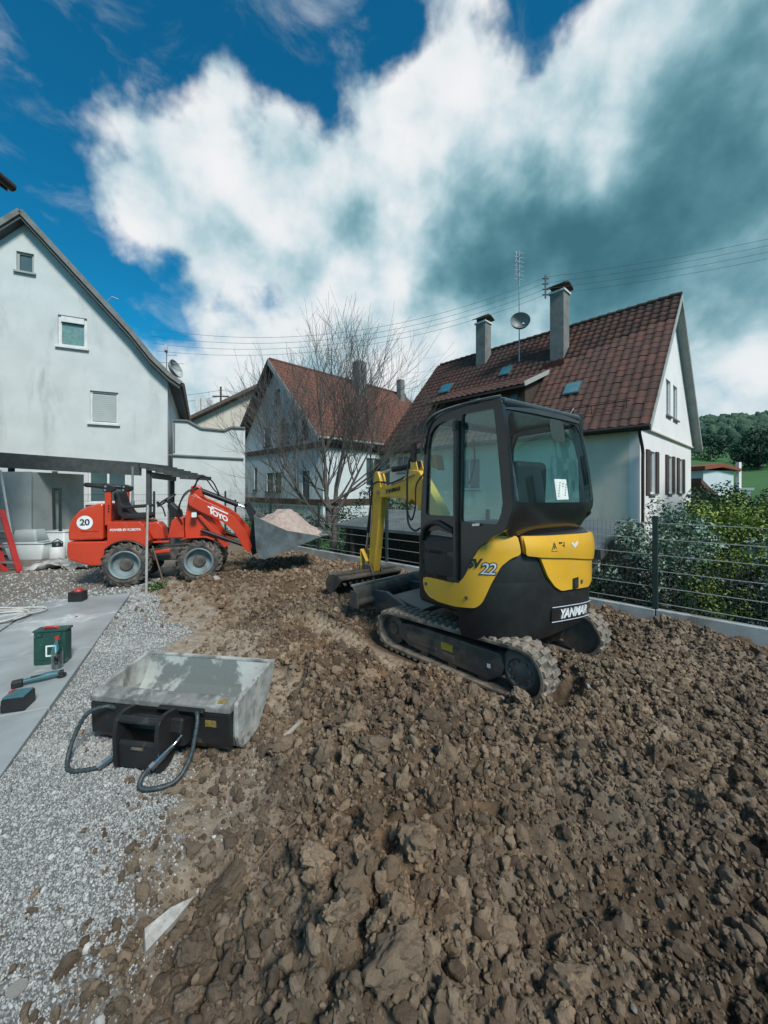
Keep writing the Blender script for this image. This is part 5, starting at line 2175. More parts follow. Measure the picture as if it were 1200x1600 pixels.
# roof planes
oh, ov = .42, .38
slen = math.hypot(RW / 2 + oh, (RW / 2 + oh) * slope)
pitch = math.atan(slope)
for sgn in (1, -1):
    b = MB()
    x_e = -oh if sgn > 0 else RW + oh
    z_e = EZ - oh * slope
    vsq = []
    for yv in (-ov, RL + ov):
        for (xx, zz) in ((x_e, z_e), (RW / 2, RZd)):
            vsq += [(xx, yv, zz + .02), (xx, yv, zz - .16)]
    b.add(vsq, [(0, 2, 6, 4), (1, 5, 7, 3), (0, 1, 3, 2), (4, 6, 7, 5), (0, 4, 5, 1), (2, 3, 7, 6)])
    rp = b.build('roof_slope', m_soffit if sgn < 0 else m_wood_dark, RH)
    if sgn > 0:
        rp_front = rp
ca, sa = math.cos(pitch), math.sin(pitch)
frameR = Matrix(((0, ca, -sa, -oh), (-1, 0, 0, RL + ov), (0, sa, ca, EZ - oh * slope + .03), (0, 0, 0, 1)))
camL = RH.matrix_world.inverted() if False else (Matrix.Translation(RH.location) @ Matrix.Rotation(RH.rotation_euler.z, 4, 'Z')).inverted()
camLv = camL @ cam.location
# dormer area is left bare: x along eave measured from the far end
D0, D1 = RL + ov - 9.3, RL + ov - 4.1      # tile x range of the dormer (from the far end)
DV0, DV1 = .95, 3.9


def skipR(x, y):
    return D0 + .05 < x < D1 - .05 and DV0 < y < DV1


tiled_slope(rp_front, frameR, RL + 2 * ov, slen, m_tile, .29, .345, 280, camLv, skipR)
b = MB()
for k in range(int((RL + 2 * ov) / .38)):
    y0 = -ov + k * .38
    q = MB()
    q.tube([(RW / 2, y0, RZd + .03), (RW / 2, y0 + .40, RZd + .055)], [.11, .125], 8)
    q.build('ridge_tile', m_lead if False else m_tile, RH, smooth=50)
# rake boards and gutter
for sgn in (1, -1):
    xe = -oh if sgn > 0 else RW + oh
    b = MB()
    b.add([(xe, -ov - .02, EZ - oh * slope - .20), (xe, -ov - .02, EZ - oh * slope + .03), (RW / 2, -ov - .02, RZd + .03), (RW / 2, -ov - .02, RZd - .24),
           (xe, -ov + .02, EZ - oh * slope - .20), (xe, -ov + .02, EZ - oh * slope + .03), (RW / 2, -ov + .02, RZd + .03), (RW / 2, -ov + .02, RZd - .24)],
          [(0, 1, 2, 3), (7, 6, 5, 4), (0, 4, 5, 1), (1, 5, 6, 2), (2, 6, 7, 3), (3, 7, 4, 0)])
    b.build('rake_board', m_soffit, RH)
b = MB()
b.cyl((-oh - .06, -ov, EZ - oh * slope - .04), (-oh - .06, RL + ov, EZ - oh * slope - .04), .07, n=10)
gt = b.build('gutter', m_gutter, RH, smooth=40)
b = MB()
b.tube(spline([(-oh - .05, -.1, EZ - oh * slope - .1), (-oh + .05, -.08, EZ - oh * slope - .25), (-.1, -.10, EZ - oh * slope - .75), (-.09, -.10, EZ - 1.9), (-.09, -.10, .2)], 5), .05, 8)
b.build('downpipe', m_gutter, gt, smooth=50)
b = MB()
b.box((-.2, RL / 2, EZ - .42), (.42, RL, .05))
b.build('eaves_board', m_soffit, RH)
# shed dormer
dy0, dy1 = 4.1, 9.3


def on_slope(v, w=0.):
    """point of the front slope at distance v up it"""
    return (-oh + v * ca - w * sa, EZ - oh * slope + v * sa + w * ca)


xb, zb = on_slope(DV0 + .15)
xt, zt = on_slope(DV1 + .25, .05)
zfront = zt - (xt - xb) * .42
b = MB()
b.prism([(xb + .25, zb + .3), (xb + .25, zfront - .1), (xt - .1, zt - .2), (xt - .1, zt - .6)], dy0 + .1, dy1 - .1, 'y')
dm = b.build('dormer', m_wood_dark, RH)
b = MB()
x_l, z_l = xb - .30, zfront - .30 * .42
for yv in ():
    pass
b.prism([(x_l, z_l - .10), (x_l, z_l), (xt, zt), (xt, zt - .12)], dy0 - .12, dy1 + .12, 'y')
b.build('dormer_roof', m_wood_dark, dm)
p2 = math.atan(.42)
fd = Matrix(((0, math.cos(p2), -math.sin(p2), x_l), (-1, 0, 0, dy1 + .12), (0, math.sin(p2), math.cos(p2), z_l + .012), (0, 0, 0, 1)))
tiled_slope(dm, fd, dy1 - dy0 + .24, math.hypot(xt - x_l, zt - z_l), m_tile, .29, .33)
b = MB()
b.bar((x_l, dy0 - .14, z_l + .01), (xt + .05, dy0 - .14, zt + .03), .05, .18)
b.build('dormer_verge', m_soffit, dm)
for k in range(4):
    u0 = dy0 + .35 + k * 1.18
    window(dm, lambda u, v, w: (xb + .25 + w - .11, u, v), u0, zb + .55, u0 + .95, max(zfront - .25, zb + 1.0), frame_mat=m_wood_beam, sill=False)
# skylights
for yy, vv, sx, sv in ((2.55, 2.55, .55, .62), (9.9, 4.75, .65, .7), (6.35, 5.05, .5, .62)):
    xx, zz = on_slope(vv, .085)
    m4 = Matrix(((0, ca, -sa, xx), (-1, 0, 0, yy), (0, sa, ca, zz), (0, 0, 0, 1)))
    b = MB()
    b.box((0, 0, 0), (sx + .1, sv + .1, .08))
    sk = b.build('skylight', m_slate, RH)
    sk.matrix_local = m4
    b = MB()
    b.box((0, 0, .045), (sx, sv, .02))
    b.build('pane', m_skylight, sk)


# chimneys
def chimney(parent, x, y, z0, z1, w, cap=True, mat=None):
    b = MB()
    b.box((x, y, (z0 + z1) / 2), (w, w, z1 - z0))
    c = b.build('chimney', mat or m_chim, parent, bevel=.015)
    if cap:
        b = MB()
        b.box((x, y, z1 + .04), (w + .12, w + .12, .09))
        b.build('chimney_slab', m_frame_w, c, bevel=.01)
        b = MB()
        for dx in (-1, 1):
            for dy in (-1, 1):
                b.box((x + dx * w * .36, y + dy * w * .36, z1 + .18), (.1, .1, .2))
        tag(b.build('cap_feet', m_wood_dark, c), kind='stuff')
        b = MB()
        n = 8
        prof = [(x - w * .78 + w * 1.56 * k / n, z1 + .28 + .17 * math.sin(PI * k / n)) for k in range(n + 1)]
        prof += [(p[0], p[1] - .05) for p in prof[::-1]]
        b.prism(prof, y - w * .7, y + w * .7, 'y')
        b.build('chimney_cap', m_tile if False else m_wood_dark, c, smooth=30)
    b = MB()
    b.box((x, y, z0 + (z1 - z0) * .30), (w + .09, w + .09, .22))
    return c


xx, zz = on_slope(4.6)
c1_ = chimney(RH, xx + .55, 3.85, zz - .4, 10.55 - BASE, .62)
b = MB()
xx2, zz2 = on_slope(4.35, .08)
b.box((xx2 + .28, 3.85, zz2 + .05), (.35, .95, .55), Matrix.Rotation(-.2, 3, 'Y'))
b.build('flashing', m_lead, c1_)
chimney(RH, RW / 2 - .6, 8.35, RZd - 1.4, RZd + 1.35, .6)
# aerial mast with dish
mast = MB()
mx, mz = on_slope(5.6)
mast.cyl((mx, 5.85, mz), (mx, 5.85, mz + 5.6), .03, n=8)
ms = mast.build('aerial_mast', m_metal, RH)
b = MB()
prof = [(.46 * math.sin(R(a)), .12 * (1 - math.cos(R(a * 1.0))) * 3) for a in range(0, 91, 15)]
b.lathe(prof, 20)
d_ = b.build('satellite_dish', M('grey dish', (.22, .25, .26), None, 4, .5), ms, smooth=50, loc=(mx - .28, 5.7, mz + 1.75), rot=(R(72), 0, R(-55)))
b = MB()
b.cyl((0, 0, .1), (.1, -.35, .45), .012, n=6)
b.box((.1, -.35, .47), (.08, .08, .12))
b.build('feed_arm', m_metal, d_)
b = MB()
for k in range(7):
    z_ = mz + 4.15 + k * .22
    b.cyl((mx - .26, 5.85 + .12, z_), (mx + .26, 5.85 - .12, z_), .010, n=4)
b.cyl((mx, 6.0, mz + 4.0), (mx, 6.0, mz + 5.6), .012, n=5)
for k in range(4):
    b.cyl((mx - .1, 5.7, mz + 4.2 + k * .35), (mx + .1, 6.1, mz + 4.2 + k * .35), .012, n=4)
tag(b.build('aerial_rods', m_metal, ms), kind='stuff')
b = MB()
xg, zg = on_slope(1.05, .25)
b.cyl((xg, .3, zg), (xg, 3.9, zg), .018, n=6)
for yv in (.4, 1.5, 2.6, 3.8):
    b.cyl((xg, yv, zg), (xg + .05, yv, zg - .28), .012, n=4)
b.build('snow_guard', m_gutter, RH)

# ---- middle house: pale blue and shingled, red tiled roof
MH = thing('gabled_house', 'pale blue house with red tiled roof and dark belts behind the bare tree', 'house', (-3.09, 19.5, BASE), math.atan2(.716, .698))
MWd, MLn = 8.9, 11.0
MEZ, MRZ = 4.75 - BASE, 9.2 - BASE
msl = (MRZ - MEZ) / (MWd / 2)


def gmapM(u, v, w): return (w, u, v)                 # gable wall at x = 0, u along y
def lmapM(u, v, w): return (u, w, v)                 # long wall at y = 0


gh = [rect(1.2, 2.7, 1.9, 4.2), rect(4.0, 3.1, 4.75, 4.2), rect(4.95, 3.1, 5.7, 4.2), rect(6.9, 3.2, 7.3, 4.6)]
wall(MH, 'gable_wall', m_wall_blue, rect(0, 0, MWd, MEZ - .75), gh, .3, gmapM)
for h in gh:
    window(MH, gmapM, h[0][0], h[0][1], h[2][0], h[2][1], frame_mat=m_wood_beam, mull=False)
uh = [rect(1.3, 5.9, 1.95, 7.0), rect(3.2, 5.85, 4.0, 7.0), rect(5.2, 5.85, 6.0, 7.0), rect(4.15, 8.2, 4.75, 9.1)]
wall(MH, 'upper_gable_wall', m_wall_blue, [(0, MEZ - .74), (MWd, MEZ - .74), (MWd, MEZ), (MWd / 2, MRZ), (0, MEZ)], uh, .3, gmapM)
for h in uh:
    window(MH, gmapM, h[0][0], h[0][1], h[2][0], h[2][1], frame_mat=m_wood_beam, mull=False)
for zz_, hh in ((MEZ - .75, .28), (2.55, .30)):
    b = MB()
    b.box((-.04, MWd / 2, zz_), (.10, MWd, hh))
    b.build('belt_beam', m_wood_beam, MH)
    b = MB()
    b.box((MLn / 2 + .01, -.04, zz_), (MLn, .10, hh))
    b.build('belt_beam', m_wood_beam, MH)
lhm = [rect(3.0, 3.4, 4.3, 5.0), rect(7.0, 3.4, 8.2, 5.0)]
wall(MH, 'front_wall', m_shingle, rect(.302, 0, MLn, MEZ), lhm, .3, lmapM)
for h in lhm:
    window(MH, lmapM, h[0][0], h[0][1], h[2][0], h[2][1])
b = MB()
b.box((MLn / 2 + .2, MWd - .15, MEZ / 2), (MLn - .4, .28, MEZ))
b.build('back_wall', m_wall_blue, MH)
wall(MH, 'rear_gable_wall', m_wall_blue, [(.31, 0), (MWd - .31, 0), (MWd - .31, MEZ), (MWd / 2, MRZ - .3), (.31, MEZ)], (), .3, lambda u, v, w: (MLn - w - .01, u, v))
oh2, ov2 = .45, .62
pm = math.atan(msl)
for sgn in (1, -1):
    b = MB()
    ye = -oh2 if sgn > 0 else MWd + oh2
    ze = MEZ - oh2 * msl
    vsq = []
    for xv in (-ov2, MLn + .4):
        for (yy, zz) in ((ye, ze), (MWd / 2, MRZ)):
            vsq += [(xv, yy, zz + .02), (xv, yy, zz - .18)]
    b.add(vsq, [(0, 2, 6, 4), (1, 5, 7, 3), (0, 1, 3, 2), (4, 6, 7, 5), (0, 4, 5, 1), (2, 3, 7, 6)])
    rp = b.build('roof_slope', m_wood_dark, MH)
    b = MB()
    b.add([(-ov2 - .03, ye, ze - .24), (-ov2 - .03, ye, ze + .05), (-ov2 - .03, MWd / 2, MRZ + .05), (-ov2 - .03, MWd / 2, MRZ - .28),
           (-ov2 + .02, ye, ze - .24), (-ov2 + .02, ye, ze + .05), (-ov2 + .02, MWd / 2, MRZ + .05), (-ov2 + .02, MWd / 2, MRZ - .28)],
          [(0, 1, 2, 3), (7, 6, 5, 4), (0, 4, 5, 1), (1, 5, 6, 2), (2, 6, 7, 3), (3, 7, 4, 0)])
    b.build('rake_board', m_soffit if sgn > 0 else m_wood_dark, MH)
    if sgn > 0:
        cm, sm = math.cos(pm), math.sin(pm)
        fM = Matrix(((1, 0, 0, -ov2), (0, cm, -sm, -oh2), (0, sm, cm, MEZ - oh2 * msl + .03), (0, 0, 0, 1)))
        tiled_slope(rp, fM, MLn + .4 + ov2, math.hypot(MWd / 2 + oh2, (MWd / 2 + oh2) * msl), m_tile_red, .30, .36)
b = MB()
b.cyl((-ov2, -oh2 - .05, MEZ - oh2 * msl - .03), (MLn + .4, -oh2 - .05, MEZ - oh2 * msl - .03), .07, n=8)
b.build('gutter', m_soffit, MH)
b = MB()
b.cyl((-ov2 + .1, MWd / 2, MRZ + .05), (MLn + .4, MWd / 2, MRZ + .05), .11, n=8)
b.build('ridge', m_tile_red, MH)
chimney(MH, 5.6, MWd / 2 - 1.0, MRZ - 2.2, MRZ + 1.1, .66, False)
chimney(MH, 10.2, MWd / 2 - .6, MRZ - 1.0, MRZ + .9, .45, False)
b = MB()
b.cyl((4.0, MWd / 2, MRZ), (4.0, MWd / 2, MRZ + 1.9), .03, n=6)
for k in range(4):
    b.cyl((4.0 - .5, MWd / 2, MRZ + .8 + k * .3), (4.0 + .5, MWd / 2, MRZ + .8 + k * .3), .015, n=4)
tag(b.build('roof_aerial', m_slate, MH), kind='stuff')
b = MB()
b.box((-.6, MWd + .6, 4.6), (1.6, 1.4, .12))
bal = b.build('balcony', m_soffit, MH)
for k in range(9):
    b = MB()
    b.box((-1.38, MWd - .05 + k * .16, 5.1), (.03, .03, .9))
    b.build('baluster', m_wood_dark, bal)
b = MB()
b.box((-1.38, MWd + .6, 5.55), (.05, 1.4, .06))
b.build('handrail', m_wood_dark, bal)

# ---- left house: tall white gable
LH = thing('white_gable_house', 'tall weathered white gable house with small windows at the left', 'house', (-7.89, 14.0, -.05), math.atan2(.425, .905))
LWd = 8.0
LEZ, LRZ = 5.72, 10.32
def gmapL(u, v, w): return (u, w, v)


lh = [rect(-2.30, 4.02, -1.50, 5.12), rect(-3.16, 6.50, -2.38, 7.53), rect(-4.20, 8.72, -3.77, 9.35), rect(-2.35, 1.3, -1.25, 2.6), rect(-4.9, 6.0, -4.75, 7.0)]
side_profile = [(-LWd, 0), (0, 0), (0, LEZ), (-.5, LEZ + .55), (-1.1, LEZ + 1.35), (-LWd / 2, LRZ), (-LWd + 1.1, LEZ + 1.35), (-LWd + .5, LEZ + .55), (-LWd, LEZ)]
wall(LH, 'gable_wall', m_wall_left, side_profile, lh[:4], .35, gmapL)
w_ = window(LH, gmapL, *lh[0][0], *lh[0][2], pane_mat=m_shutter_w, mull=False)
for k in range(14):
    b = MB()
    b.box((-1.90, .052, 4.13 + k * .066), (.66, .012, .058))
    b.build('slat', m_shutter_w, w_)
w_ = window(LH, gmapL, *lh[1][0], *lh[1][2], pane_mat=m_curtain, mull=False, fw=.09)
b = MB()
b.box((-2.77, .03, 7.41), (.62, .05, .18))
b.build('shutter_box', m_frame_w, w_)
window(LH, gmapL, *lh[2][0], *lh[2][2], mull=False, frame_mat=m_soffit)
window(LH, gmapL, *lh[3][0], *lh[3][2], mull=True)
b = MB()
b.box((-.175, 5.2, LEZ / 2), (.35, 9.6, LEZ))
b.build('side_wall', m_wall_left, LH)
b = MB()
b.box((-LWd + .175, 5.2, LEZ / 2), (.35, 9.6, LEZ))
b.build('side_wall', m_wall_left, LH)
b = MB()
curve_r = [(.45, LEZ - .12), (.10, LEZ + .12), (-.45, LEZ + .66), (-1.08, LEZ + 1.48), (-LWd / 2, LRZ + .14)]
under = [(p[0] - .05, p[1] - .20) for p in curve_r]
under[-1] = (-LWd / 2, LRZ - .08)
b.prism(curve_r + under[::-1], -.32, 10.2, 'y')
b.build('roof_slope', m_slate, LH)
b = MB()
cl = [(-LWd - p[0], p[1]) for p in curve_r]
ul = [(-LWd - p[0], p[1]) for p in under]
b.prism(cl + ul[::-1], -.32, 10.2, 'y')
b.build('roof_slope', m_slate, LH)
for pr in (curve_r, cl):
    b = MB()
    for i in range(len(pr) - 1):
        b.bar((pr[i][0], -.35, pr[i][1] + .0), (pr[i + 1][0], -.35, pr[i + 1][1] + .0), .06, .15)
    b.build('rake_trim', m_chim, LH)
b = MB()
b.cyl((.50, -.3, LEZ - .15), (.50, 10, LEZ - .15), .07, n=8)
b.build('gutter', m_gutter, LH)
# roof furniture
b = MB()
b.lathe([(.36 * math.sin(R(a)), .25 * (1 - math.cos(R(a)))) for a in range(0, 91, 15)], 18)
dsh = b.build('satellite_dish', M('pale dish', (.38, .41, .41), None, 4, .5), LH, smooth=50, loc=(.05, .9, LEZ + .62), rot=(R(70), 0, R(60)))
b = MB()
b.cyl((-.1, .9, LEZ + .2), (-.1, .9, LEZ + 1.5), .02, n=6)
b.cyl((-.1, .9, LEZ + 1.2), (.25, .9, LEZ + 1.25), .012, n=5)
b.cyl((-.35, .9, LEZ + .9), (.5, .9, LEZ + .95), .012, n=5)
b.box((-.12, .9, LEZ + 1.45), (.1, .3, .22))
b.build('roof_aerial', m_metal, LH)
b = MB()
b.cyl((-2.05, .6, LEZ + 2.6), (-1.8, .6, LEZ + 2.95), .015, n=5)
b.cyl((-1.8, .6, LEZ + 2.95), (-1.6, .6, LEZ + 2.9), .02, n=5)
b.build('lightning_rod', m_metal, LH)

# ---- annex with stepped coping right of it
AX = thing('white_annex', 'low white annex with stepped coping beside the left house', 'building', (-7.82, 14.12, -.05), math.atan2(.35, .94))
ztop = 4.25
op = [(0.05, 0), (2.55, 0), (2.55, ztop - .12), (2.05, ztop - .12), (1.8, ztop - .26), (1.0, ztop - .22), (.55, ztop + .03), (0.05, ztop + .03)]
wall(AX, 'front_wall', m_wall_left, op, (), .35, lambda u, v, w: (u, w, v))
b = MB()
for i in range(2, len(op) - 1):
    b.bar((op[i][0], .16, op[i][1] + .03), (op[i + 1][0], .16, op[i + 1][1] + .03), .48, .06)
b.build('coping', m_chim, AX)
b = MB()
b.box((1.3, 3.3, 1.9), (2.45, 5.8, 3.8))
b.build('body', m_wall_left, AX)
b = MB()
b.bar((-.25, -.05, ztop - 1.22), (2.5, -.05, ztop - 1.30), .06, .05)
b.bar((.1, -.04, ztop - .05), (.1, -.04, ztop - 1.1), .05, .05)
b.build('drain_pipe', m_chim, AX)

# ---- cream house far behind
CH = thing('cream_house', 'cream house with low brown roof and pale chimney behind the annex', 'house', (-13.9, 26.0, BASE), 0)
cp = [(0, 0), (11.2, 0), (11.2, 7.4), (5.6, 10.05), (0, 7.4)]
ch_h = [rect(3.95, 6.0, 4.7, 7.3), rect(4.1, 3.2, 5.6, 4.3)]
wall(CH, 'gable_wall', m_wall_cream, cp, ch_h, .3, lambda u, v, w: (u, w, v))
window(CH, lambda u, v, w: (u, w, v), 3.95, 6.0, 4.7, 7.3, mull=False, frame_mat=m_wood_dark)
window(CH, lambda u, v, w: (u, w, v), 4.1, 3.2, 5.6, 4.3, mull=False, frame_mat=m_chim, pane_mat=m_shutter_w)
b = MB()
b.box((5.6, 5.2, 3.6), (11.1, 9.6, 7.2))
b.build('body', m_wall_cream, CH)
for sg in (0, 1):
    e = [(-.7, 7.07), (5.6, 10.07), (5.6, 10.30), (-.7, 7.30)]
    if sg:
        e = [(11.2 - p[0], p[1]) for p in e]
    b = MB()
    b.prism(e, -.5, 10.2, 'y')
    b.build('roof_slope', M('brown roof', (.10, .08, .07), (.14, .11, .095), 5, .85, bump=.4, bscale=12), CH)
b = MB()
b.box((1.15, 1.2, 8.6), (.80, .9, 2.0))
b.build('chimney', m_frame_w, CH, bevel=.02)
b = MB()
b.box((1.15, .74, 8.6), (.04, .03, 1.95))
b.build('chimney_seam', m_chim, CH)

# ---- eave of the house the terrace belongs to, at the left edge
TH = thing('terrace_house', 'dark roof eave corner with gutter at the upper left picture edge', 'house', (-6.62, 5.6, .33), 0)
b = MB()
b.box((-3.5, -2.2, 3.0), (7.0, 4.4, 7.3))
b.build('walls', m_wall_white, TH)
b = MB()
b.prism([(.62, 6.12), (.62, 6.30), (-3.5, 9.0), (-3.5, 8.75)], -4.8, .52, 'y')
b.build('roof_slope', m_slate, TH)
b = MB()
b.prism([(-7.62, 6.12), (-7.62, 6.30), (-3.5, 9.0), (-3.5, 8.75)], -4.8, .52, 'y')
b.build('roof_slope', m_slate, TH)
b = MB()
b.cyl((.68, -4.8, 6.2), (.68, .54, 6.2), .07, n=10)
b.build('gutter', m_gutter, TH, smooth=40)
b = MB()
b.box((.3, -2.1, 6.10), (.6, 5.0, .04))
b.build('soffit', m_frame_w, TH)
b = MB()
b.prism([(-.3, 6.60), (-6.7, 6.60), (-3.5, 8.72)], -.3, -.01, 'y')
b.build('gable', m_wall_white, TH)

# ---- neighbour's house out of frame to the right, the one mirrored in the cab glass
NH = thing('neighbour_house', 'white house with windows seen only as a reflection in the rear cab window', 'house', (13.5, 1.0, BASE), R(0))
nhh = [rect(1.2 + 2.2 * k, z0, 2.4 + 2.2 * k, z0 + 1.3) for k in range(4) for z0 in (1.6, 4.4)]
wall(NH, 'front_wall', m_wall_white, rect(0, 0, 10, 7.0), nhh, .3, lambda u, v, w: (w, u, v))
for h in nhh:
    window(NH, lambda u, v, w: (w, u, v), *h[0], *h[2])
b = MB()
b.box((4.2, 5, 3.4), (7.8, 9.9, 6.8))
b.build('body', m_wall_white, NH)
b = MB()
b.prism([(-.5, 6.9), (4.2, 10.2), (8.9, 6.9)], -.4, 10.4, 'y')
b.build('roof', m_tile_red, NH)

# ---- small blue house on the right in the distance
FH = thing('blue_house', 'small pale blue house with red roof edge beyond the shrubs', 'house', (21.2, 25.5, -1.5), R(12))
FH.scale = (.58, .6, 1.0)
b = MB()
b.box((2.2, 2.5, 2.2), (4.4, 5.0, 4.55))
b.build('walls', m_wall_blue, FH)
b = MB()
b.prism([(-.4, 4.75), (2.2, 4.95), (4.9, 4.60), (4.9, 4.45), (2.2, 4.7), (-.4, 4.5)], -.5, 5.4, 'y')
b.build('roof', M('red roof', (.24, .075, .04), (.18, .06, .035), 8, .8), FH)
b = MB()
b.box((4.85, -.2, 3.6), (.35, .35, 2.9))
b.build('pillar', m_wall_white, FH)
b = MB()
b.prism([(-3.4, 3.9), (1.0, 1.8), (1.0, 1.5), (-3.4, 3.6)], -2.4, -.6, 'y')
b.build('porch_roof', m_tile_red, FH)
b = MB()
b.box((-1.2, -1.2, .8), (3.9, 1.2, 2.3))
b.build('porch_wall', m_wall_blue, FH)
AR = thing('white_pergola', 'small white arched pergola at the meadow edge', 'pergola', (28.5, 31.0, -.2), R(-40))
for xx in (-.7, .7):
    b = MB()
    b.box((xx, 0, .9), (.22, .22, 1.9))
    b.build('post', m_frame_w, AR)
b = MB()
b.box((0, 0, 1.95), (2.0, .3, .2))
b.build('beam', m_frame_w, AR)

# ------------------------------------------------------------------ long low shed behind the fence
SH = thing('low_shed', 'long low shed with grey sheet roof just behind the wire fence', 'shed', tuple(fence_pt(1.77, .55, -1.4)), math.atan2(FD.y, FD.x))
# local x along the fence, local -y away from the plot
b = MB()
b.prism([(0, 2.14), (-2.1, 2.44), (-2.1, 2.52), (0, 2.22)], 0, 6.1, 'x')
srf = b.build('roof', M('grey sheet roof', (.085, .11, .115), (.13, .155, .16), 2, .6, bump=.2, bscale=8, dirt=(.06, .07, .06), dscale=1.5, dlo=.5, dhi=.8), SH)
b = MB()
b.bar((-.02, .05, 2.14), (-.02, -2.15, 2.44), .05, .16)
b.build('verge_board', m_slate, srf)
b = MB()
b.box((3.0, -1.9, 1.15), (6.0, .1, 2.4))
b.box((5.95, -1.1, 1.05), (.08, 1.7, 2.1))
b.build('wall', m_wood_dark, SH)
b = MB()
b.box((.35, -1.2, 1.05), (.13, .13, 2.5))
b.build('post', m_wall_blue, SH, bevel=.01)
b = MB()
b.box((5.6, -.15, 1.05), (.1, .1, 2.2))
b.build('post', m_wood_dark, SH, bevel=.01)

# ------------------------------------------------------------------ carport
CP = thing('carport', 'dark flat carport roof on slim posts in front of the left house', 'carport', (0, 0, 0), 0)
prof = [(-11.5, 2.78), (-6.32, 2.40), (-6.32, 2.34), (-11.5, 2.70)]
b = MB()
b.prism(prof, 9.95, 11.3, 'y')
cr = b.build('roof_sheet', m_slate, CP)
b = MB()
b.prism([(-11.5, 2.74), (-6.28, 2.36), (-6.28, 2.06), (-11.5, 2.36)], 9.86, 9.95, 'y')
b.build('fascia', m_slate, cr)
for k in range(6):
    x0 = -6.30 + k * .20
    z0 = 2.37 - .055 * k
    b = MB()
    b.prism([(x0, z0), (x0 + .22, z0 - .02), (x0 + .22, z0 - .13), (x0, z0 - .12)], 9.86 + .02 * k, 11.3, 'y')
    b.build('roof_batten', m_slate, cr)
for (x, y, m_, r) in ((-6.12, 10.0, m_slate, .05), (-6.0, 10.9, m_slate, .04), (-9.8, 10.1, m_slate, .05), (-10.2, 11.9, m_slate, .05)):
    b = MB()
    b.box((x, y, 1.12), (r * 2, r * 2, 2.3))
    b.build('post', m_, CP, bevel=.006)
b = MB()
b.bar((-6.1, 10.02, 2.08), (-5.92, 10.9, 2.02), .06, .16)
b.build('end_beam', m_soffit, CP)
b = MB()
b.cyl((-6.35, 9.7, 0), (-6.35, 9.7, 1.35), .035, n=10)
b.cyl((-6.35, 9.7, 1.3), (-6.35, 9.7, 2.28), .026, n=10)
b.cyl((-6.35, 9.7, 1.3), (-6.35, 9.7, 1.42), .045, n=10)
tag(b.build('steel_prop', m_metal), 'galvanised steel prop under the carport edge behind the loader', 'prop')
CL = thing('sheet_clad_store', 'pale grey sheet-clad store under the left end of the carport', 'store', (-9.9, 9.75, 0), 0)
m_clad = M('pale grey sheet', (.42, .46, .45), (.36, .40, .39), 2, .6, dirt=(.28, .31, .30), dscale=2, dlo=.5, dhi=.8)
for k in range(3):
    b = MB()
    b.box((-.6 + k * .62, .0, 1.38), (.61, .05 + .006 * (k % 2), 1.55))
    b.build('cladding_sheet', m_clad, CL, bevel=.006)
for k in range(4):
    b = MB()
    b.box((.0, .02, .10 + k * .145), (1.9, .06, .135))
    b.build('base_board', M('grey timber', (.20, .23, .22), (.26, .29, .28), 4, .8) if k == 0 else bpy.data.materials['grey timber'], CL, bevel=.006)
b = MB()
b.box((.25, .9, 1.1), (1.4, 1.6, 2.1))
b.build('body', m_clad, CL)
DP = MB()
DP.cyl((-8.75, 10.2, .5), (-8.78, 10.2, 1.75), .035, n=8)
DP.cyl((-8.6, 10.2, .5), (-8.6, 10.2, 1.75), .035, n=8)
DP.cyl((-8.76, 10.2, 1.72), (-8.58, 10.2, 1.72), .03, n=8)
DP.box((-8.69, 10.2, .25), (.3, .06, .5))
tag(DP.build('black_frame', m_fence), 'dark tubular frame standing beside the pale store', 'frame')

# ------------------------------------------------------------------ overhead wires and pole
roofpt = Matrix.Translation(RH.location) @ Matrix.Rotation(RH.rotation_euler.z, 4, 'Z') @ Vector((xx + .2, 3.5, 10.0 - BASE))
b = MB()
b.bar((0, 0, -.5), (0, 0, .45), .05, .05)
for k in range(4):
    b.cyl((-.12, 0, -.35 + .22 * k), (.12, 0, -.35 + .22 * k), .03, n=8)
br = b.build('wire_bracket', m_slate, None, loc=tuple(roofpt))
tag(br, 'insulator bracket for the overhead wires at the tall chimney', 'bracket')
for k, wl_ in enumerate(('uppermost', 'second highest', 'third highest', 'lowest')):
    z = roofpt.z - .35 + .24 * k
    p_r = Vector((roofpt.x, roofpt.y, z))
    l_end = Vector((-9.2 - .1 * k, 15.5, 7.3 + .3 * k))
    r_end = Vector((roofpt.x + 14, roofpt.y - 3.0, z + 1.6))
    b = MB()
    pts = arc_pts(l_end, p_r, 1.0 + .06 * k, 22)
    pts += arc_pts(p_r, r_end, .35, 10)[1:]
    b.tube(pts, .0065, 4)
    tag(b.build('overhead_wire', m_slate), '%s of the overhead wires crossing behind the roofs' % ('lowest', 'third highest', 'second highest', 'uppermost')[k], 'wire', 'overhead wires')
b = MB()
b.cyl((-11.9, 28, BASE), (-11.9, 28, 9.2), .09, .07, 8)
b.bar((-12.5, 28, 8.5), (-11.3, 28, 8.5), .08, .08)
b.bar((-12.4, 28, 7.9), (-11.4, 28, 7.9), .08, .08)
tag(b.build('utility_pole', m_wood_dark), 'thin utility pole with two crossarms above the brown roof', 'pole')
for k, dz in enumerate((8.95, 8.5)):
    b = MB()
    b.tube(arc_pts((-24, 26, dz - .8), (-11.9, 28, dz), .5, 14) + arc_pts((-11.9, 28, dz), (6, 34, dz + .9), .6, 14)[1:], .014, 4)
    tag(b.build('pole_cable', m_slate), ('upper', 'lower')[k] + ' cable running over the utility pole behind the brown roof', 'cable', 'cables at the far pole')

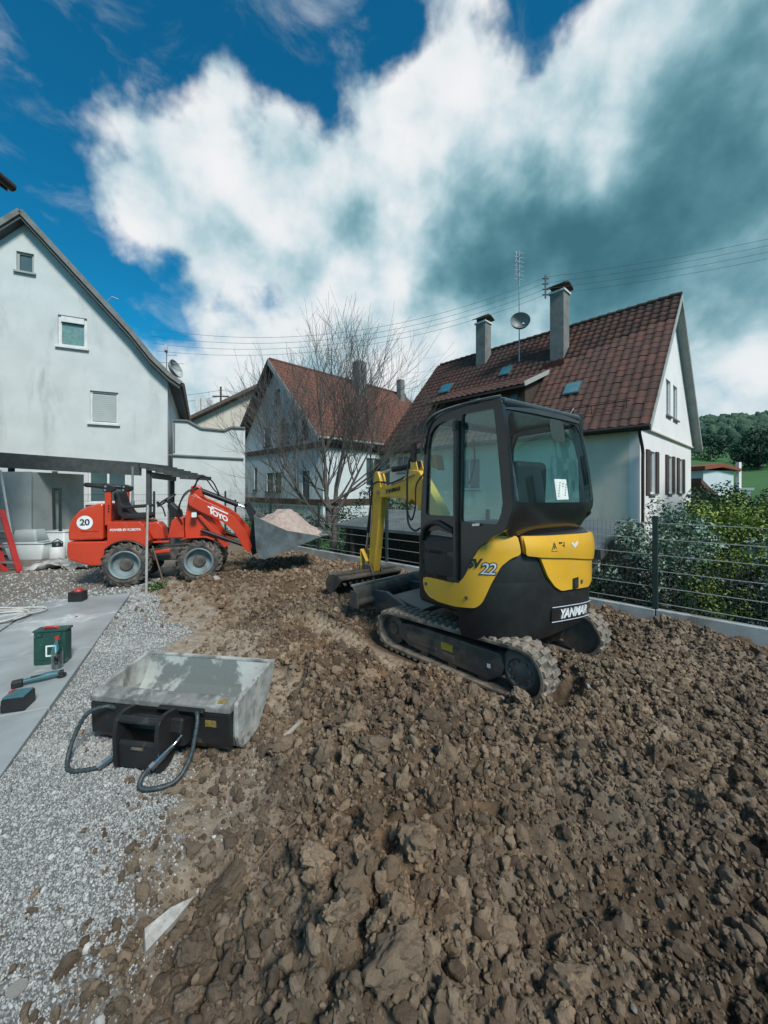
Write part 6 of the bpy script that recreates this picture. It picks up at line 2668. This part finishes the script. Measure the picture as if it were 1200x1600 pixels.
# ------------------------------------------------------------------ vegetation
m_bark = M('grey brown bark', (.055, .050, .044), (.11, .10, .088), 9, .9, bump=.5, bscale=40)
m_twig = M('twig bark', (.085, .078, .07), (.13, .12, .108), 9, .9)


def leaf_mat(name, dark, light, rough=.5):
    m = M(name, dark, light, 3, rough, attr='tint', spec=.35) if rough < .8 else M(name, dark, light, .12, rough, attr='tint', spec=.2, bump=1.0, bscale=.9, bdist=1.2)
    b = m.node_tree.nodes['Principled BSDF']
    b.inputs['Subsurface Weight'].default_value = 0
    return m


m_leaf_ivy = leaf_mat('variegated ivy leaf', (.035, .085, .045), (.36, .46, .36))
m_leaf_yel = leaf_mat('yellow green leaf', (.045, .095, .018), (.27, .34, .06))
m_leaf_drk = leaf_mat('dark evergreen leaf', (.018, .045, .026), (.085, .145, .075))
m_leaf_mid = leaf_mat('mid green leaf', (.03, .08, .028), (.16, .26, .09))
m_leaf_far = leaf_mat('hazed hill foliage', (.026, .062, .046), (.075, .135, .085), .9)  # distance haze mixed into the green as a paler, bluish tone


def leaves(n, clumps, size, tint_lo=0., tint_hi=1., bias=1.0, flat=.0):
    """n folded leaves spread over clumps [(x, y, z, r)] -> V, F, tint"""
    C = np.array(clumps)
    w = C[:, 3] ** 2
    pick = rng.choice(len(C), n, p=w / w.sum())
    d = rng.normal(size=(n, 3))
    d /= np.linalg.norm(d, axis=1)[:, None]
    rad = C[pick, 3] * rng.uniform(.25, 1.08, n) ** .6
    P = C[pick, :3] + d * rad[:, None]
    # leaves face outwards and up, with scatter
    nrm = d * .7 + np.array([0, 0, .5]) + rng.normal(size=(n, 3)) * .55
    nrm /= np.linalg.norm(nrm, axis=1)[:, None]
    t = np.cross(nrm, rng.normal(size=(n, 3)))
    t /= np.linalg.norm(t, axis=1)[:, None]
    s = np.cross(nrm, t)
    L = size * rng.uniform(.6, 1.3, n)[:, None]
    W = L * rng.uniform(.45, .7, n)[:, None]
    v0 = P - t * L * .5
    v1 = P + s * W * .5 + nrm * L * .10
    v2 = P + t * L * .5 - nrm * L * .12
    v3 = P - s * W * .5 + nrm * L * .10
    V = np.stack([v0, v1, v2, v3], 1).reshape(-1, 3)
    i = np.arange(n) * 4
    F = np.vstack([np.c_[i, i + 1, i + 2], np.c_[i, i + 2, i + 3]])
    tn = np.clip(tint_lo + (tint_hi - tint_lo) * rng.uniform(size=n) ** bias, 0, 1)
    return V, F, np.repeat(tn, 4)


def shrub(name, label, loc, blobs_, n, size, mat, bias=1.5, cat='shrub', stems=5, group=None, clump_r=(.10, .26), nclump=55):
    """blobs_: [(dx, dy, dz, rx, ry, rz)] ellipsoids filled with leaf clumps"""
    t = thing(name, label, cat, loc, 0, group)
    cl = []
    vol = np.array([b[3] * b[4] * b[5] for b in blobs_])
    for b_, k in zip(blobs_, np.maximum(3, (nclump * vol / vol.sum()).astype(int))):
        for _ in range(k):
            d = rng.normal(size=3)
            d /= np.linalg.norm(d)
            r = rng.uniform(.35, 1.0) ** .5
            cl.append((b_[0] + d[0] * b_[3] * r, b_[1] + d[1] * b_[4] * r, b_[2] + d[2] * b_[5] * r, rng.uniform(*clump_r)))
    V, F, T = leaves(n, cl, size, bias=bias)
    me = np_mesh('foliage', V, F)
    set_attr(me, 'tint', T)
    link('foliage', me, mat, t)
    for k in range(stems):
        q = cl[(k * 7) % len(cl)]
        b = MB()
        b.tube(spline([(q[0] * .15, q[1] * .15, -.05), (q[0] * .45, q[1] * .45, q[2] * .45), (q[0], q[1], q[2])], 4), [.022 - .0014 * j for j in range(9)], 5)
        b.build('stem', m_bark, t)
    return t


shrub('ivy_shrub', 'ivy-like shrub with pale edged leaves behind the fence post', (4.05, 5.75, -1.3), [(0, 0, 2.25, .45, .4, .5), (-.3, .15, 1.75, .35, .35, .5), (.45, .1, 2.2, .5, .4, .35), (0, 0, 1.2, .4, .35, .6)], 7500, .060, m_leaf_ivy, 1.6)
shrub('ivy_shrub', 'ivy-like shrub with pale edged leaves at the right picture edge', (5.05, 4.85, -1.3), [(0, 0, 1.9, .35, .35, .75), (.35, -.2, 1.2, .4, .4, .8), (-.15, .05, .9, .3, .3, .6)], 6500, .055, m_leaf_ivy, 1.5)
shrub('yellow_green_shrub', 'large yellow green shrub in front of the white gable', (7.4, 8.4, -1.4), [(0, 0, 2.05, 1.1, .9, .8), (-.9, -.3, 1.9, .6, .5, .7), (.9, -.2, 2.1, .9, .8, .75), (.2, -.4, 1.1, 1.3, .9, .8)], 15000, .075, m_leaf_yel, 1.3, nclump=70, clump_r=(.2, .42))
shrub('yellow_green_shrub', 'yellow green shrub cut off by the right picture edge', (9.9, 9.6, -1.4), [(0, 0, 2.0, 1.2, .9, .95), (-.7, -.4, 1.6, .9, .8, .9), (.7, 0, 1.2, 1.2, .9, .9)], 9000, .085, m_leaf_yel, 1.2, nclump=50, clump_r=(.22, .45))
shrub('dark_laurel', 'dark green leafy shrub rising beside the white gable', (11.6, 13.2, -1.4), [(0, 0, 2.1, .9, .9, 1.1), (.9, .2, 1.7, .9, .8, .9), (-.6, 0, 1.6, .8, .8, 1.1)], 8000, .11, m_leaf_drk, 1.1, nclump=50, clump_r=(.25, .5))
shrub('dark_laurel', 'dark green leafy shrub behind the yellow green shrub at the right', (14.0, 14.3, -1.4), [(0, 0, 1.9, 1.3, 1.0, 1.0), (1.4, 0, 1.6, 1.2, 1.0, .9)], 7000, .12, m_leaf_drk, 1.0, nclump=50, clump_r=(.25, .5))
shrub('thuja_hedge', 'hedge behind the wire fence right of the post, shade coloured into its leaves', tuple(fence_pt(.35, .72, -1.4)), [(-.6, .6, 1.2, .75, .3, 1.15), (0, 0, 1.2, .75, .3, 1.15), (.5, -.5, 1.2, .7, .3, 1.1), (.9, -.9, 1.2, .6, .3, 1.1)], 15000, .045, leaf_mat('shaded hedge leaf', (.006, .010, .008), (.018, .026, .018)), 1.6, 'hedge', 4, nclump=110, clump_r=(.16, .28))  # near-black leaf colour stands in for the shadowy gap behind the fence
shrub('young_weed', 'low bright green weeds at the kerb right of the excavator', (3.55, 6.05, -.3), [(0, 0, .35, .4, .3, .35), (.35, -.3, .25, .35, .3, .25), (-.3, .3, .5, .3, .3, .3)], 2600, .055, m_leaf_mid, 1.0, 'weeds', 3)
shrub('evergreen_bush', 'dark evergreen bush behind the shed, seen past the digger arm', (-.2, 12.6, -1.4), [(0, 0, 2.3, 1.5, .8, .75), (1.1, 0, 2.2, .9, .7, .8), (-1.0, .1, 2.0, .9, .7, .7), (0, 0, 1.2, 1.7, .8, .9)], 13000, .085, m_leaf_drk, 1.4, nclump=80, clump_r=(.18, .36))
shrub('conifer_hedge', 'dark clipped hedge behind the fence at the tree foot', (-3.0, 12.2, -1.4), [(-1.6, 1.2, 1.2, 1.3, .6, 1.1), (0, .3, 1.2, 1.4, .6, 1.1), (1.2, -.6, 1.1, 1.2, .6, 1.0)], 13000, .075, m_leaf_drk, 1.9, 'hedge', 4, nclump=90, clump_r=(.2, .36))
shrub('young_weed', 'small weeds at the foot of the pale stake', (-3.78, 6.45, 0), [(0, 0, .06, .14, .1, .06)], 300, .05, m_leaf_mid, 1.2, 'weeds', 0, nclump=8, clump_r=(.04, .08))
shrub('garden_shrub', 'dense dark shrub under the white gable beside the shed roof', (5.6, 8.6, -1.4), [(0, 0, 1.3, .9, .7, .9), (.7, -.5, 1.0, .7, .6, .8)], 6000, .07, m_leaf_drk, 1.3, nclump=40, clump_r=(.2, .35))


def grow(mb, p, d, length, r, depth, r_, maxd, sides):
    seg = 4 if depth < 2 else 3
    pts, rs = [p.copy()], [r]
    q, dd = p.copy(), d.copy()
    for i in range(seg):
        dd = (dd + Vector((r_.uniform(-1, 1), r_.uniform(-1, 1), r_.uniform(-.5, 1.0))) * (.16 if depth else .07) + Vector((0, 0, .05))).normalized()
        q = q + dd * (length / seg)
        pts.append(q.copy())
        rs.append(max(.0030, r * (1 - .55 * (i + 1) / seg)))
    mb[min(depth, 1)].tube(pts, rs, sides[min(depth, len(sides) - 1)], caps=False)
    if depth >= maxd:
        return
    kids = (4, 4, 4, 3, 2)[depth] if depth < 5 else 2
    for k in range(kids):
        t = r_.uniform(.30, 1.0) if depth else r_.uniform(.45, 1.0)
        i = min(int(t * seg), seg - 1)
        base = pts[i].lerp(pts[i + 1], t * seg - i)
        ax = dd.orthogonal().normalized()
        ax = Matrix.Rotation(r_.uniform(0, 2 * PI), 3, dd) @ ax
        ang = r_.uniform(.45, .95)
        nd = (dd * math.cos(ang) + ax * math.sin(ang)).normalized()
        nd = (nd + Vector((0, 0, .18))).normalized()
        rr = rs[i] * r_.uniform(.5, .72)
        grow(mb, base, nd, length * r_.uniform(.58, .82), max(rr, .004), depth + 1, r_, maxd, sides)
    grow(mb, pts[-1], dd, length * .72, max(rs[-1], .004), depth + 1, r_, maxd, sides)


def bare_tree(name, label, loc, stems, seed, maxd, cat='tree'):
    t = thing(name, label, cat, loc)
    r_ = random.Random(seed)
    mb = [MB(), MB()]
    for (p, d, l, r) in stems:
        grow(mb, Vector(p), Vector(d).normalized(), l, r, 0, r_, maxd, (8, 6, 4, 3, 3, 3))
    mb[0].build('trunk', m_bark, t, smooth=60, recalc=False)
    mb[1].build('crown', m_twig, t, smooth=60, recalc=False)
    return t


bare_tree('bare_tree', 'bare leafless tree with spreading twigs between the two red roofed houses', (-1.5, 10.75, -1.3),
          [((0, 0, 0), (.02, .02, 1), 3.15, .125), ((-.02, 0, 2.0), (-.12, .05, 1), 2.25, .075), ((.02, 0, 2.1), (.60, .05, .78), 1.85, .055), ((-.02, .0, 2.05), (-.85, .05, .66), 1.95, .05), ((.0, 0, 2.4), (-.45, -.6, .7), 1.45, .042), ((.0, 0, 2.45), (.55, .6, .7), 1.45, .042), ((0, 0, 2.6), (.95, -.1, .42), 1.6, .042)], 5, 4)
bare_tree('bare_shrub', 'thin leafless shrub against the pale blue gable', (-4.9, 15.5, -1.3), [((0, 0, 0), (.1, 0, 1), 1.9, .035), ((.1, 0, 0), (-.35, .1, 1), 1.9, .03), ((-.1, 0, 0), (.4, 0, 1), 1.8, .03), ((0, .1, 0), (-.7, 0, 1), 1.7, .03), ((.05, 0, 0), (.8, .1, 1), 1.6, .028)], 11, 3, 'shrub')

# ---- the wood on the hill
bm = bmesh.new()
bmesh.ops.create_icosphere(bm, subdivisions=2, radius=1)
IV = np.array([v.co[:] for v in bm.verts])
IF = np.array([[v.index for v in f.verts] for f in bm.faces])
bm.free()
VV, FF, TT = [], [], []
base = 0
na = 0
for k in range(2200):
    az = R(rng.uniform(30, 60)) if k < 1800 else R(rng.uniform(-60, 27))
    r = rng.uniform(255, 520)
    if k < 25:
        az, r = R(rng.uniform(30, 60)), rng.uniform(200, 250)
    x, y = r * math.sin(az), r * math.cos(az)
    z = float(terrain(np.array([x]), np.array([y]))[0])
    h = rng.uniform(4.5, 9)
    w = h * rng.uniform(.32, .5)
    dsp = 1 + .38 * fbm(IV * 2.6 + k * 5.3, 3, k % 50)
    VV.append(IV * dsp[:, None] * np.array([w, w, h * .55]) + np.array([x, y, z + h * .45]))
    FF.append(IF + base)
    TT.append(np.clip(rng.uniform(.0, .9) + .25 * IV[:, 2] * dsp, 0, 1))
    base += len(IV)
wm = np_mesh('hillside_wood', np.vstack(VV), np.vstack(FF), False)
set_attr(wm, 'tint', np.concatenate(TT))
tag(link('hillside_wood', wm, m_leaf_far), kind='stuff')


def far_tree(label, az, r, h, w, n, seed):
    x, y = r * math.sin(R(az)), r * math.cos(R(az))
    z = float(terrain(np.array([x]), np.array([y]))[0])
    t = thing('round_tree', label, 'tree', (x, y, z), 0, 'trees on the meadow')
    cl = []
    for _ in range(26):
        d = rng.normal(size=3)
        d /= np.linalg.norm(d)
        cl.append((d[0] * w * .36, d[1] * w * .36, h * .55 + d[2] * h * .33, rng.uniform(.14, .24) * w))
    V, F, T = leaves(n, cl, w * .065, bias=1.6)
    me = np_mesh('crown', V, F)
    set_attr(me, 'tint', T)
    link('crown', me, m_leaf_far, t)
    b = MB()
    b.tube([(0, 0, -.3), (.1, 0, h * .3), (0, .1, h * .6)], [w * .04, w * .03, w * .015], 6)
    b.build('trunk', m_bark, t)


far_tree('dark round tree alone on the green meadow', 44.3, 150, 11, 13, 2600, 1)
far_tree('second round tree at the right edge of the meadow', 46.5, 165, 11, 13, 2200, 2)
far_tree('small round tree at the left of the meadow by the blue house', 40.2, 175, 9, 12, 1600, 3)

# ------------------------------------------------------------------ small things on the terrace and in the yard
m_green_case = M('dark green plastic', (.012, .050, .038), (.02, .07, .055), 8, .45, dirt=(.30, .34, .33), dscale=9, dlo=.62, dhi=.75)
m_red_pl = M('red plastic', (.42, .035, .03), None, 5, .4)
m_teal_pl = M('teal plastic', (.03, .10, .12), (.05, .14, .16), 6, .5, dirt=(.2, .2, .19), dscale=14, dlo=.55, dhi=.75)
m_tub = M('milky white plastic', (.55, .60, .60), (.48, .53, .53), 3, .5)
m_cola = M('dark cola', (.022, .006, .006), None, 4, .12, coat=.6)
m_clear = glass_mat('clear plastic', (.80, .90, .90), .18)
m_rope = M('pale hose', (.50, .49, .46), (.40, .39, .36), 30, .8)
m_stake = M('weathered stake', (.42, .42, .40), (.33, .33, .31), 12, .85)
m_stake_b = M('brown stick', (.17, .12, .08), (.12, .085, .06), 12, .85)
ZS = .047                                     # top of the paving

CS = thing('tool_case', 'dark green plastic tool case with red handle standing on the terrace', 'tool case', (-3.17, 3.68, ZS), R(12))
CS.scale = (.80, .9, .92)
b = MB()
b.prism(soft([(-.165, .0), (.165, .0), (.165, .335), (-.165, .335)], .02), -.06, .0, 'y')
body = b.build('body', m_green_case, CS, bevel=.008)
b = MB()
b.prism(soft([(-.16, .005), (.16, .005), (.16, .33), (-.16, .33)], .02), .004, .06, 'y')
b.build('lid', m_green_case, CS, bevel=.008)
b = MB()
b.box((0, 0, .345), (.345, .135, .025))
b.build('top_rim', m_green_case, CS, bevel=.008)
b = MB()
b.tube([(-.07, -.02, .355), (-.06, -.03, .375), (.06, -.03, .375), (.07, -.02, .355)], .014, 8)
b.build('handle', m_red_pl, CS, smooth=60)
b = MB()
b.prism(soft([(-.12, .05), (.12, .05), (.12, .28), (-.12, .28)], .02), -.068, -.058, 'y')
b.build('raised_panel', m_green_case, CS, bevel=.004)
b = MB()
b.panel(rrect(-.035, .085, .075, .20, .006), [rrect(-.02, .10, .06, .185, .004)], .003, lambda u, v, w: (u, -.071 + w, v))
b.build('label_frame', m_paper, CS)
for xx_ in (-.1, .1):
    b = MB()
    b.box((xx_, -.066, .31), (.05, .012, .04))
    b.build('latch', m_green_case, CS, bevel=.003)

BT = thing('cola_bottle', 'small bottle of dark drink with red cap beside the tool case', 'bottle', (-3.03, 3.56, ZS), 0)
b = MB()
b.lathe([(0, .003), (.038, .003), (.042, .02), (.042, .13), (.0, .13)], 18)
b.build('drink', m_cola, BT, smooth=40)
b = MB()
b.lathe([(.043, .0), (.044, .02), (.044, .14), (.040, .17), (.030, .21), (.016, .245), (.015, .27)], 18)
b.build('bottle_wall', m_clear, BT, smooth=40)
b = MB()
b.cyl((0, 0, .262), (0, 0, .292), .018, n=14)
b.build('cap', m_red_pl, BT)

GT = thing('power_tool', 'teal and black cordless power tool lying on the terrace', 'power tool', (-2.96, 3.30, ZS), R(38))
GT.scale = (.82, .82, .82)
b = MB()
b.tube(spline([(-.17, 0, .035), (-.10, 0, .042), (.0, 0, .045), (.09, 0, .05), (.16, 0, .045)], 4), [.020, .022, .024, .026, .026, .026, .028, .030, .032, .034, .036, .036, .036, .034, .034, .033, .03], 10)
b.build('grip', m_teal_pl, GT, smooth=50)
b = MB()
b.box((.17, 0, .04), (.05, .06, .06))
b.cyl((.175, 0, .012), (.175, 0, .035), .045, n=18)
b.build('gear_head', m_black, GT, bevel=.006)
b = MB()
b.box((-.17, 0, .036), (.09, .075, .065))
b.build('battery', m_black, GT, bevel=.01)
b = MB()
b.box((.0, -.004, .07), (.14, .03, .012))
b.build('switch', m_black, GT, bevel=.004)

BX_ = thing('charger_box', 'dark teal charger box with cord at the terrace edge of the picture', 'charger', (-2.78, 2.92, ZS), R(18))
b = MB()
b.prism(soft([(-.075, 0), (.075, 0), (.07, .10), (-.07, .10)], .012), -.075, .075, 'y')
b.build('body', m_black, BX_, bevel=.008)
b = MB()
b.box((0, 0, .104), (.135, .14, .012))
b.build('top', m_teal_pl, BX_, bevel=.005)
b = MB()
b.box((-.06, .04, .112), (.02, .05, .006))
b.build('red_stripe', m_red_pl, BX_)
b = MB()
b.tube(spline([(-.07, 0, .03), (-.15, -.02, .012), (-.25, -.01, .008), (-.4, -.06, .008)], 5), .006, 6)
b.build('cord', m_hose, BX_)

RB = thing('laser_box', 'small black box with red dome at the far terrace edge', 'laser level', (-4.56, 5.72, ZS), R(8))
b = MB()
b.box((0, 0, .07), (.19, .15, .14))
b.build('body', m_black, RB, bevel=.01)
b = MB()
b.lathe([(0, .185), (.03, .18), (.05, .165), (.055, .14)], 14, (0.01, 0, 0))
b.build('dome', m_red_pl, RB, smooth=50)

HO = MB()
pts = []
for k in range(46):
    a = 2 * PI * k / 15
    r = .26 + .05 * math.sin(k * .9) + .004 * k
    pts.append((-4.98 + r * 1.15 * math.cos(a) - .004 * k, 4.92 + r * .9 * math.sin(a), ZS + .014 + .012 * (k // 15)))
pts += [(-4.6, 5.2, ZS + .014), (-4.75, 5.35, ZS + .014), (-5.2, 5.3, ZS + .014)]
HO.tube(spline(pts, 3), .013, 6)
tag(HO.build('hose_coil', m_rope, smooth=60), 'loose coil of pale hose on the terrace at the left edge', 'hose')

b = MB()
b.tube([(-3.90, 6.3, -.05), (-3.885, 6.29, .7), (-3.862, 6.28, 1.45)], [.020, .019, .016], 6)
tag(b.build('pale_stake', m_stake), 'tall pale wooden stake standing before the loader wheels', 'stake')
b = MB()
b.tube([(-3.58, 6.33, -.03), (-3.67, 6.30, .35), (-3.78, 6.27, .78)], [.013, .012, .010], 5)
tag(b.build('brown_stake', m_stake_b), 'thin brown stick leaning beside the pale stake', 'stake')


def tub(name, label, loc, rz, w, d, h, flip=False):
    t = thing(name, label, 'tub', loc, rz, 'milky plastic tubs')
    prof = []
    b = MB()
    a0, a1 = (.80, 1.) if not flip else (1., .76)
    lo_, hi_ = rrect(-w / 2 * a0, -d / 2 * a0, w / 2 * a0, d / 2 * a0, .04), rrect(-w / 2 * a1, -d / 2 * a1, w / 2 * a1, d / 2 * a1, .05)
    n = len(lo_)
    vs = [(p[0], p[1], 0) for p in lo_] + [(p[0], p[1], h) for p in hi_]
    fs = [(i, (i + 1) % n, n + (i + 1) % n, n + i) for i in range(n)] + [tuple(range(n))[::-1] if not flip else tuple(range(n, 2 * n))]
    b.add(vs, fs)
    o = b.build('shell', m_tub, t, smooth=40)
    sd = o.modifiers.new('wall', 'SOLIDIFY')
    sd.thickness = .012
    b = MB()
    rp = hi_ if not flip else lo_
    b.tube([(p[0], p[1], h if not flip else .0) for p in rp] + [(rp[0][0], rp[0][1], h if not flip else 0)], .018, 6)
    b.build('rim', m_tub, t, smooth=60)
    return t


tub('mortar_tub', 'lower wide milky plastic tub of the stack by the store', (-8.72, 9.55, 0), .05, .95, .62, .40)
tub('mortar_tub', 'upturned milky plastic tub on top of the stack by the store', (-8.80, 9.55, .405), .1, .62, .45, .30, True)
tub('mortar_tub', 'narrow milky plastic tub behind the tub stack', (-8.42, 10.05, 0), -.1, .6, .5, .62)

CN = thing('white_canister', 'white canister with dark top beside the tub stack', 'canister', (-7.95, 9.35, 0), 0)
b = MB()
b.lathe([(0, 0), (.15, 0), (.16, .03), (.155, .27), (.13, .31), (.0, .31)], 18)
b.build('body', m_frame_w, CN, smooth=35)
b = MB()
b.lathe([(.11, .31), (.10, .38), (.06, .42), (0, .42)], 14)
b.tube([(-.12, 0, .30), (-.13, 0, .42), (0, 0, .50), (.13, 0, .42), (.12, 0, .30)], .012, 6)
b.build('pump_top', m_black, CN, smooth=40)

ST = thing('red_ladder', 'red stepladder leaning at the left picture edge', 'stepladder', (-7.75, 7.9, 0), R(-8))
for xx_ in (-.18, .18):
    b = MB()
    b.bar((xx_ + .12, 0, 0), (xx_ - .78, .35, 1.25), .05, .10, (0, 1, 0))
    b.build('rail', m_red_pl, ST, bevel=.006)
for k in range(4):
    f = .15 + .25 * k
    b = MB()
    b.box((.12 - .9 * f, .35 * f, 1.25 * f), (.36, .11, .03))
    b.build('step', m_metal, ST, bevel=.004)
b = MB()
b.bar((.02, .30, 0), (-.4, .36, 2.15), .03, .03)
tag(b.build('pale_lath', m_frame_w, None, loc=(-8.55, 8.6, 0)), 'long pale lath leaning behind the red stepladder', 'lath')

# crumpled sheet
nx3, ny3 = 46, 26
U, Vv = np.meshgrid(np.linspace(-.75, .75, nx3), np.linspace(-.32, .32, ny3))
P2 = np.c_[U.ravel(), Vv.ravel()]
wob = .12 * fbm(P2 * 2.2, 3, 51)
zz3 = np.clip(.03 + .10 * np.abs(fbm(P2 * 3.2, 4, 52)) + .05 * fbm(P2 * 9, 3, 54), .008, 1)
V3 = np.c_[P2[:, 0] + wob, P2[:, 1] * (1 + .4 * fbm(P2 * 1.5, 2, 53)) + wob, zz3]
ii = np.arange(nx3 * ny3).reshape(ny3, nx3)
Fq = np.stack([ii[:-1, :-1], ii[:-1, 1:], ii[1:, 1:], ii[1:, :-1]], -1).reshape(-1, 4)
sm_ = np_mesh('plastic_sheet', V3, Fq, True)
sheet = link('plastic_sheet', sm_, M('dirty pale sheet', (.44, .45, .43), (.07, .07, .065), 3.5, .6), None, (-7.0, 8.45, .0), (0, 0, .15))
sd = sheet.modifiers.new('sheet', 'SOLIDIFY')
sd.thickness = .006
tag(sheet, 'crumpled pale plastic sheet on the ground behind the loader', 'plastic sheet')


def stone(name, label, pos, sc, rot, mat, seed, sink=.3):
    me = clod_mesh('stone', seed, 3, mat, 8, .06)
    x_, y_ = pos
    o = link(name, me, None, None, (x_, y_, float(soil_h(np.array([x_]), np.array([y_]))[0]) + sc[2] * sink), rot)
    o.scale = sc
    return tag(o, label, 'stone')


# split wedge of pale stone
b = MB()
b.add([(-.15, -.05, 0), (-.12, .055, .01), (.15, .02, .0), (-.135, -.065, .060), (-.11, .045, .070), (.155, .0, .035), (.02, -.045, .062), (.03, .040, .058), (.02, -.04, 0), (.03, .045, 0)], [(3, 6, 7, 4), (6, 5, 7), (0, 1, 9, 8), (8, 9, 2), (0, 8, 6, 3), (8, 2, 5, 6), (1, 4, 7, 9), (9, 7, 5, 2), (0, 3, 4, 1)])
wz = float(soil_h(np.array([-.84]), np.array([1.42]))[0])
wd_ = b.build('stone_wedge', m_stone, None, bevel=.004, loc=(-.84, 1.50, wz + .03), rot=(R(14), R(-10), R(47)))
wd_.scale = (.66, .62, .62)
tag(wd_, 'pointed wedge of pale split stone in the mud at the gravel edge', 'stone')
stone('pale_stone', 'small rounded white stone on the gravel near the lower left corner', (-1.235, 1.295), (.032, .024, .020), (.2, .1, .6), m_stone, 201)
stone('pale_stone', 'angular white chip at the bottom left edge of the picture', (-1.03, 1.09), (.02, .045, .03), (.5, .8, .2), m_stone, 202)
stone('pale_stone', 'white stone stuck in the soil right of the rear sprocket', (1.62, 3.05), (.026, .022, .02), (.3, .9, .2), m_stone, 203, .8)
stone('pale_stone', 'pale pebble below the excavator track in the soil', (.34, 2.95), (.022, .02, .02), (.3, .2, 1.2), m_stone, 204, 1.0)
stone('pale_stone', 'tiny white pebble in the soil at the lower right', (.78, 1.20), (.012, .010, .010), (.3, .2, 1.2), m_stone, 205, 1.0)
stone('pale_stone', 'flat grey stone beside the loader front wheel', (-2.95, 6.75), (.10, .08, .05), (.1, .1, 1.2), m_stone, 206, .5)
m_sliver = M('muddy sliver', (.34, .31, .27), (.22, .19, .15), 14, .85, bump=.5, bscale=40)
b = MB()
b.add([(-.13, -.012, 0), (.12, -.02, .0), (.13, .014, .004), (-.12, .02, 0), (-.13, -.01, .03), (.12, -.018, .022), (.13, .012, .026), (-.12, .018, .03)],
      [(3, 2, 1, 0), (4, 5, 6, 7), (0, 1, 5, 4), (1, 2, 6, 5), (2, 3, 7, 6), (3, 0, 4, 7)])
sl_ = b.build('stone_sliver', m_sliver, None, bevel=.004, loc=(-.62, 2.60, float(soil_h(np.array([-.62]), np.array([2.52]))[0]) + .05), rot=(R(12), R(-22), R(48)))
sl_.scale = (.62, .8, .8)
tag(sl_, 'long pale stone sliver leaning on a clod beside the grading bucket', 'stone')
b = MB()
b.tube(spline([(-.64, 1.60, wz + .02), (-.56, 1.70, wz + .07), (-.47, 1.83, wz + .10), (-.42, 1.9, wz + .09)], 5), .0035, 5)
tag(b.build('dry_twig', m_stake_b), 'thin dry twig above the stone wedge', 'twig')
